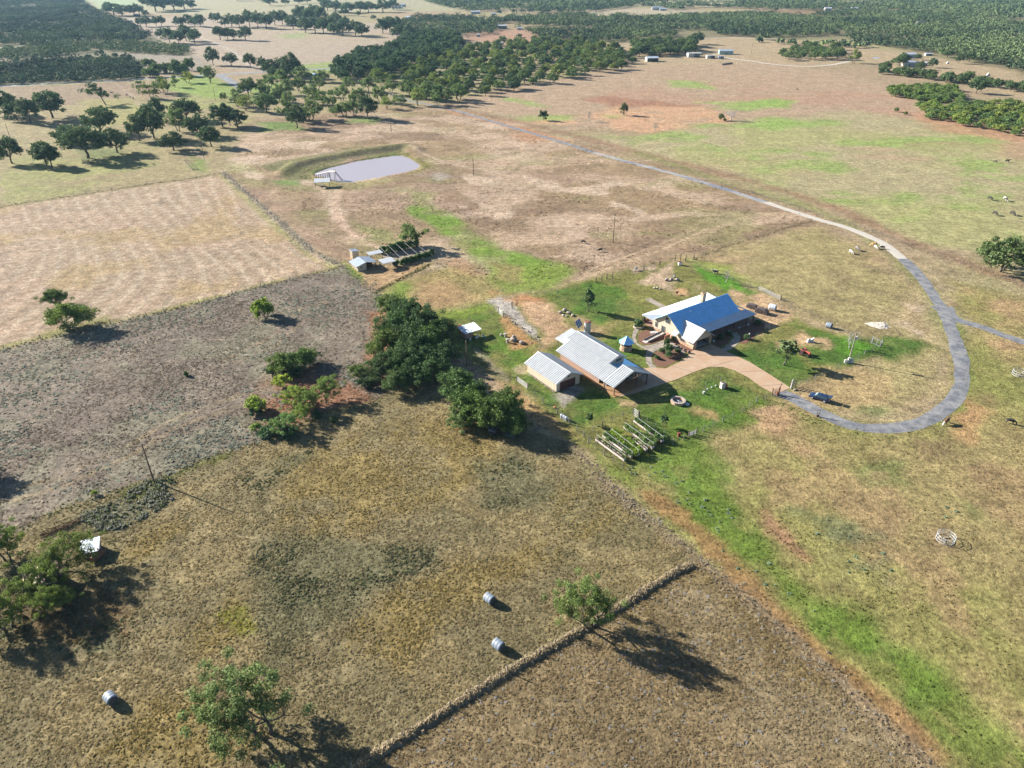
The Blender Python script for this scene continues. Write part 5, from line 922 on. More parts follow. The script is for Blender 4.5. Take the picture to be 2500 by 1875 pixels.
for x, y, sx, sy, sz in ((-2.6, 5.4, 2.2, 1.2, 1.1), (1.2, 5.6, 1.6, 1.0, 1.4), (3.2, 4.6, 1.4, 2.0, .9)): k = MB(); k.box(x, y, .1 + sz / 2, sx, sy, sz); k.box(x, y, .1 + sz + .05, sx * 1.06, sy * 1.06, .1); tag(k.build('workbench', WOODG, None), 'low bench stored in the open bay of the barn', 'bench', 'benches in the open barn bay').matrix_world = Matrix.Translation((28.99, 147.98, 0)) @ Matrix.Rotation(R(34), 4, 'Z')
# ---- garage shed
S0 = empty('garage_shed', (10.78, 147.23, 0), R(35)); tag(S0, 'small cream shed with ribbed white roof and dark red roller door', 'shed')
k = MB(); wall(k, [(0, 0, 0), (0, 11.9, 0), (0, 11.9, 2.7), (0, 0, 2.7)], .2, (-1, 0, 0), .6); wall(k, [(7.2, 0, 0), (7.2, 11.9, 0), (7.2, 11.9, 2.7), (7.2, 0, 2.7)], .2, (1, 0, 0)); wall(k, [(.2, 11.9, 0), (7.0, 11.9, 0), (7, 11.9, 2.8), (3.6, 11.9, 4.4), (.2, 11.9, 2.8)], .2, (0, 1, 0))
wall(k, [(.2, 0, 0), (1.0, 0, 0), (1.0, 0, 2.3), (5.9, 0, 2.3), (5.9, 0, 0), (7.0, 0, 0), (7, 0, 2.8), (3.6, 0, 4.4), (.2, 0, 2.8)], .2, (0, -1, 0), None); k.build('wall', SID, S0)
k = MB(); k.box(3.45, .12, 1.15, 4.9, .08, 2.3)
for z in (.55, 1.1, 1.65): k.box(3.45, .075, z, 4.9, .02, .05)
k.build('roller_door', DKR, S0); k = MB(); k.box(3.6, -.04, 3.3, .7, .06, .5); k.build('gable_vent', BRW, S0)
k = MB(); clip_sheet(k, [(-.72, -.8, 2.58), (3.6, -.8, 4.55), (3.6, 12.5, 4.55), (-.72, 12.5, 2.58)], (0, 1, 0), **rb); clip_sheet(k, [(7.92, -.8, 2.58), (3.6, -.8, 4.55), (3.6, 12.5, 4.55), (7.92, 12.5, 2.58)], (0, 1, 0), **rb); k.tube((3.6, -.8, 4.57), (3.6, 12.5, 4.57), .08, n=6); k.build('roof', ROOFW, S0)
k = MB(); rr = random.Random(3)
for i in range(22): k.rock((-.35 - rr.random() * .25, .5 * i + rr.random() * .2, 0), .45, .45, .3, rr, 6)
tag(k.build('foundation_stones', ROCK, S0), 'row of rough stones along the wall foot', None)
# ---- well house with pyramid roof
p = G(1528, 853); W0 = empty('well_house', p, .3); tag(W0, 'round stone well house with faceted grey metal roof between barn and house', 'well house')
k = MB(); k.lathe([(1.7, 0), (1.65, .5), (1.55, 1.3), (1.5, 1.35)], 16); k.build('stone_base', STN, W0)
for i in range(8): a = i * math.pi / 4; kk = MB(); kk.box(1.35 * math.cos(a), 1.35 * math.sin(a), 1.9, .14, .14, 1.2, a); kk.build('post', BRW, W0)
k = MB(); k.lathe([(1.25, 1.3), (1.25, 2.2)], 12); k.build('lattice', mat('lattice', (.16, .10, .07), .9, var=.6, scale=6), W0)
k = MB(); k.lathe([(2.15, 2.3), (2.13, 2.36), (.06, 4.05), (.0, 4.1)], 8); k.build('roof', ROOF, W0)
# ---- water tank and solar panel behind the barn
p = G(1433.5, 812); T0 = empty('water_tank', p); tag(T0, 'upright galvanised water tank with rusty top behind the barn', 'tank'); k = MB(); k.lathe([(.95, 0), (.95, 1.0), (.98, 1.03), (.95, 1.06), (.95, 2.1), (.98, 2.13), (.95, 2.16), (.95, 3.3)], 20); k.build('tank_wall', GALV, T0, smooth=False); k = MB(); k.lathe([(1.0, 3.3), (1.0, 3.42), (.7, 3.5), (.1, 3.58)], 20); k.build('lid', RUST, T0)
for q in ((.6, .3), (-.5, .4), (.1, -.6)): kk = MB(); kk.box(q[0], q[1], 3.62, .25, .2, .16, q[0]); kk.build('roof_block', BRW, T0)
p = G(1411, 808); P0 = empty('solar_array', p, R(60)); tag(P0, 'tilted three panel solar array beside the water tank', 'solar panel'); k = MB(); k.tube((0, 0, 0), (0, 0, 2.2), .09); k.tube((-1.3, 0, 1.9), (1.3, 0, 1.9), .05, n=6); k.build('mast', GALV, P0)
SOL = mat('solar_cells', (.035, .045, .13), .15, spec=.6, var=.2, scale=3)
for i in range(3):
    k = MB(); k.box(0, 0, 0, .92, 2.1, .05); o = k.build('panel', SOL, P0, loc=((i - 1) * .98, -.1, 2.4)); o.rotation_euler = (R(58), 0, 0); k = MB()
    for s in (-1, 1): k.box(s * .46, 0, .02, .05, 2.15, .07); k.box(0, s * 1.05, .02, .90, .05, .068)
    k.build('panel_frame', TRIM, o)
# ---- goat shed
p = G(1137, 829); A0 = empty('goat_shed', p, R(35)); tag(A0, 'small open fronted goat shed with grey tin roof beside the dark thicket', 'shed')
k = MB(); wall(k, [(0, 0, 0), (2.2, 0, 0), (2.2, 0, 2.0), (0, 0, 2.0)], .12, (0, -1, 0), .4); wall(k, [(0, .12, 0), (0, 3.0, 0), (0, 3.0, 2.4), (0, .12, 2.0)], .12, (-1, 0, 0), .4); wall(k, [(2.2, .0, 0), (2.2, 3.0, 0), (2.2, 3.0, 2.4), (2.2, .0, 2.0)], .12, (1, 0, 0), .4); k.build('wall', PINK, A0)
k = MB(); clip_sheet(k, [(-.5, -.5, 2.0), (4.9, -.5, 2.0), (4.9, 3.5, 2.6), (-.5, 3.5, 2.6)], (1, 0, 0), .4, .04, .1, .06); k.build('roof', TIN, A0); posts(A0, [(4.6, -.2, 2.0), (4.6, 3.2, 2.5)], .07, BRW)
for px, py, c, lab in ((1163, 826, (.55, .6, .6), 'pale bucket under the goat shed roof'), (1167, 823, (.7, .7, .66), 'white tub under the goat shed roof'), (1180, 822, (.25, .5, .6), 'blue barrel at the edge of the goat shed'), (1148, 830, (.5, .55, .55), 'grey pail outside the goat shed')):
    k = MB(); k.lathe([(.26, 0), (.33, .5), (.31, .5), (.25, .05)], 12); tag(k.build('bucket', mat('bucket' + lab[:6], c, .5), None, loc=G(px, py)), lab, 'bucket')
# ---- chicken coop group with vine arbour
def gable_shed(name, px, py, rz, L_, W_, he, hr, wallm, roofm, label, cat='shed', oh=.3, open_front=False, door=True):
    E = empty(name, G(px, py), rz); tag(E, label, cat); k = MB()
    wall(k, [(0, 0, 0), (0, W_, 0), (0, W_, he), (0, W_ / 2, hr), (0, 0, he)], .12, (-1, 0, 0), .6); wall(k, [(L_, 0, 0), (L_, W_, 0), (L_, W_, he), (L_, W_ / 2, hr), (L_, 0, he)], .12, (1, 0, 0), .6)
    wall(k, [(.12, W_, 0), (L_ - .12, W_, 0), (L_ - .12, W_, he), (.12, W_, he)], .12, (0, 1, 0), .6)
    if not open_front: wall(k, [(.12, 0, 0), (L_ - .12, 0, 0), (L_ - .12, 0, he), (.12, 0, he)], .12, (0, -1, 0), .6)
    k.build('wall', wallm, E); s = (hr - he) / (W_ / 2); k = MB()
    clip_sheet(k, [(-oh, -oh, he - s * oh + .1), (L_ + oh, -oh, he - s * oh + .1), (L_ + oh, W_ / 2, hr + .1), (-oh, W_ / 2, hr + .1)], (1, 0, 0), .6); clip_sheet(k, [(-oh, W_ + oh, he - s * oh + .1), (L_ + oh, W_ + oh, he - s * oh + .1), (L_ + oh, W_ / 2, hr + .1), (-oh, W_ / 2, hr + .1)], (1, 0, 0), .6); k.build('roof', roofm, E)
    if door: k = MB(); k.box(L_ * .5, -.04, min(he, 2.2) * .45, min(1.2, L_ * .4), .06, min(he, 2.2) * .9); k.build('door', BRW, E)
    return E
C0 = empty('chicken_coop', G(874, 663), R(34)); tag(C0, 'cream chicken coop with shiny tin gable roof and open lean to', 'coop')
k = MB(); wall(k, [(0, 0, 0), (3.2, 0, 0), (3.2, 0, 2.7), (0, 0, 1.9)], .1, (0, -1, 0), .4); wall(k, [(0, .1, 0), (0, 5.4, 0), (0, 5.4, 1.9), (0, .1, 1.9)], .1, (-1, 0, 0), .4); wall(k, [(.1, 5.4, 0), (6, 5.4, 0), (6, 5.4, 2), (3, 5.4, 2.8), (.1, 5.4, 1.9)], .1, (0, 1, 0)); k.build('wall', SID, C0)
k = MB(); clip_sheet(k, [(-.7, -.5, 1.8), (3.0, -.5, 2.85), (3.0, 5.9, 2.85), (-.7, 5.9, 1.8)], (0, 1, 0), .6, .03); clip_sheet(k, [(6.9, -.5, 2.1), (3.0, -.5, 2.85), (3.0, 5.9, 2.85), (6.9, 5.9, 2.1)], (0, 1, 0), .6, .03); k.build('roof', TIN, C0); posts(C0, [(6.6, -.1, 2.1), (6.6, 5.5, 2.1)], .06, BRW)
k = MB(); k.box(1.3, -.03, 1.2, .5, .06, .5); k.build('window', GLS, C0); k = MB(); k.box(5, 2.8, .5, 2.6, 1.4, .9); k.box(4.6, 3.6, 1.2, 1.6, .8, .6); k.build('feed_shelf', RUST, C0)
C1 = empty('feed_shed', G(862, 634), R(34)); tag(C1, 'tall narrow cream box shed with blue tin lid behind the coop', 'shed'); k = MB(); wall(k, [(0, 0, 0), (2.2, 0, 0), (2.2, 0, 2.7), (0, 0, 3.0)], .1, (0, -1, 0), .4); wall(k, [(0, .1, 0), (0, 2.4, 0), (0, 2.4, 3), (0, .1, 3)], .1, (-1, 0, 0), .4); wall(k, [(2.2, .1, 0), (2.2, 2.4, 0), (2.2, 2.4, 2.7), (2.2, .1, 2.7)], .1, (1, 0, 0)); wall(k, [(.1, 2.4, 0), (2.1, 2.4, 0), (2.1, 2.4, 2.7), (.1, 2.4, 3)], .1, (0, 1, 0)); k.build('wall', SID, C1); k = MB(); clip_sheet(k, [(-.15, -.15, 3.1), (2.4, -.15, 2.75), (2.4, 2.6, 2.75), (-.15, 2.6, 3.1)], (0, 1, 0), .4, .02); k.build('roof', TIN, C1)
def canopy(name, px, py, rz, L_, W_, h0, h1, roofm, label, pm=BRW):
    E = empty(name, G(px, py), rz); tag(E, label, 'canopy'); k = MB(); clip_sheet(k, [(-.3, -.3, h0), (L_ + .3, -.3, h0), (L_ + .3, W_ + .3, h1), (-.3, W_ + .3, h1)], (0, 1, 0), .5, .04, .1, .06); k.build('roof', roofm, E); posts(E, [(.1, .1, h0), (L_ - .1, .1, h0), (L_ - .1, W_ - .1, h1 - .05), (.1, W_ - .1, h1 - .05)], .07, pm); return E
canopy('coop_canopy', 938, 659, R(34), 4.2, 3.6, 2.3, 2.5, ROOFW, 'open canopy with ribbed white roof at the front of the coop'); canopy('coop_canopy', 905, 638, R(34), 4.6, 2.4, 2.3, 2.5, ROOFW, 'flat white canopy between the feed shed and the vine arbour')
V0 = empty('vine_arbour', G(940, 655), R(34)); tag(V0, 'long steel framed arbour overgrown with dark green vines', 'arbour'); PIPE = mat('pale_pipe', (.34, .33, .31), .5)
a0, a1, a2, a3 = G(960, 652), G(1058, 622), G(1022, 600), G(930, 622)
M0 = Matrix.Translation(G(940, 655)) @ Matrix.Rotation(R(34), 4, 'Z'); IM = M0.inverted()
for i in range(6):
    t = i / 5; p, q = IM @ a0.lerp(a1, t), IM @ a3.lerp(a2, t); k = MB(); k.tube(p + V(0, 0, -.1), p + V(0, 0, 2.3), .045, n=6); k.tube(q + V(0, 0, -.1), q + V(0, 0, 2.9), .045, n=6); k.tube(p + V(0, 0, 2.3), q + V(0, 0, 2.9), .04, n=6); k.build('arch', mat('arbour_pipe', (.22, .21, .20), .6), V0)
rg = np.random.default_rng(5); lv = []
for i in range(120): t = rg.random(); p = IM @ a3.lerp(a2, t); lv.append(leaf_quads(rg, np.array(p) + np.array([0, 0, rg.random() * 2.6 + .2]), .75, 60, .26))
for i in range(100): t = rg.random(); p = IM @ a0.lerp(a1, t); lv.append(leaf_quads(rg, np.array(p) + np.array([0, 0, rg.random() * 1.6 + .1]), .65, 60, .26))
lv = np.concatenate(lv); vo = np_mesh('vines', lv, np.arange(len(lv)), 4, LEAF, None, V0); vo.color = (.8, 1.05, .8, 1)
k = MB(); cc = [IM @ p_ for p_ in (a0, a1, a2, a3)]; k.poly([p_ + V(0, 0, .03) for p_ in cc]); k.build('netting_floor', mat('arbour_soil', (.20, .16, .11), .95), V0)
# ---- pond platform and shelter
D0 = empty('pond_platform', G(770, 428), 0); tag(D0, 'raised timber pier with square white deck standing in the pond', 'pier'); DM = Matrix.Translation(-G(770, 428))
WD = mat('bleached_deck', alb(236, 216, 200, .6), .85, var=.1); s0, s1, dc, lad = G(763, 437), G(800, 431), G(812, 437), G(832, 438)
hh = VH(812, 437, 17); k = MB(); e0, e1 = DM @ s0, DM @ dc
k.prism([e0 + V(0, -.6, .2), e0 + V(0, .6, .2), V(e0.x + 2, e0.y + .8, hh * .62), V(e0.x + 2, e0.y - .4, hh * .62)], (0, 0, .12)); k.prism([V(e0.x + 2, e0.y - .4, hh * .62), V(e0.x + 2, e0.y + .8, hh * .62), e1 + V(-1.2, .6, hh), e1 + V(-1.2, -.6, hh)], (0, 0, .12)); k.prism([e1 + V(-1.6, -1.5, hh), e1 + V(1.6, -1.5, hh), e1 + V(1.6, 1.5, hh), e1 + V(-1.6, 1.5, hh)], (0, 0, .16)); k.build('deck', WD, D0)
for i in range(7): t = i / 6; p = (e0 + V(2, .2, 0)).lerp(e1 + V(-1.2, 0, 0), t); z = hh * (.62 + .38 * t); kk = MB(); kk.tube(p + V(0, .5, -1.6), p + V(0, .5, z), .08, n=6); kk.tube(p + V(0, -.5, -1.6), p + V(0, -.5, z), .08, n=6); kk.build('pile', BRW, D0)
for sx in (-1.3, 1.3):
    for sy in (-1.3, 1.3): kk = MB(); kk.tube(e1 + V(sx, sy, -1.8), e1 + V(sx, sy, hh), .1, n=6); kk.build('pile', BRW, D0)
k = MB(); q = DM @ lad
for s in (-.7, .7): k.tube(e1 + V(1.6, s, hh), V(q.x + .6, e1.y + s - .6, -.4), .12, n=5)
for t in np.linspace(.08, .95, 9): k.tube((e1 + V(1.6, -.7, hh)).lerp(V(q.x + .6, e1.y - 1.3, -.4), t), (e1 + V(1.6, .7, hh)).lerp(V(q.x + .6, e1.y + .1, -.4), t), .06, n=4)
k.build('ladder', BRW, D0)
k = MB(); k.tube(e1 + V(1.4, 1.4, hh), e1 + V(1.4, 1.4, hh + 1), .05, n=6); k.tube(e1 + V(1.4, -1.4, hh), e1 + V(1.4, -1.4, hh + 1), .05, n=6); k.tube(e1 + V(1.4, -1.4, hh + .95), e1 + V(1.4, 1.4, hh + .95), .05, n=6); k.build('handrail', BRW, D0)
canopy('picnic_shelter', 770, 459, R(12), 6.6, 4.6, 2.5, 3.1, ROOFW, 'open shelter with pale mono pitch roof beside the pond', WOODG)
k = MB(); k.box(3, 2, .75, 2.2, .9, .07); k.box(3, 1.2, .45, 2.2, .3, .06); k.box(3, 2.8, .45, 2.2, .3, .06); k.box(2.3, 2, .37, .1, 1.8, .74); k.box(3.7, 2, .37, .1, 1.8, .74); o = tag(k.build('picnic_table', WOODG, None, loc=G(770, 459)), 'picnic table under the shelter roof by the pond', 'table'); o.rotation_euler = (0, 0, R(12))
# ---- old sheds at the left edge
X0 = empty('tin_shed', G(205, 1366), R(22)); X0.scale = (.8, .8, .8); tag(X0, 'small old shed with clean pale tin roof and blue side at left', 'shed'); k = MB(); wall(k, [(0, 0, 0), (3.2, 0, 0), (3.2, 0, 1.9), (0, 0, 1.7)], .08, (0, -1, 0), None); wall(k, [(3.2, 0, 0), (3.2, 3.4, 0), (3.2, 3.4, 2.3), (3.2, 0, 1.9)], .08, (1, 0, 0), None); wall(k, [(0, 0.1, 0), (0, 3.4, 0), (0, 3.4, 2.2), (0, .1, 1.7)], .08, (-1, 0, 0), None); wall(k, [(.1, 3.4, 0), (3.1, 3.4, 0), (3.1, 3.4, 2.3), (.1, 3.4, 2.2)], .08, (0, 1, 0), None); k.build('wall', mat('rusty_sheet', (.30, .20, .15), .8, var=.4, scale=2), X0); k = MB(); clip_sheet(k, [(-.4, -.6, 1.85), (3.5, -.6, 1.95), (3.5, 3.7, 2.45), (-.4, 3.7, 2.35)], (1, 0, 0), .5, .03); k.build('roof', TIN, X0)
X1 = empty('rusty_shed', G(70, 1455), R(22)); tag(X1, 'old open shed with streaky rusted roof among the left trees', 'shed'); k = MB(); wall(k, [(0, 3.6, 0), (4.2, 3.6, 0), (4.2, 3.6, 2.6), (0, 3.6, 2.6)], .08, (0, 1, 0), None); wall(k, [(0, 0, 0), (0, 3.5, 0), (0, 3.5, 2.5), (0, 0, 2)], .08, (-1, 0, 0), None); k.build('wall', WOODG, X1); k = MB(); clip_sheet(k, [(-.4, -.6, 2.0), (4.6, -.6, 2.0), (4.6, 4, 2.7), (-.4, 4, 2.7)], (1, 0, 0), .45, .03); k.build('roof', mat('rust_streaked_tin', (.34, .34, .36), .5, metal=.4, var=.0, scale=2.5, c2=(.33, .18, .12), stretch=(2, .3, 1)), X1); posts(X1, [(.1, -.3, 2.0), (4.3, -.3, 2.0)], .07, BRW)
# ---- far farm buildings
def far_shed(name, px0, px1, py, dpx, hpx, roof, wallm, label, rz=0., open_front=False, hr=None):
    a, b = G(px0, py), G(px1, py); L_ = (b - a).length; W_ = L_ * dpx; he = VH(px0, py, hpx)
    return gable_shed(name, px0, py, rz, L_, W_, he, hr or he * 1.35, wallm, roof, label, 'building', .3, open_front, not open_front)
BLUW = mat('pale_green_sheet', (.30, .42, .38), .6, var=.06); WHW = mat('white_sheet', (.38, .37, .35), .7, var=.06); GRW = mat('grey_sheet', (.32, .33, .36), .7, var=.1)
far_shed('metal_building', 1756, 1789, 133, .55, 8, TIN, BLUW, 'long pale green metal building at the far farmstead', R(-4)); far_shed('farm_barn', 1580, 1608, 151, .8, 8, TIN, WHW, 'white sided barn with pale blue roof nearest the wood', R(6), True)
def lean(name, px0, px1, py, dpx, hpx, label, roofm=ROOFW, wallm=WHW, rz=0.):
    a, b = G(px0, py), G(px1, py); L_ = (b - a).length; W_ = L_ * dpx; h = VH(px0, py, hpx); E = empty(name, a, rz); tag(E, label, 'shed'); k = MB()
    wall(k, [(0, 0, 0), (0, W_, 0), (0, W_, h * .9), (0, 0, h)], .1, (-1, 0, 0), None); wall(k, [(.1, W_, 0), (L_, W_, 0), (L_, W_, h * .9), (.1, W_, h * .9)], .1, (0, 1, 0), None); wall(k, [(0.1, 0, 0), (L_ * .42, 0, 0), (L_ * .42, 0, h), (.1, 0, h)], .1, (0, -1, 0), None); k.build('wall', wallm, E); k = MB(); clip_sheet(k, [(-.2, -.3, h + .1), (L_ + .2, -.3, h + .1), (L_ + .2, W_ + .3, h * .9 + .1), (-.2, W_ + .3, h * .9 + .1)], (1, 0, 0), .8, .04); k.build('roof', roofm, E); posts(E, [(L_, .1, h), (L_ * .72, .1, h)], .1, BRW)
lean('pole_barn', 1680, 1714, 140, .6, 9, 'open fronted pole barn with white end at the far farmstead'); lean('pole_barn', 1726, 1749, 143, .6, 7, 'smaller open shed right of the pole barn'); lean('pole_barn', 1753, 1770, 144, .7, 6, 'low dark sided shed with pale roof at the end of the far sheds', TIN, GRW)
for i in range(6):
    p = G(1765 + i * 4.2, 159 - i * .55); k = MB(); k.lathe([(.0, -.8), (.75, -.78), (.8, -.7), (.8, .7), (.75, .78), (0, .8)], 12, (0, 0, .78), 'X', False); o = tag(k.build('wrapped_bale', mat('black_wrap', (.05, .055, .065), .4, var=.2), None, loc=p), 'black wrapped bale in the row at the far farmstead', 'bale', 'row of wrapped bales at the far farmstead')
far_shed('long_shed', 1592, 1616, 25, .35, 6, TIN, WHW, 'pale blue roofed shed alone in the distant clearing'); far_shed('small_shed', 1611, 1627, 26, .5, 4, TIN, GRW, 'small grey shed beside the pale blue one in the distant clearing'); far_shed('long_barn', 1376, 1410, 8, .25, 4, ROOFW, RUST, 'long red brown barn with white roof at the top of the view'); far_shed('roadside_barn', 1216, 1237, 71, .5, 7, ROOFW, GRW, 'white roofed barn standing in the loose wood', 0, True)
far_shed('mobile_home', 956, 982, 21, .3, 4, ROOFW, WHW, 'long white mobile home on the far hill'); far_shed('hill_house', 976, 990, 17, .6, 5, TIN, WHW, 'white house with blue roof behind the mobile home'); far_shed('cottage', 1164, 1172, 90, .8, 5, ROOFW, WHW, 'tiny white cottage at the edge of the loose wood'); far_shed('pink_house', 1218, 1228, 111, .8, 6, TIN, mat('pink_wall', (.5, .3, .28), .8), 'small pink walled house half hidden by oaks'); far_shed('grey_house', 1150, 1172, 34, .6, 5, GRW, GRW, 'grey house with pale gable on the far hill'); far_shed('white_silo', 1107, 1112, 20, .9, 6, ROOFW, WHW, 'tiny white hut beside the far tree belt'); far_shed('blue_shed', 1200, 1212, 37, .5, 3.5, TIN, WHW, 'small pale blue shed right of the grey far house')
far_shed('far_house', 2014, 2030, 27, .6, 6, GRW, WHW, 'dark roofed white house in the distant red clearing, left one'); far_shed('far_house', 2078, 2094, 27, .6, 6, GRW, WHW, 'grey roofed white house in the distant clearing, right one'); far_shed('forest_house', 2238, 2254, 63, .6, 8, mat('dark_shingle', (.06, .06, .075), .8), WHW, 'dark roofed house deep in the right forest'); far_shed('roadside_house', 1262, 1276, 73, .5, 4, TIN, WHW, 'pale blue roofed house at the edge of the red clearing'); far_shed('wood_cabin', 1500, 1514, 63, .5, 4, TIN, WHW, 'small pale roof showing inside the middle wood, left'); far_shed('wood_cabin', 1609, 1621, 52, .5, 4, TIN, GRW, 'small blue roof showing inside the middle wood, right'); far_shed('wood_cabin', 1878, 1890, 73, .5, 4, ROOFW, GRW, 'white roof beside a track in the right forest'); far_shed('road_shed', 748, 776, 186, .5, 4, mat('sky_blue_roof', (.45, .62, .75), .4, metal=.3), WHW, 'pale blue roofed shed beside the county road behind the grove')
far_shed('trailer_home', 311, 323, 55, .3, 3.5, ROOFW, WHW, 'white trailer on the pale ground right of the upper left forest'); far_shed('hay_shed', 326, 340, 40, .5, 4, ROOFW, RUST, 'open hay shed with white roof under oaks at upper left', 0, True); far_shed('edge_house', 345, 353, 9, .8, 4, ROOFW, WHW, 'tiny white building left of the hazy trees at top')
RH = far_shed('far_ranch_house', 2208, 2234, 162, .55, 9, GRW, WHW, 'grey roofed white ranch house among oaks on the right', R(5)); far_shed('far_ranch_wing', 2232, 2262, 160, .45, 6, GRW, STN, 'low wing with brick chimney right of the far ranch house', R(-8)); far_shed('far_barn_house', 2210, 2240, 142, .6, 8, TIN, WHW, 'white gabled barn behind the far ranch house', R(12)); far_shed('carport', 2260, 2276, 136, .6, 4, TIN, GRW, 'arched grey carport behind the far ranch', 0, True); far_shed('green_shed', 2272, 2286, 152, .5, 5, mat('teal_roof', (.25, .42, .40), .5), RUST, 'teal roofed shed right of the far ranch house')
for px, py, s, lab in ((2314, 156, 6, 'white tent shaped hut in the far corral'), (2413, 186, 9, 'small white boat hull lying on the far pasture')):
    m_ = MPP(px, py); k = MB(); k.prism([(-s * m_ / 2, 0, 0), (s * m_ / 2, 0, 0), (s * m_ * .35, 0, s * m_ * .45), (-s * m_ * .05, 0, s * m_ * .8), (-s * m_ * .35, 0, s * m_ * .45)], (0, s * m_ * .5, 0)); tag(k.build('white_hut', WHW, None, loc=G(px, py)), lab, 'hut')
# ------------------------------------------------------------------ poles, fences, bales, garden, vehicles, animals
POLEW = mat('creosote_pole', (.12, .085, .06), .9, var=.3, scale=3, stretch=(1, 1, .2)); WIRE = mat('fence_wire', (.10, .10, .10), .6, metal=.3); NET = mat('green_netting', (.09, .13, .10), .7)
def upole(px, py, h, label, arm=False, m=POLEW):
    E = empty('utility_pole', G(px, py)); tag(E, label, 'utility pole', 'wooden utility poles'); k = MB(); k.tube((0, 0, -.3), (0, 0, h), .17, .11, 10); k.build('pole', m, E)
    k = MB(); k.box(0, .0, h - .25, 1.9 if arm else .45, .12, .12); k.build('crossarm', m, E)
    for s in ((-.8, 0, .8) if arm else (0,)): q = MB(); q.lathe([(.05, h - .18), (.08, h - .1), (.06, h + .02), (.02, h + .05)], 8, (s, 0, 0)); q.build('insulator', GALV, E)
    return E
for px, py, h, lab in ((376, 1176, 9.3, 'wooden utility pole on the brush field fence, nearest of all the poles'), (1496.5, 592, 9.6, 'wooden utility pole behind the house with two black calves to its left'), (1156, 427, 8.8, 'wooden utility pole right of the pond'), (955.5, 322, 9.4, 'wooden utility pole behind the pond bank'), (499, 389, 9.4, 'wooden utility pole at the corner of the hay field fence'), (27, 343, 9.4, 'wooden utility pole by the left edge behind the oaks'), (526, 245, 9, 'thin utility pole on the mown green by the county road'), (1140, 893, 7.2, 'dark lamp pole between the big thicket and the goat shed')): upole(px, py, h, lab)
for px, py, h, lab in ((1834, 131, 10, 'far H frame utility pole right of the metal building'), (1002, 12, 10, 'distant utility pole beside the mobile home')): upole(px, py, h, lab, True)
E = upole(2071.5, 884, 8.6, 'pale utility pole with white transformer can and meter boxes at the yard fence', m=mat('bleached_pole', (.20, .175, .15), .9, var=.15)); k = MB(); k.lathe([(.28, 6.5), (.3, 6.6), (.3, 7.3), (.2, 7.4)], 12, (.45, .1, 0)); k.build('transformer', TRIM, E)
for x, y, sx, sz, m in ((-.2, -.4, .6, 1.5, TRIM), (.55, -.6, .7, 1.1, GALV), (-1.0, -.3, .5, .9, TRIM)): k = MB(); k.box(x, y, sz / 2, sx, .4, sz); k.box(x, y - .21, sz * .7, sx * .7, .04, sz * .3); k.build('meter_box', m, E)
k = MB(); k.tube((0, 0, 8.3), (.9, .3, 8.5), .03, n=5); k.lathe([(.05, 8.5), (.2, 8.4), (.18, 8.35)], 10, (.95, .3, 0)); k.build('lamp', TRIM, E)
def fence(name, px, label, sp=4.0, h=1.35, pr=.07, wires=4, pm=WOODG, group='ranch fences', net=0, big=6, maxp=90, wm=WIRE):
    pts = [G(*p) for p in px]; O = pts[0]; E = empty(name, O); tag(E, label, 'fence', group); pos = []; r = random.Random(len(px) * 7 + int(px[0][0]))
    tot = sum((pts[i + 1] - pts[i]).length for i in range(len(pts) - 1)); sp = max(sp, tot / maxp)
    k = MB(); k.tube((0, 0, -.1), (0, 0, h), pr, pr * .85, 6); proto_ = k.build('post', pm, E); first = True
    for i in range(len(pts) - 1):
        a, b = pts[i], pts[i + 1]; n = max(1, round((b - a).length / sp))
        for j in range(n + (1 if i == len(pts) - 2 else 0)):
            p = a.lerp(b, j / n) - O; o = proto_ if first else proto_.copy()
            if not first: col.objects.link(o)
            first = False; s = r.uniform(.85, 1.15); o.location = p; o.scale = (s * (1.5 if j == 0 else 1), s * (1.5 if j == 0 else 1), s); o.rotation_euler = (r.uniform(-.05, .05), r.uniform(-.05, .05), r.random() * 6); o.parent = E
    k = MB()
    for i in range(len(pts) - 1):
        a, b = pts[i] - O, pts[i + 1] - O
        for q in range(wires): z = h * (.22 + .74 * q / max(1, wires - 1)); k.tube(a + V(0, 0, z), b + V(0, 0, z), .008, n=3, cap=False)
        if net:
            n = int((b - a).length / net)
            for q in range(n): p = a.lerp(b, (q + .5) / n); k.tube(p + V(0, 0, .05), p + V(0, 0, h * .97), .006, n=3, cap=False)
    k.build('wire', wm, E); return E
fence('field_fence', HAYS[1:] , 'post and wire fence between hay field and brush field', 4.6, 1.4)
fence('field_fence', HAYN, 'post and wire fence along the far edge of the hay field', 5.5, 1.4)
fence('field_fence', HAYE, 'weedy post and wire fence along the right side of the hay field', 5, 1.3)
fence('field_fence', MIDF, 'leaning wire fence between brush field and golden grass', 6, 1.3, .05, pm=RUST)
fence('hedge_fence', HEDGE, 'post fence buried in the strip of tall dry grass', 6.5, 1.6, .06)
fence('diagonal_fence', DIAG[:5], 'grey wire fence running diagonally beside the raised beds', 7, 1.3, .06, 4)
fence('diagonal_fence', DIAG[4:], 'wire fence continuing to the lower right between weeds and mown grass', 8, 1.2, .05)
fence('yard_fence', [(1512, 1137), (1600, 1100), (1690, 1068)], 'post and mesh fence right below the raised beds', 3.2, 1.5, .09, 4, net=.35, wm=NET) if False else None
YF = dict(sp=3.0, h=1.5, pr=.07, wires=5, net=.4, wm=NET)
fence('yard_fence', [(1643, 1085), (1717, 1053), (1765, 1030), (1811, 1006), (1847, 983), (1890, 968)], 'netted yard fence from the lower gate up to the drive gate', **YF)
fence('yard_fence', [(1932, 950), (1990, 927), (2065, 889), (2110, 866), (2148, 848)], 'pale netted fence from the drive gate to the braced corner', **YF)
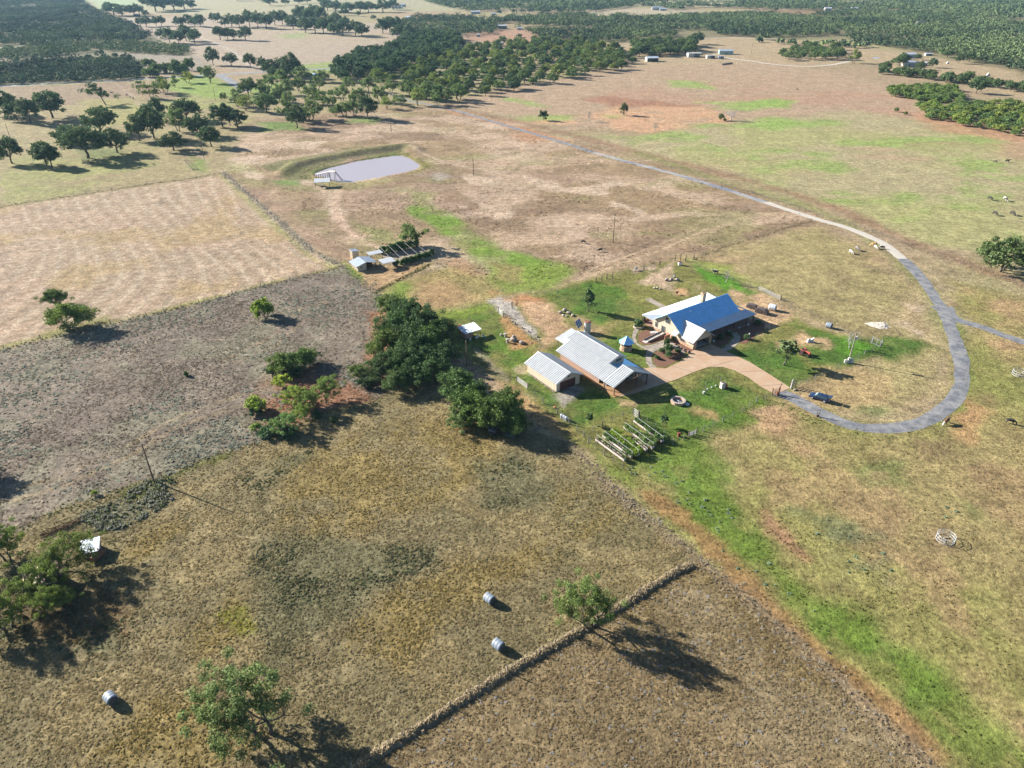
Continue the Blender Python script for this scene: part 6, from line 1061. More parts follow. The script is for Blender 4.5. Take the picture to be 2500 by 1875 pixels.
fence('yard_fence', [(2148, 846), (2125, 836), (2100, 830), (2030, 800), (1978, 768), (1932, 748), (1906, 733)], 'thin wire fence behind the round bale', sp=7, h=1.4, pr=.06, wires=4)
fence('yard_fence', [(1850, 712), (1830, 700), (1787, 684), (1709, 652), (1674, 638)], 'netted fence along the bright green strip behind the house', sp=6, h=1.4, pr=.06, wires=5, net=.5, wm=NET)
fence('yard_fence', [(1648, 637), (1611, 648), (1535, 668), (1494, 689), (1455, 688), (1406, 704), (1361, 717), (1313, 732)], 'post and wire fence north of the slim tree', sp=6, h=1.4, pr=.07)
fence('pasture_fence', [(1692, 634), (1760, 606), (1830, 585), (1900, 562), (1980, 540)], 'long fence running from the yard corner to the drive', 6, 1.3, .06)
fence('pasture_fence', [(2010, 528), (1930, 500), (1840, 472), (1760, 452)], 'weedy fence beside the drive, upper stretch', 9, 1.3, .06)
fence('pasture_fence', [(2030, 535), (2120, 562), (2200, 592), (2300, 625), (2400, 660), (2520, 705)], 'weedy fence running from the drive to the right edge', 9, 1.3, .06)
fence('road_fence', [(0, 218), (130, 210), (290, 203), (420, 195), (500, 189)], 'fence along the near side of the county road', 9, 1.4, .08)
fence('pen_fence', [(1073, 818), (1105, 804), (1145, 781), (1200, 768), (1216, 762)], 'wire fence behind the goat shed', sp=6, h=1.4, pr=.07)
fence('pen_fence', [(1228, 774), (1262, 800), (1296, 826), (1325, 848)], 'fence between the sand pen and the gravel lane', sp=5, h=1.2, pr=.05, wires=5, net=.4, wm=NET)
fence('yard_fence', [(1148, 888), (1180, 905), (1262, 930)], 'wire fence beside the pole and thicket', sp=4.5, h=1.3, pr=.06)
fence('yard_fence', [(1288, 950), (1325, 984), (1360, 1010), (1390, 1035), (1425, 1068), (1442, 1080)], 'green netted fence below the small barn', **YF)
fence('garden_fence', [(1425, 1064), (1470, 1042), (1520, 1018), (1545, 1010)], 'netted garden fence above the raised beds', **YF)
fence('garden_fence', [(1560, 1020), (1600, 1046), (1640, 1078)], 'netted garden fence right of the raised beds', **YF)
fence('garden_fence', [(1436, 1082), (1475, 1112), (1520, 1145)], 'low netted fence left of the raised beds', **YF)
fence('upper_fence', [(885, 311), (960, 320), (1060, 288), (1200, 288), (1245, 287)], 'short line of posts beside the far drive', 14, 1.4, .09)
fence('coop_fence', [(836, 655), (860, 668), (905, 705), (925, 738)], 'weedy fence from the hay field corner to the thicket', 5, 1.3, .06)
def gate(px0, px1, label, m=WOODG, h=1.4, bars=5, pm=BRW, posts_=True, name='gate'):
    a, b = G(*px0), G(*px1); E = empty(name, a, math.atan2(b.y - a.y, b.x - a.x)); tag(E, label, 'gate', 'gates round the yard'); L_ = (b - a).length; k = MB()
    for i in range(bars): k.box(L_ / 2, 0, .2 + (h - .3) * i / (bars - 1), L_ - .2, .05, .09)
    for t in (.04, .5, .96): k.box(L_ * t, .01, h / 2 + .05, .08, .06, h - .1)
    k.build('gate_leaf', m, E)
    if posts_: posts(E, [(0, 0, h + .35), (L_, 0, h + .35)], .09, pm)
    return E
gate((1851, 707), (1905, 733), 'pale board gate in the fence behind the wood piles', mat('pale_boards', (.26, .25, .24), .8)); gate((1217, 764), (1228, 774), 'white board gate at the corner of the goat pen', TRIM, 1.6); gate((1262, 931), (1288, 950), 'white board gate below the dark thicket', TRIM, 1.5); gate((1545, 1012), (1558, 1021), 'pale board gate at the top of the raised beds', TRIM, 1.9, 5)
gate((1681, 1066), (1699, 1060), 'small white patterned gate below the rusty barrel', TRIM, 1.2, 6); gate((2150, 848), (2128, 838), 'grey pipe brace at the corner of the netted fence', mat('grey_pipe', (.2, .21, .22), .6), 1.8, 2, mat('grey_pipe_post', (.2, .21, .22), .6), True, 'fence_brace')
gate((1884, 966), (1900, 962), 'open left leaf of the drive gate with rusty barrel beside it', RUST, 1.7, 5, BRW, True, 'drive_gate'); gate((1929, 948), (1941, 944), 'open right leaf of the drive gate with dark posts', BRW, 1.9, 5, BRW, True, 'drive_gate')
k = MB(); k.tube((0, 0, 0), (0, 0, 3.0), .1, .09); k.box(0, 0, 2.95, .2, .2, .3); tag(k.build('gate_post', RUST, None, loc=G(1902, 963)), 'tall rusty gate post at the left of the drive gate', 'post'); k = MB(); k.lathe([(.35, 0), (.36, .3), (.36, .6), (.35, .9), (.3, .92)], 14); tag(k.build('rusty_barrel', RUST, None, loc=G(1898, 965)), 'dark rusty barrel beside the left drive gate post', 'barrel')
k = MB(); k.tube((0, 0, 0), (.15, 0, 2.6), .14, .12); tag(k.build('gate_pillar', TRIM, None, loc=G(1930, 949)), 'white topped thick post at the right of the drive gate', 'post')
for i, (px, py, h) in enumerate(((1455, 690, 1.9), (1469, 686, 2.1), (1481, 682, 2.0), (1495, 680, 2.0), (1648, 637, 2.3), (1661, 634, 2.3), (1673, 639, 2.6), (1694, 633, 1.7), (1250, 752, 2.0), (1262, 748, 2.0), (1610, 648, 1.6), (1571, 660, 1.6))):
    k = MB(); k.tube((0, 0, -.1), (0, 0, h), .15, .13, 8); k.tube((0, 0, h), (0, 0, h + .04), .15, .11, 8); tag(k.build('timber_post', BRW, None, loc=G(px, py)), ('stout bare timber post in the short row north of the lawn' if i < 4 else 'tall timber post of the arched gateway behind the house' if i < 8 else 'one of two posts left standing on the gravel lane' if i < 10 else 'single short post on the bare ground behind the house'), 'post', ('post row north of the lawn' if i < 4 else 'gateway posts behind the house' if i < 8 else 'posts on the gravel lane' if i < 10 else 'single posts behind the house'))
k = MB()
pa, pb = G(1661, 634), G(1694, 633); ar = [pa.lerp(pb, t) + V(0, 0, 2.0 + 1.0 * math.sin(math.pi * t)) - pa for t in np.linspace(0, 1, 9)]
for a, b in zip(ar[:-1], ar[1:]): k.tube(a, b, .05, n=5)
tag(k.build('gateway_arch', BRW, None, loc=pa), 'thin curved pole arching between gateway posts behind the house', 'arch')
k = MB(); p0 = G(1725, 950)
for a, b in (((1721, 955, 0), (1722, 948, 2.2)), ((1722, 948, 2.2), (1757, 938, 2.3)), ((1757, 938, 2.3), (1758, 945, 0))): k.tube(G(a[0], a[1]) + V(0, 0, a[2]) - p0, G(b[0], b[1]) + V(0, 0, b[2]) - p0, .04, n=5)
tag(k.build('pipe_frame', WOODG, None, loc=p0), 'thin pipe frame standing on the lawn left of the pump box', 'frame')
# bales
WRAP = mat('silver_wrap', (.17, .20, .235), .45, var=.3, scale=1.6, stretch=(6, 1, 1), spec=.5, bump=.02)
def bale(px, py, rz, label, m=WRAP, r=.78, L_=1.55, name='round_bale'):
    E = empty(name, G(px, py), rz); tag(E, label, 'bale', 'round bales'); k = MB(); k.lathe([(.02, -L_ / 2), (r * .6, -L_ / 2 - .03), (r * .93, -L_ / 2 + .0), (r, -L_ / 2 + .08), (r * 1.0, -L_ * .2), (r * .985, -L_ * .18), (r, -L_ * .16), (r, L_ * .2), (r * .985, L_ * .22), (r, L_ * .24), (r, L_ / 2 - .08), (r * .93, L_ / 2), (r * .6, L_ / 2 + .03), (.02, L_ / 2)], 28, (0, 0, r * .96), 'X', False)
    k.build('wrap', m, E, smooth=True); k = MB()
    for s in (-1, 1): k.lathe([(.0, s * (L_ / 2 + .035)), (r * .55, s * (L_ / 2 + .036)), (r * .85, s * (L_ / 2 + .015))], 24, (0, 0, r * .96), 'X', False)
    k.build('bale_end', mat('bale_end', (.06, .062, .06), .8, var=.5, scale=5), E); return E
bale(1195, 1469, R(-42), 'silver wrapped round bale, upper one of the pair left of the mesquite'); bale(1217, 1582, R(-42), 'silver wrapped round bale, lower one of the pair beside the hedge line'); bale(273, 1712, R(-38), 'silver wrapped round bale alone at the lower left'); bale(2023, 800, R(-42), 'silver wrapped round bale on the lawn by the wire fence'); bale(1203, 1058, R(-30), 'black wrapped round bale under the trees at the yard fence', mat('black_film', (.03, .035, .05), .35, spec=.6), .8, 1.6); bale(1245, 1069, R(-20), 'dark low round bale half hidden in shade right of the black one', mat('black_film2', (.035, .05, .045), .5), .7, 1.9)
# firewood stacks, tank
LOG = mat('firewood', (.15, .12, .11), .9, var=.65, scale=6)
def logs(px, py, rz, L_, D_, Hh, label, seed):
    E = empty('firewood_stack', G(px, py), rz); tag(E, label, 'firewood', 'firewood stacks'); r = random.Random(seed); k = MB(); n = int(L_ / .17); m = int(Hh / .15)
    for i in range(n):
        for j in range(m):
            if j > m * (.55 + .45 * math.sin(math.pi * (i + .5) / n)) + 1: continue
            rad = r.uniform(.06, .10); y = r.uniform(-.12, .12); k.tube((-L_ / 2 + i * .17 + r.uniform(-.03, .03), -D_ / 2 + y, .1 + j * .15), (-L_ / 2 + i * .17 + r.uniform(-.05, .05), D_ / 2 + y, .1 + j * .15 + r.uniform(-.03, .03)), rad, n=6)
    k.build('log_pile', LOG, E); k = MB()
    for s in (-1, 1): k.box(s * (L_ / 2 + .1), -D_ * .35, Hh * .55, .1, .1, Hh * 1.1); k.box(s * (L_ / 2 + .1), D_ * .35, Hh * .55, .1, .1, Hh * 1.1)
    k.build('rack_post', BRW, E)
logs(1836, 752, R(-40), 3.0, 1.6, 1.2, 'smaller left stack of dark split firewood behind the house', 1); logs(1860, 764, R(-40), 3.6, 1.8, 1.6, 'larger right stack of dark split firewood behind the house', 2)
bale(1885, 757, R(-32), 'horizontal silver tank lying beside the firewood stacks', mat('silver_tank', (.62, .63, .65), .4, metal=.4, var=.08), .95, 2.0, 'fuel_tank')
# gravel heap, stones
r = random.Random(8); GH = mat('white_gravel', alb(240, 228, 210, .42), .95, var=.12, scale=4, bump=.03); c0 = G(2142, 795); k = MB(); n = 40; Pn = [(2110, 789), (2125, 787), (2160, 786), (2172, 797), (2168, 803), (2150, 803), (2130, 798)]; Q = WP(Pn); gx_, gy_ = np.meshgrid(np.linspace(Q[:, 0].min(), Q[:, 0].max(), n), np.linspace(Q[:, 1].min(), Q[:, 1].max(), n)); sdv = sdf_poly(Q, gx_.ravel(), gy_.ravel()); zz = np.clip(sdv, -.2, 1.2) * .28 + (vn(gx_.ravel() * 3, gy_.ravel() * 3, 3) - .4) * .1
for a, b, z in zip(gx_.ravel(), gy_.ravel(), zz): k.v.append((a - c0.x, b - c0.y, z))
for i in range(n - 1):
    for j in range(n - 1): k.f.append([i * n + j, i * n + j + 1, (i + 1) * n + j + 1, (i + 1) * n + j])
tag(k.build('gravel_heap', GH, None, loc=c0), 'flat heap of white gravel outside the yard fence', 'gravel heap')
def rocks(lst, label, group, m=ROCK, name='boulder', seed=1):
    r = random.Random(seed)
    for px, py, sx, sy, sz in lst: k = MB(); k.rock((0, 0, -.05), sx, sy, sz, r); o = tag(k.build(name, m, None, loc=G(px, py)), label, 'rock', group); o.rotation_euler = (0, 0, r.random() * 3)
rocks([(1368, 764, 1.3, 1.0, .7), (1378, 759, 1.8, 1.3, .9), (1388, 766, 1.5, 1.2, .8), (1398, 771, 1.4, 1.0, .6), (1375, 771, 1.2, .9, .5), (1383, 773, 1.0, .8, .4)], 'pale boulder of the pile on the lawn behind the barn', 'boulder pile on the lawn', seed=2)
rocks([(1627, 685, 1.6, 1.0, .8), (1639, 684, 1.5, 1.0, .9), (1653, 685, 1.8, 1.1, .9)], 'pale boulder in the group on bare ground behind the house', 'boulders behind the house', seed=3); rocks([(1598, 704, 1.1, .7, .5), (1605, 704, .9, .7, .5), (1611, 706, 1.0, .6, .4)], 'small rock of the cluster on the lawn behind the walkway', 'rock cluster behind the walkway', seed=4)
rocks([(1251, 786, .7, .5, .5), (1257, 791, .7, .6, .5), (1275, 801, .6, .5, .5), (1290, 810, .6, .5, .5), (1312, 823, .7, .5, .5), (1316, 832, .5, .4, .3), (1297, 837, .5, .4, .3), (1256, 850, .5, .4, .3)], 'small white rock edging the sand pen', 'rocks edging the sand pen', seed=5)
rocks([(1273, 839, 1.6, 1.3, .9)], 'large pale angular rock beside the stacked stones in the sand pen', 'single pen rock', seed=6)
rocks([(1670, 857, .9, .8, .8), (1657, 849, .8, .7, .6), (1650, 842, .7, .6, .5), (1681, 862, 1.0, .8, .9)], 'brown rock set along the garage wall', 'rocks along the garage', mat('brown_rock', (.17, .10, .08), .9, var=.4), seed=7)
rocks([(1940, 953, 1.0, .7, .4)], 'flat pale rock just outside the drive gate', 'gate rock', seed=9); rocks([(1355, 996, .8, .6, .5)], 'orange rock beside the netted fence below the small barn', 'fence rock', mat('orange_rock', (.5, .22, .1), .9), seed=10)
def toad(px, py, h, r_, label): E = empty('stone_toadstool', G(px, py)); tag(E, label, 'stone seat', 'stone toadstools in the goat pen'); k = MB(); k.lathe([(.35, 0), (.28, h * .4), (.25, h * .75)], 10); k.build('stem', ROCK, E); k = MB(); k.lathe([(.2, h * .75), (r_, h * .8), (r_ * 1.02, h * .95), (r_ * .8, h * 1.02), (.02, h * 1.03)], 14); k.build('cap', ROCK, E)
toad(1234, 822, 1.0, .55, 'flat topped stone toadstool, rear one in the goat pen'); toad(1239, 836, 1.1, .55, 'flat topped stone toadstool, front one in the goat pen'); toad(1223, 819, .5, .35, 'low small stone toadstool at the left in the goat pen')
E = empty('stone_stack', G(1254, 832)); tag(E, 'tall stack of flat stones tapering upward in the goat pen', 'stone stack'); r = random.Random(12)
for i, (rd, z) in enumerate(((1.1, 0), (1.0, .35), (.85, .7), (.6, 1.05), (.45, 1.35))): k = MB(); k.rock((r.uniform(-.1, .1), r.uniform(-.1, .1), z - .05), rd * 2, rd * 1.8, .45, r); k.build('stone_slab', ROCK, E)
# fire ring, small ornaments
E = empty('fire_ring', G(1655, 982)); tag(E, 'wide low stone fire ring with iron grate on the lawn', 'fire pit'); k = MB(); k.lathe([(1.75, -.05), (1.75, .6), (1.3, .62), (1.28, .05)], 26, closed_ends=False); k.build('ring_wall', STN, E); k = MB(); k.lathe([(1.76, .6), (1.78, .68), (1.28, .68), (1.3, .6)], 26, closed_ends=False); k.build('cap_stone', ROCK, E); k = MB(); k.lathe([(0, .1), (1.28, .1)], 20, closed_ends=False); k.build('ash', mat('ash', (.05, .06, .08), .95), E); k = MB()
for i in range(4): a = i * math.pi / 4; k.tube((-1.25 * math.cos(a), -1.25 * math.sin(a), .45), (1.25 * math.cos(a), 1.25 * math.sin(a), .45), .03, n=4)
k.build('grate', GALV, E)
k = MB(); k.lathe([(.6, 0), (.62, .1), (.5, .22), (.0, .3)], 14); tag(k.build('tub_cover', TRIM, None, loc=G(1677, 987)), 'white round lid lying right of the fire ring', 'lid')
for px, py, sx, sz, m, lab in ((1718, 961, .4, .6, TRIM, 'white stub post at the left end of the low pipe frame'), (1727, 951, .25, .3, TRIM, 'tiny white marker, left one on the lawn'), (1737, 947, .25, .3, TRIM, 'tiny white marker, middle one on the lawn'), (1747, 943, .25, .3, TRIM, 'tiny white marker, right one on the lawn')): k = MB(); k.box(0, 0, sz / 2, sx, sx, sz); k.box(0, 0, sz + .02, sx * 1.1, sx * 1.1, .05); tag(k.build('lawn_marker', m, None, loc=G(px, py)), lab, 'marker')
E = empty('pump_box', G(1763, 947), R(20)); tag(E, 'beige pump box with red motor on the lawn inside the drive bend', 'pump'); k = MB(); k.box(0, 0, .7, 1.0, .9, 1.4); k.box(0, 0, 1.45, 1.1, 1.0, .1); k.build('box', mat('beige_box', (.5, .42, .38), .7), E); k = MB(); k.box(.85, 0, .4, .7, .7, .7); k.tube((.6, 0, .8), (1.1, 0, .8), .2, n=10); k.build('motor', mat('red_motor', (.35, .06, .07), .5), E); k = MB(); k.tube((0, 0, 1.5), (0, 0, 1.75), .3, n=10); k.build('lid', BRW, E)
k = MB(); k.lathe([(.34, 0), (.35, .3), (.37, .32), (.35, .34), (.35, .62), (.37, .64), (.35, .66), (.34, .95), (.28, .95)], 16); tag(k.build('rusty_barrel', mat('red_rust', (.16, .045, .035), .8, var=.4), None, loc=G(1657, 1065)), 'rusty red barrel standing right of the raised beds', 'barrel')
for i, (px, py, lab) in enumerate(((1371, 1021, 'grey bin, left of three by the netted fence'), (1377, 1024, 'grey bin, middle of three by the netted fence'), (1382, 1027, 'grey bin, right of three by the netted fence'))): k = MB(); k.lathe([(.28, 0), (.34, .9), (.37, .92), (.37, .98), (.1, 1.08)], 12); tag(k.build('bin', GALV, None, loc=G(px, py)), lab, 'bin', 'bins by the netted fence')
E = empty('planter_tub', G(1659, 647)); tag(E, 'white tub planter with rusty red plant on the grass behind the house', 'planter'); k = MB(); k.lathe([(.5, 0), (.62, .5), (.66, .95), (.55, .95)], 14); k.build('tub', mat('white_tub', (.6, .6, .64), .5), E); lvv = np.concatenate([leaf_quads(np.random.default_rng(3), np.array([0, 0, 1.15]), .62, 160, .12)]); o = np_mesh('plant', lvv, np.arange(len(lvv)), 4, mat('rust_leaf', (.22, .08, .05), .9), None, E)
k = MB(); k.lathe([(.02, 0), (.3, .12), (.35, .35), (.28, .6), (.02, .7)], 12); tag(k.build('gazing_ball', mat('grey_ball', (.45, .47, .52), .2, metal=.5), None, loc=G(1646, 677)), 'small grey ball on the bare ground behind the boulders', 'ball')
k = MB(); k.prism([(-.9, 0, 0), (.7, 0, 0), (.9, 0, 1.3), (.2, 0, .8), (-.6, 0, 1.0)], (0, .5, 0)); k.box(0, .25, .15, 1.8, 1.0, .3); tag(k.build('white_sculpture', TRIM, None, loc=G(1978, 836)), 'angular white sculpture on the bare sand in the front lawn', 'sculpture')
k = MB(); k.lathe([(.2, 0), (.25, .5), (.16, .9), (.22, 1.3), (.1, 1.6)], 10); tag(k.build('white_statue', TRIM, None, loc=G(1828, 826)), 'small white statue in the shaded planting bed', 'statue')
for px, py, lab in ((1826, 796, 'pale pot at the right end of the porch'), (1804, 803, 'pale pot before the porch wall, middle'), (1779, 812, 'pale pot in the bed near the porch step'), (1742, 836, 'pale pot at the garage corner')): k = MB(); k.lathe([(.2, 0), (.33, .35), (.36, .6), (.28, .6)], 12); tag(k.build('plant_pot', GALV, None, loc=G(px, py)), lab, 'pot', 'pots along the porch')
# ramp, planter ring and crates at the gable
k = MB(); a, b = G(1572, 836), G(1622, 815); E = empty('wheelchair_ramp', a, math.atan2(b.y - a.y, b.x - a.x)); tag(E, 'grey concrete ramp with side rails leading to the gable door', 'ramp'); L_ = (b - a).length
k.prism([(0, -.7, 0), (L_, -.7, 0), (L_, -.7, .6), (0, -.7, .06)], (0, 1.4, 0)); k.build('ramp_slab', CONG, E)
for s in (-.78, .78): k = MB(); k.prism([(.8, s - .05, .0), (L_, s - .05, .0), (L_, s - .05, .85), (.8, s - .05, .45)], (0, .1, 0)); k.build('kerb_wall', WOODG, E); k = MB(); k.tube((1.0, s, 1.1), (L_, s, 1.5), .04, n=6); k.tube((1.0, s, .3), (1.0, s, 1.1), .04, n=6); k.tube((L_, s, .6), (L_, s, 1.5), .04, n=6); k.build('rail', BRW, E)
k = MB(); k.box(0, 0, .85, 2.0, .12, 1.6); k.box(.95, .7, .85, .12, 1.3, 1.6); k.box(0, 0, 1.67, 2.1, .2, .08); o = tag(k.build('timber_screen', mat('terracotta_boards', (.36, .17, .11), .85, var=.2), None, loc=G(1628, 831)), 'reddish board screen hiding the air unit beside the ramp', 'screen'); o.rotation_euler = (0, 0, R(35))
E = empty('patio_table', G(1596, 817), .3); tag(E, 'white topped patio table beside the gable windows', 'table'); k = MB(); k.box(0, 0, .78, 1.9, 1.2, .06); k.build('tabletop', TRIM, E); posts(E, [(-.8, -.5, .75), (.8, -.5, .75), (.8, .5, .75), (-.8, .5, .75)], .05, TRIM, 'leg')
k = MB(); k.lathe([(1.5, -.02), (1.5, .5), (1.3, .5), (1.28, .1)], 20, closed_ends=False); tag(k.build('stone_planter', ROCK, None, loc=G(1559, 799)), 'round stone planter ring under the dark corner bush', 'planter')
E = empty('deck_steps', G(1580, 785), R(35)); tag(E, 'red brown timber steps and rail under the left porch corner', 'steps'); k = MB()
for i in range(3): k.box(0, i * .35, .12 + i * .16, 1.8, .36, .14)
k.build('step', WOODR, E); k = MB(); k.tube((-.95, -.1, 0), (-.95, -.1, 1.2), .06, n=6); k.tube((-.95, 1.0, .4), (-.95, 1.0, 1.6), .06, n=6); k.tube((-.95, -.1, 1.15), (-.95, 1.0, 1.55), .05, n=6); k.build('handrail', WOODR, E)
# raised beds
BED = mat('weathered_white_boards', (.38, .33, .30), .85, var=.25, scale=2); SOILM = mat('bed_soil', (.07, .05, .04), .95, var=.4, scale=6)
BEDS = [((1456, 1071), (1526, 1122), 'raised trough bed, nearest the brown field, mostly bare soil', (.7, .75, .45), .35), ((1474, 1062), (1543, 1113), 'raised trough bed with dark green seedlings, second from the field', (.6, .85, .6), .9), ((1491, 1056), (1559, 1109), 'raised trough bed full of bright lettuce green plants', (1.35, 1.55, .5), 1.3), ((1547, 1072), (1579, 1097), 'short raised trough with empty soil', (.7, 1.0, .5), .15), ((1525, 1041), (1595, 1092), 'raised trough bed with pale tall herbs', (1.0, 1.2, .85), 1.3), ((1549, 1025), (1618, 1076), 'raised trough bed nearest the house, with dark squash leaves', (.6, .85, .6), 1.1)]
for i, (pa_, pb_, lab, tint, den) in enumerate(BEDS):
    a, b = G(*pa_, .8), G(*pb_, .8); a.z = b.z = 0; L_ = (b - a).length; E = empty('raised_bed', a, math.atan2(b.y - a.y, b.x - a.x)); tag(E, lab, 'raised bed', 'raised garden beds'); k = MB(); W_ = .62
    k.box(L_ / 2, -W_ / 2, .72, L_, .06, .42); k.box(L_ / 2, W_ / 2, .72, L_, .06, .42); k.box(.03, 0, .72, .06, W_ - .06, .42); k.box(L_ - .03, 0, .72, .06, W_ - .06, .42); k.box(L_ / 2, 0, .53, L_ - .12, W_ - .06, .04); k.build('trough', BED, E); k = MB(); k.box(L_ / 2, 0, .80, L_ - .12, W_ - .06, .12); k.build('soil', SOILM, E)
    posts(E, [(t * L_, s * .28, .52) for t in (.02, .33, .66, .98) for s in (-1, 1)], .05, WOODG, 'leg'); k = MB()
    for t in (.0, .5, 1.0): k.tube((t * L_, .0, .55), (t * L_, .0, 1.9), .035, n=5)
    k.tube((0, 0, 1.9), (L_, 0, 1.9), .035, n=5); k.build('trellis', PIPE, E)
    rg = np.random.default_rng(i); lv = [leaf_quads(rg, np.array([rg.random() * L_ * (.6 if i in (3,) else 1), (.45 if den > .3 else 0) + rg.normal() * (.1 + .3 * den), .75 + rg.random() * .55 * den]), .32 + .3 * den, int(20 + 60 * den), .13) for q in range(int(L_ * (1.5 + 3.6 * den)))]; lv = np.concatenate(lv); o = np_mesh('plants', lv, np.arange(len(lv)), 4, LEAFN, None, E); o.color = (*tint, 1)
# old iron beams, boiler at the left
k = MB()
for i, off in enumerate((0, .45, .8, 1.3)): a, b = G(95 + i * 3, 1305) - G(95, 1305), G(215 - i * 12, 1261 + i * 4) - G(95, 1305); k.tube(a + V(off * .4, -off, .35), b + V(off * .4, -off, .35), .09, n=4)
tag(k.build('iron_beams', RUST, None, loc=G(95, 1305)), 'bundle of long rusty beams lying by the field fence', 'beams'); k = MB(); k.lathe([(.02, -1.3), (.5, -1.25), (.55, -1.1), (.55, 1.1), (.5, 1.25), (.02, 1.3)], 16, (0, 0, .6), 'X', False); k.tube((.4, 0, 1.0), (.4, 0, 1.9), .12, n=8); o = tag(k.build('boiler_tank', RUST, None, loc=G(241, 1362)), 'rusty boiler cylinder lying beside the tin shed', 'tank'); o.rotation_euler = (0, 0, R(70))
# hay ring feeders, cattle pen frame
def ring(px, py, label, rd=1.5):
    E = empty('hay_ring', G(px, py)); tag(E, label, 'hay feeder', 'round hay feeders'); PZ = mat('white_pipe', (.36, .37, .37), .4); k = MB(); n = 26
    for z in (.08, .6, 1.2):
        k = MB()
        for i in range(n): a, b = 2 * math.pi * i / n, 2 * math.pi * (i + 1) / n; k.tube((rd * math.cos(a), rd * math.sin(a), z), (rd * math.cos(b), rd * math.sin(b), z), .04, n=5, cap=False)
        k.build('hoop', PZ, E)
    k = MB()
    for i in range(14): a = 2 * math.pi * i / 14; k.tube((rd * math.cos(a), rd * math.sin(a), .05), (rd * math.cos(a + .12), rd * math.sin(a + .12), 1.2), .03, n=5)
    k.build('upright', PZ, E); k = MB(); r = random.Random(int(px))
    for i in range(7): k.rock((r.uniform(-.8, .8), r.uniform(-.8, .8), -.05), .7, .6, .25, r, 6)
    k.build('old_hay', mat('old_hay', (.22, .18, .11), .95), E)
ring(2307, 1318, 'white pipe hay ring casting a looped shadow on the pasture'); ring(2487, 915, 'white pipe hay ring cut near the right edge')
k = MB(); a, b, c, d = [G(*p) - G(460, 405) for p in ((448, 393), (459, 391), (485, 414), (470, 416))]
for p, q in ((a, b), (b, c), (c, d), (d, a)): k.tube(p + V(0, 0, .3), q + V(0, 0, .3), .12, n=5)
for t in np.linspace(.1, .9, 6): k.tube(a.lerp(d, t) + V(0, 0, .3), b.lerp(c, t) + V(0, 0, .3), .07, n=5)
tag(k.build('cattle_ramp', BRW, None, loc=G(460, 405)), 'dark ladder shaped frame lying near the fence corner pole', 'frame')
k = MB()
for s in (-.28, .28): k.tube((s, 0, 0), (s, 0, 1.9), .06, n=6)
k.tube((-.28, 0, 1.85), (.28, 0, 1.85), .05, n=6); k.tube((-.28, 0, .9), (.28, 0, .9), .05, n=6); k.box(0, 0, .25, .5, .3, .5); tag(k.build('sign_frame', BRW, None, loc=G(1996, 1017)), 'small dark two legged stand beside the asphalt drive', 'stand')
# goose/chair bits at the fence behind the goat shed
k = MB(); k.lathe([(.02, 0), (.45, .1), (.5, .4), (.02, .6)], 8); tag(k.build('red_tub', mat('red_plastic', (.6, .06, .05), .5), None, loc=G(1123, 798)), 'red plastic tub behind the goat shed', 'tub')
E = empty('chute', G(1100, 805), R(-50)); tag(E, 'dark metal chute standing at the corner of the pen fence', 'chute'); k = MB(); k.box(0, 0, .8, .5, .5, 1.6); k.box(.5, 0, .9, .7, .4, .2); k.build('frame', BRW, E); k = MB(); k.box(.9, 0, .4, .3, .4, .8); k.build('gate_leaf', TRIM, E)
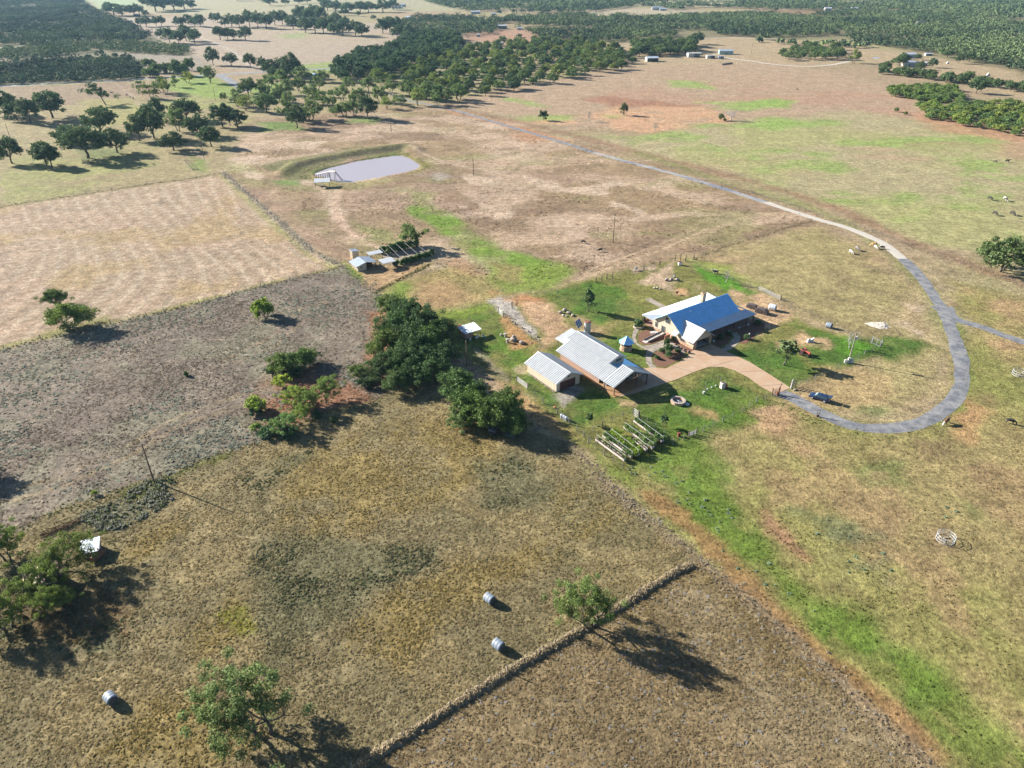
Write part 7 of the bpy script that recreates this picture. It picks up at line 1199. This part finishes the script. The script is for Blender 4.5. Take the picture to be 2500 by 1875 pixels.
# ---- car
CB = bpy.data.materials.new('dark_blue_paint'); CB.use_nodes = True; b_ = CB.node_tree.nodes['Principled BSDF']; t_ = nd(CB.node_tree, 'ShaderNodeTexNoise', i_Scale=2.0); r_ = nd(CB.node_tree, 'ShaderNodeValToRGB'); r_.color_ramp.elements[0].color = (.008, .018, .05, 1); r_.color_ramp.elements[1].color = (.012, .03, .07, 1); CB.node_tree.links.new(t_.outputs[0], r_.inputs[0]); CB.node_tree.links.new(r_.outputs[0], b_.inputs['Base Color']); b_.inputs['Roughness'].default_value = .35; b_.inputs['Coat Weight'].default_value = .15
def car():
    a, b = G(1985, 980), G(2029, 985); cpos = G(2000, 975); E = empty('parked_car', (cpos.x, cpos.y, 0), 0); E.rotation_euler = (0, 0, R(-38)); tag(E, 'dark blue estate car parked on the grass with its tailgate open', 'car')
    # x forward is -X: nose points to -x
    xs = [-2.35, -2.25, -1.5, -1.1, -.55, .2, 1.3, 1.95, 2.25, 2.32]; top = [.72, .82, .98, 1.02, 1.45, 1.53, 1.52, 1.42, 1.0, .75]; ww = [.78, .86, .91, .92, .72, .70, .70, .70, .88, .82]
    k = MB(); rows = []
    belt = [.72, .8, .93, .97, .98, .99, 1.0, 1.0, .95, .72]
    for x, tz, tw, bz in zip(xs, top, ww, belt):
        s = [(-.82, .28), (-.92, .5), (-.92, bz * .92), (-.90, bz), (-tw, tz - .05), (-tw * .8, tz), (tw * .8, tz), (tw, tz - .05), (.90, bz), (.92, bz * .92), (.92, .5), (.82, .28)]
        if abs(x) > 2.2: s = [(y * .93, z) for y, z in s]
        rows.append([(x, y, z) for y, z in s])
    for r_ in rows: k.v += r_
    n = 12
    for i in range(len(rows) - 1):
        for j in range(n - 1): k.f.append([i * n + j, i * n + j + 1, (i + 1) * n + j + 1, (i + 1) * n + j])
        k.f.append([i * n + n - 1, i * n, (i + 1) * n, (i + 1) * n + n - 1])
    k.f.append(list(range(n))[::-1]); k.f.append([(len(rows) - 1) * n + i for i in range(n)]); body = k.build('body', CB, E, smooth=False, bevel=.04)
    def quad(nm, pts, m, parent=body, off=None): q = MB(); q.prism(pts, off or (0, 0, .015)); return q.build(nm, m, parent)
    quad('windscreen', [(-1.06, -.80, 1.05), (-1.06, .80, 1.05), (-.60, .66, 1.43), (-.60, -.66, 1.43)], mat('car_glass_light', (.22, .27, .30), .15, spec=.8), off=(-.02, 0, .02)); quad('rear_window', [(1.98, -.62, 1.40), (1.98, .62, 1.40), (2.2, .78, 1.05), (2.2, -.78, 1.05)], GLS, off=(.02, 0, .02))
    for s in (-1, 1):
        for x0, x1, x2, x3 in ((-.95, -.52, .1, .1), (.16, .16, 1.15, 1.15), (1.2, 1.2, 1.9, 1.75)): quad('side_window', [(x0, s * .905, 1.02), (x2, s * .905, 1.02), (x3, s * .735, 1.42), (x1, s * .735, 1.42)], GLS, off=(0, s * .02, .01))
        quad('headlight', [(-2.33, s * .5, .72), (-2.3, s * .82, .74), (-2.2, s * .84, .86), (-2.24, s * .5, .86)], TRIM, off=(-.03, 0, .02)); quad('tail_light', [(2.3, s * .6, .8), (2.28, s * .86, .8), (2.22, s * .86, 1.0), (2.25, s * .6, 1.0)], mat('red_lens', (.35, .02, .02), .3), off=(.03, 0, .0)); quad('mirror', [(-.85, s * .95, 1.0), (-.7, s * .95, 1.0), (-.7, s * 1.12, 1.02), (-.85, s * 1.12, 1.02)], CB, off=(0, 0, .14))
        for x in (-1.45, 1.4): w_ = MB(); w_.lathe([(.2, -.12), (.33, -.12), (.35, -.08), (.35, .08), (.33, .12), (.2, .12)], 20, (x, s * .84, .34), 'Y'); wo = w_.build('wheel', mat('tyre', (.02, .02, .02), .8), E); w_ = MB(); w_.lathe([(.0, s * .125), (.08, s * .14), (.21, s * .125)], 14, (x, s * .84, .34), 'Y', False); w_.build('rim', GALV, wo)
    tg = MB(); tg.prism([(1.95, -.66, 1.52), (1.95, .66, 1.52), (2.75, .70, 1.75), (2.75, -.70, 1.75)], (0, 0, .07)); t = tg.build('tailgate', CB, E); q = MB(); q.prism([(2.05, -.5, 1.54), (2.05, .5, 1.54), (2.5, .55, 1.67), (2.5, -.55, 1.67)], (0, 0, -.02)); q.build('tailgate_glass', TRIM, t); q = MB(); q.box(2.3, 0, .62, .12, 1.2, .2); q.build('licence_plate', TRIM, body)
car()
# ---- tractor
E = empty('tractor', G(1962, 866), R(-52)); tag(E, 'old red tractor with big rear tyres parked on the front lawn', 'tractor'); RED = mat('faded_red_paint', (.33, .07, .05), .6, var=.3, scale=3); k = MB(); k.box(.9, 0, 1.05, 1.7, .55, .55); k.box(1.75, 0, 1.0, .12, .5, .6); k.box(0, 0, .8, 1.0, .45, .5); k.build('bonnet', RED, E, bevel=.05); TY = mat('tyre', (.02, .02, .02), .8)
for s in (-1, 1):
    w_ = MB(); w_.lathe([(.35, -.2), (.68, -.2), (.75, -.14), (.75, .14), (.68, .2), (.35, .2)], 22, (-.4, s * .75, .75), 'Y'); o = w_.build('rear_wheel', TY, E); w_ = MB(); w_.lathe([(0, s * .1), (.36, s * .21)], 14, (-.4, s * .75, .75), 'Y', False); w_.build('rim', RED, o); w_ = MB(); w_.lathe([(.15, -.1), (.3, -.1), (.34, -.06), (.34, .06), (.3, .1), (.15, .1)], 16, (1.5, s * .55, .34), 'Y'); w_.build('front_wheel', TY, E)
    f = MB(); f.prism([(-1.1, s * .55, 1.2), (-.8, s * .55, 1.55), (0, s * .55, 1.55), (.3, s * .55, 1.2), (.2, s * .55, 1.2), (-.05, s * .55, 1.48), (-.75, s * .55, 1.48), (-1.0, s * .55, 1.2)], (0, s * .4, 0)); f.build('mudguard', RED, E)
k = MB(); k.box(-.4, 0, 1.3, .5, .5, .1); k.box(-.65, 0, 1.5, .08, .5, .4); k.build('seat', BRW, E); k = MB(); k.tube((.2, 0, 1.3), (0, 0, 1.7), .03, n=6); k.lathe([(.18, 1.7), (.22, 1.72), (.18, 1.74)], 12, (0, 0, 0), 'Z', False); k.build('steering_wheel', BRW, E); k = MB(); k.tube((1.2, .1, 1.3), (1.2, .1, 2.0), .05, n=8); k.build('exhaust_pipe', RUST, E); k = MB(); k.tube((1.5, -.55, .34), (1.5, .55, .34), .06, n=6); k.box(-1.2, 0, .6, .5, .6, .15); k.build('axle', RUST, E)
# ---- animals
def skin_animal(joints, edges, name):
    me = bpy.data.meshes.new(name); me.from_pydata([j[0] for j in joints], edges, []); o = bpy.data.objects.new(name, me); col.objects.link(o); o.modifiers.new('skin', 'SKIN'); sv = me.skin_vertices[0].data
    for i, j in enumerate(joints): sv[i].radius = j[1] if isinstance(j[1], tuple) else (j[1], j[1])
    sv[0].use_root = True; s = o.modifiers.new('sub', 'SUBSURF'); s.levels = 1; s.render_levels = 1
    dg = bpy.context.evaluated_depsgraph_get(); m2 = bpy.data.meshes.new_from_object(o.evaluated_get(dg)); bpy.data.objects.remove(o); m2.name = name
    for p in m2.polygons: p.use_smooth = True
    return m2
def cow_mesh(graze=True, horse=False):
    L_ = 1.0; lg = .72 if not horse else .9; by = .30 if not horse else .27
    J = [((0, 0, lg + .28), (.33, .36)), ((-.55, 0, lg + .32), (.30, .33)), ((-.85, 0, lg + .30), (.20, .22)), ((.55, 0, lg + .30), (.28, .34))]; Eg = [(0, 1), (1, 2), (0, 3)]
    if graze: nk = [((.88, 0, lg + .22), .18), ((1.12, 0, lg - .18), .14), ((1.28, 0, lg - .45), .13), ((1.42, 0, lg - .66), .085)]
    else: nk = [((.85, 0, lg + .48), .18), ((1.08, 0, lg + .68), .14), ((1.22, 0, lg + .66), .13), ((1.5, 0, lg + .50), .085)]
    p = 3
    for v in nk: J.append(v); Eg.append((p, len(J) - 1)); p = len(J) - 1
    head = p - 1
    for s in (-1, 1): J.append(((J[head][0][0] - .06, s * .22, J[head][0][2] + .08), .035)); Eg.append((head, len(J) - 1))
    for s in (-1, 1):
        for root, x, kz, off in ((3, .52, .40, .03), (1, -.62, .45, -.10)):
            J += [((x, s * .2, lg * .92), .12), ((x + off, s * .2, lg * kz / .8 * .7), .065), ((x + off * .3, s * .2, .06), .05)]; n = len(J); Eg += [(root, n - 3), (n - 3, n - 2), (n - 2, n - 1)]
    J += [((-1.02, 0, lg + .1), .03), ((-1.06, 0, lg - .35), .035)]; n = len(J); Eg += [(2, n - 2), (n - 2, n - 1)]
    return skin_animal(J, Eg, 'horse_body' if horse else 'cow_body')
def hide(name, c, face=None, patch=None):
    m = bpy.data.materials.new(name); m.use_nodes = True; nt = m.node_tree; b = nt.nodes['Principled BSDF']; b.inputs['Roughness'].default_value = .8; tc = nd(nt, 'ShaderNodeTexCoord'); t = nd(nt, 'ShaderNodeTexNoise', i_Scale=1.6, i_Detail=2.0); nt.links.new(tc.outputs['Object'], t.inputs['Vector']); r = nd(nt, 'ShaderNodeValToRGB'); r.color_ramp.elements[0].position = .48; r.color_ramp.elements[1].position = .54; r.color_ramp.elements[0].color = (*c, 1); r.color_ramp.elements[1].color = (*(patch or [min(1, v * 1.15) for v in c]), 1); nt.links.new(t.outputs[0], r.inputs[0])
    if face:
        sx = nd(nt, 'ShaderNodeSeparateXYZ'); nt.links.new(tc.outputs['Object'], sx.inputs[0]); mr = nd(nt, 'ShaderNodeMapRange'); mr.inputs[1].default_value = 1.0; mr.inputs[2].default_value = 1.15; nt.links.new(sx.outputs[0], mr.inputs[0]); mx = nd(nt, 'ShaderNodeMix', data_type='RGBA'); nt.links.new(mr.outputs[0], mx.inputs[0]); nt.links.new(r.outputs[0], mx.inputs[6]); mx.inputs[7].default_value = (*face, 1); nt.links.new(mx.outputs[2], b.inputs['Base Color'])
    else: nt.links.new(r.outputs[0], b.inputs['Base Color'])
    return m
CG, CS, HG = cow_mesh(True), cow_mesh(False), cow_mesh(True, True)
BLK, WHT, GRY, TAN_, BRF, BWP = hide('black_hide', (.018, .015, .015)), hide('white_hide', (.45, .42, .36)), hide('grey_hide', (.13, .12, .12)), hide('tan_hide', (.50, .29, .12)), hide('brown_hide', (.10, .045, .02), (.6, .56, .5)), hide('pied_hide', (.02, .018, .018), None, (.55, .52, .48))
for me_ in (CG, CS, HG): me_.materials.append(BLK)
def animal(me_, px, py, rz, m, sc_, label, cat='cow', group='cattle', name='cow'):
    o = bpy.data.objects.new(name, me_); col.objects.link(o); o.location = G(px, py); o.rotation_euler = (0, 0, R(rz)); o.scale = (sc_,) * 3; o.material_slots[0].link = 'OBJECT'; o.material_slots[0].material = m; tag(o, label, cat, group); return o
for a in ((CG, 2416, 488, -75, BLK, 1.25, 'black cow, upper left of the four grazing on the right pasture'), (CG, 2453, 490, -80, BWP, 1.25, 'black cow with pale head, upper right of the four on the right pasture'), (CG, 2428, 525, -75, BLK, 1.25, 'black cow, lower left of the four grazing on the right pasture'), (CG, 2471, 525, -80, BLK, 1.25, 'black cow, lower right of the four grazing on the right pasture'),
          (CG, 2430, 397, 120, BLK, .9, 'small black cow, left one far up the right pasture'), (CS, 2459, 396, -10, BLK, 1.1, 'black cow, right one far up the right pasture'), (CG, 1424, 594, 10, BLK, .9, 'black calf left of the utility pole behind the house, upper one'), (CG, 1465, 614, 195, BLK, .95, 'black calf left of the utility pole behind the house, lower one'),
          (CG, 2077, 619, -70, WHT, 1.0, 'white cow grazing left of the drive bend'), (CG, 2092, 611, -75, GRY, 1.05, 'dark grey cow grazing beside the white one left of the drive'), (CG, 2133, 601, 160, TAN_, 1.05, 'tan cow, upper one of three on the gravel drive edge'), (CG, 2137, 607, -80, WHT, .95, 'white cow standing below the tan one at the gravel edge'), (CG, 2151, 607, -20, BWP, 1.0, 'pied cow lying across the gravel drive edge'),
          (CG, 2309, 1034, 215, BRF, 1.05, 'brown cow with white face grazing outside the drive loop'), (CG, 2465, 1034, -25, BLK, 1.0, 'black cow alone by the right edge below the drive loop'), (CG, 1946, 220, 0, BLK, .9, 'lone black cow on the red ground near the top right'), (CS, 1746, 668, 170, BWP, 1.0, 'black cow with pale head behind the netted fence near the sapling'), (CG, 610, 373, -20, BLK, .8, 'tiny dark cow on the bare ground left of the pond'), (CG, 1140, 92, 10, BLK, .9, 'black cow on the pale grass in front of the loose wood, left'), (CG, 1144, 94, 170, BLK, .9, 'black cow on the pale grass in front of the loose wood, right')): animal(*a)
animal(CG, 1552, 660, 215, GRY, .8, 'pale grey calf on the bare ground behind the slim tree lawn', name='calf').material_slots[0].material = hide('pale_grey_hide', (.38, .35, .32))
animal(HG, 273, 229, 180, hide('piebald', (.03, .02, .018), None, (.6, .55, .5)), 1.15, 'dark and white horse grazing right of the leaning tree', 'horse', 'horses', 'horse'); animal(HG, 310, 234, 140, hide('bay_hide', (.07, .035, .02)), 1.15, 'dark bay horse, leading one of three on the dirt path', 'horse', 'horses', 'horse'); animal(HG, 317, 238, -40, WHT, 1.15, 'white horse, middle one of three on the dirt path', 'horse', 'horses', 'horse'); animal(HG, 326, 243, -60, BLK, 1.15, 'black horse, last of three on the dirt path', 'horse', 'horses', 'horse')
tb = skin_animal([((0, 0, .55), (.26, .28)), ((.28, 0, .62), .17), ((.45, 0, .95), .06), ((.55, 0, 1.0), .05), ((-.3, 0, .75), (.2, .12)), ((-.5, 0, 1.05), (.28, .05)), ((.02, .12, .3), .05), ((.04, .12, .03), .03), ((.02, -.12, .3), .05), ((.04, -.12, .03), .03)], [(0, 1), (1, 2), (2, 3), (0, 4), (4, 5), (0, 6), (6, 7), (0, 8), (8, 9)], 'turkey_body'); tb.materials.append(hide('bronze_feather', (.05, .02, .014)))
o = bpy.data.objects.new('turkey', tb); col.objects.link(o); o.location = G(1652, 719); o.rotation_euler = (0, 0, R(20)); o.scale = (1.2,) * 3; tag(o, 'dark brown turkey on the sand patch behind the house', 'turkey')
# ------------------------------------------------------------------ tufts of grass and brush too many to count
TUFT = bpy.data.materials.new('dry_tuft'); TUFT.use_nodes = True; nt = TUFT.node_tree; L_ = nt.links; nt.nodes.remove(nt.nodes['Principled BSDF']); a = nd(nt, 'ShaderNodeAttribute', attribute_name='leafc'); d = nd(nt, 'ShaderNodeBsdfDiffuse'); t = nd(nt, 'ShaderNodeBsdfTranslucent'); s = nd(nt, 'ShaderNodeMixShader'); s.inputs[0].default_value = .5
ge = nd(nt, 'ShaderNodeNewGeometry'); va = nd(nt, 'ShaderNodeVectorMath', operation='SCALE'); va.inputs['Scale'].default_value = .45; vb = nd(nt, 'ShaderNodeVectorMath', operation='ADD'); vb.inputs[1].default_value = (0, 0, .9); vc = nd(nt, 'ShaderNodeVectorMath', operation='NORMALIZE')
L_.new(ge.outputs['Normal'], va.inputs[0]); L_.new(va.outputs[0], vb.inputs[0]); L_.new(vb.outputs[0], vc.inputs[0]); L_.new(vc.outputs[0], d.inputs['Normal'])
L_.new(a.outputs['Color'], d.inputs[0]); L_.new(a.outputs['Color'], t.inputs[0]); L_.new(d.outputs[0], s.inputs[1]); L_.new(t.outputs[0], s.inputs[2]); L_.new(s.outputs[0], nt.nodes['Material Output'].inputs[0])
def tufts(name, label, px, py, w_, h_, colr, seed, blades=3, spread=1.0):
    """each tuft: a low uneven cushion with a few loose blades above it"""
    rg = np.random.default_rng(seed); n = len(px); K = 6; tri = []; cols = []
    an = np.arange(K)[None] * (2 * math.pi / K) + rg.random((n, 1)) * 6.28; rr = w_[:, None] * .5 * rg.uniform(.65, 1.2, (n, K)); hb = rg.uniform(-.03, .03, (n, K))
    ring = np.stack([px[:, None] + np.cos(an) * rr, py[:, None] + np.sin(an) * rr, hb - .02], 2)
    apex = np.stack([px + rg.normal(size=n) * w_ * .12, py + rg.normal(size=n) * w_ * .12, h_ * rg.uniform(.55, .85, n)], 1)
    for i in range(K): tri.append(np.stack([ring[:, i], ring[:, (i + 1) % K], apex], 1)); cols.append(colr * rg.uniform(.82, 1.18, (n, 1)))
    for i in range(blades):
        a = rg.random(n) * 6.28; q = rg.random(n) * 3.14; r0 = w_ * .25; bw = w_ * .16; x0, y0 = px + np.cos(a) * r0 * .5, py + np.sin(a) * r0 * .5; ex, ey = np.cos(q) * bw, np.sin(q) * bw; sp = w_ * .42 * spread
        tri.append(np.stack([np.stack([x0 - ex, y0 - ey, h_ * .2], 1), np.stack([x0 + ex, y0 + ey, h_ * .2], 1), np.stack([px + np.cos(a) * sp, py + np.sin(a) * sp, h_ * rg.uniform(.8, 1.25, n)], 1)], 1)); cols.append(colr * rg.uniform(.9, 1.35, (n, 1)))
    v = np.concatenate(tri).reshape(-1, 3); c = np.concatenate(cols); c = np.concatenate([c, np.ones((len(c), 1))], 1)
    o = np_mesh(name, v, np.arange(len(v)), 3, TUFT, ('leafc', 'FACE', c)); tag(o, label, 'grass', None, 'stuff'); return o
def cand(poly, dens, seed, near=60., fall=1.2):
    P = WP(poly); rg = np.random.default_rng(seed); A = (P[:, 0].max() - P[:, 0].min()) * (P[:, 1].max() - P[:, 1].min()); n = int(A * dens)
    x = rg.uniform(P[:, 0].min(), P[:, 0].max(), n); y = rg.uniform(P[:, 1].min(), P[:, 1].max(), n); k = (rg.random(n) < np.minimum(1, (near / np.maximum(y, 1)) ** fall)) & (sdf_poly(P, x, y) > 0); return x[k], y[k], rg
ALLN = [(-80, 1325), (136, 1247), (396, 1166), (622, 1085), (960, 940), (1200, 1010), (1380, 1078), (1521, 1215), (1711, 1372), (2000, 1620), (2300, 1960), (-80, 1960)]
x, y, rg = cand(ALLN, 9.0, 301, 75, 1.4); C, MK = paint(x, y); g, am, dk, wd, fl = [MK.get(k_, np.zeros(len(x))) for k_ in ('gold', 'amber', 'dark', 'weed', 'flower')]; cl = fbm(x, y, 2.6, 3, 401); cl2 = fbm(x, y, 11, 3, 411)
dk = dk * sm(.38, .6, fbm(x, y, 7, 4, 421)); keep = rg.random(len(x)) < np.clip(sm(.25, .6, cl) * .9 + .3, 0, 1) * (.6 + .4 * sm(.3, .6, cl2))
x, y, C, g, am, dk, wd, fl = [q[keep] for q in (x, y, C, g, am, dk, wd, fl)]; n = len(x); u = rg.random(n)
col_ = C * rg.uniform(1.1, 2.2, (n, 1)); col_ = np.where((dk * u > .35)[:, None], np.array(alb(138, 142, 104)) * rg.uniform(.7, 1.4, (n, 1)), col_); col_ = np.where((am * u > .35)[:, None], np.array(alb(188, 168, 108)) * rg.uniform(.8, 1.6, (n, 1)), col_); col_ = np.where(((u > .93) & (wd + g > .4))[:, None], np.array(alb(214, 196, 150)) * rg.uniform(.8, 1.2, (n, 1)), col_); col_ = np.where((fl * rg.random(n) > .62)[:, None], np.array(alb(220, 206, 178)) * rg.uniform(.8, 1.2, (n, 1)), col_); col_ = np.where(((wd > .5) & (rg.random(n) > .95))[:, None], np.array(alb(222, 214, 202)), col_)
tufts('tall_grass', 'rough tall golden grass in the front fields', x, y, rg.uniform(.35, .8, n) * (1 + .35 * dk), rg.uniform(.07, .17, n) * (1 + .25 * am + .9 * dk), col_, 302, 3); print('tall', n)
BRS = [(-60, 862), *HAYS[1:], (880, 680), (925, 720), (935, 790), (915, 870), (930, 930), (960, 960), *MIDF[::-1][1:], (-60, 1345)]
x, y, rg = cand(BRS, 4.0, 311, 130, 1.0); C, MK = paint(x, y); cl = fbm(x, y, 5, 3, 403); cl2 = fbm(x, y, 22, 3, 405); keep = rg.random(len(x)) < np.clip(sm(.3, .62, cl) * .9 + .2, 0, 1) * (.45 + .55 * sm(.32, .6, cl2)); x, y, C = x[keep], y[keep], C[keep]; n = len(x); u = rg.random(n)
sage = u < .35 * sm(.4, .6, fbm(x, y, 16, 3, 407)); col_ = C * rg.uniform(1.1, 2.1, (n, 1)); col_ = np.where(sage[:, None], np.array(alb(190, 192, 170)) * rg.uniform(.8, 1.4, (n, 1)), col_); col_ = np.where(((u > .95))[:, None], np.array(alb(120, 108, 94)), col_)
tufts('sage_brush', 'knee high grey sage and dead weeds of the brush field', x, y, rg.uniform(.45, .95, n) * (1 + .5 * sage), rg.uniform(.07, .18, n) * (1 + .8 * sage), col_, 312, 3); print('sage', n)
# tall weeds beside the old beams, hay field corner and fence lines
def line_pts(pts, per_m, wd, seed):
    P = WP(pts); rg = np.random.default_rng(seed); X = []; Y = []
    for a, b in zip(P[:-1], P[1:]): n = int(np.linalg.norm(b - a) * per_m); t = rg.random(n); nrm = np.array([-(b - a)[1], (b - a)[0]]) / np.linalg.norm(b - a); o = rg.normal(size=n) * wd * .5; X.append(a[0] + (b - a)[0] * t + nrm[0] * o); Y.append(a[1] + (b - a)[1] * t + nrm[1] * o)
    return np.concatenate(X), np.concatenate(Y), rg
x, y, rg = line_pts(HEDGE, 30, .5, 321); n = len(x); tufts('hedge_grass', 'raised strip of tall straw coloured grass along the buried fence', x, y, rg.uniform(.7, 1.1, n), rg.uniform(.5, .72, n), np.array(alb(228, 208, 170)) * rg.uniform(1.0, 1.4, (n, 1)), 322, 2, .5)
x, y, rg = cand([(190, 1262), (280, 1222), (370, 1168), (430, 1172), (420, 1225), (310, 1290), (230, 1300)], 9, 331, 400); kp = fbm(x, y, 3.5, 3, 431) + .25 * (rg.random(len(x)) - .5) > .44; x, y = x[kp], y[kp]; n = len(x); tufts('silver_weeds', 'silvery tall weeds beside the rusty beams', x, y, rg.uniform(.45, .95, n), rg.uniform(.25, .55, n), np.where((rg.random(n) > .4)[:, None], np.array(alb(190, 190, 170)), np.array(alb(140, 152, 104))) * rg.uniform(.8, 1.2, (n, 1)), 332, 5)
X = []; Y = []; Cc = []; rgx = np.random.default_rng(341)
for pts, pm, wd, c in ((HAYS[1:], 3.5, 1.6, (120, 122, 88)), (HAYE, 5, 2.0, (168, 160, 142)), (HAYN, 3, 1.4, (120, 116, 82)), (MIDF, 4, 1.6, (140, 136, 92)), (DIAG, 5, 2.2, (190, 172, 140)), ([(2010, 528), (1930, 500), (1840, 472), (1760, 452)], 4, 2.5, (168, 152, 132)), ([(2030, 535), (2120, 562), (2200, 592), (2300, 625), (2400, 660), (2520, 705)], 4, 2.5, (172, 156, 132)), ([(915, 715), (960, 690), (1010, 665), (1050, 645)], 6, 1.2, (112, 108, 66)), ([(836, 655), (860, 668), (905, 705), (925, 738)], 8, 4, (160, 160, 138)), ([(1692, 634), (1760, 606), (1900, 562), (1980, 540)], 3, 1, (150, 138, 104)), ([(1900, 985), (2000, 1030), (2130, 1062), (2220, 1058), (2330, 1000), (2368, 920), (2350, 820)], 3, 1.6, (150, 160, 90)), (DIAG[1:4], 4, 2, (196, 184, 160))):
    x, y, _ = line_pts(pts, pm, wd, abs(int(pts[0][0])) + 5); X.append(x); Y.append(y); Cc.append(np.array(alb(*c))[None] * rgx.uniform(1.1, 2.0, (len(x), 1)))
x, y, col_ = np.concatenate(X), np.concatenate(Y), np.concatenate(Cc); kp = (d_line(WP(LOOP), x, y) > 3.0) & (d_line(WP([(2205, 632), (2165, 600), (2060, 553), (1930, 514), (1790, 468)]), x, y) > 3.2); x, y, col_ = x[kp], y[kp], col_[kp]; rgx = np.random.default_rng(8); n = len(x); tufts('fence_line_weeds', 'unmown weeds standing along the fences', x, y, rgx.uniform(.35, .85, n), rgx.uniform(.10, .28, n), col_, 342, 3)
# sparse clumps of the grazed pastures and lawn edges
PAS = [(1480, 1140), (1620, 1090), (1780, 1010), (2000, 1015), (2160, 1062), (2330, 1000), (2360, 850), (2340, 700), (2600, 760), (2600, 1960), (2300, 1960), (1711, 1372)]
x, y, rg = cand(PAS, 1.6, 351, 90, 1.4); C, MK = paint(x, y); cl = fbm(x, y, 4, 3, 415); keep = rg.random(len(x)) < np.clip(sm(.4, .68, cl) + .05, 0, 1) * .75; x, y, C = x[keep], y[keep], C[keep]; n = len(x); tufts('pasture_grass', 'short uneven tufts of the grazed right hand pasture', x, y, rg.uniform(.3, .6, n), rg.uniform(.08, .2, n), C * rg.uniform(.9, 1.6, (n, 1)), 352, 3)
X = []; Y = []
for pts, d_ in (([(1940, 1250), (2040, 1270), (2150, 1310), (2100, 1330), (1980, 1300)], .12), ([(2030, 1340), (2180, 1350), (2180, 1420), (2060, 1420)], .10), ([(2270, 1200), (2360, 1230), (2400, 1290), (2310, 1270)], .08), ([(1560, 1140), (1700, 1150), (2000, 1500), (1800, 1420)], .05), ([(1500, 1110), (1640, 1100), (1680, 1180), (1560, 1180)], .12)):
    x, y, _ = cand(pts, d_, int(pts[0][0]), 500); X.append(x); Y.append(y)
x, y = np.concatenate(X), np.concatenate(Y); n = len(x); rg = np.random.default_rng(361); tufts('thistles', 'scattered pale grey green thistles on the right pasture', x, y, rg.uniform(.5, 1.1, n), rg.uniform(.2, .42, n), np.array(alb(168, 190, 150)) * rg.uniform(.9, 1.5, (n, 1)), 362, 6)
MIDP = [(690, 285), (1080, 262), (1750, 430), (2020, 540), (1640, 640), (1200, 700), (880, 640), (540, 430)]
x, y, rg = cand(MIDP, .22, 371, 400); C, MK = paint(x, y); cl = fbm(x, y, 14, 3, 425); keep = (rg.random(len(x)) < np.clip(sm(.42, .65, cl), 0, 1)) & (sdf_poly(WP(pond_shape()), x, y) < -3); x, y, C = x[keep], y[keep], C[keep]; n = len(x); tufts('pasture_weeds', 'dry weed clumps of the middle pasture', x, y, rg.uniform(.5, 1.0, n), rg.uniform(.15, .35, n), C * rg.uniform(.8, 1.3, (n, 1)), 372, 3)
# ------------------------------------------------------------------ the air
hz = MB(); hz.box(0, 9000, 46.5, 40000, 26000, 99); ho = hz.build('haze', bpy.data.materials.new('haze_air')); m = ho.data.materials[0]; m.use_nodes = True; nt = m.node_tree
nt.nodes.remove(nt.nodes['Principled BSDF']); pv = nd(nt, 'ShaderNodeVolumePrincipled'); pv.inputs['Density'].default_value = .000038; pv.inputs['Color'].default_value = (.45, .74, .98, 1); pv.inputs['Anisotropy'].default_value = .2
nt.links.new(pv.outputs[0], nt.nodes['Material Output'].inputs['Volume']); tag(ho, 'thin blue haze over the far country', 'haze', None, 'stuff')
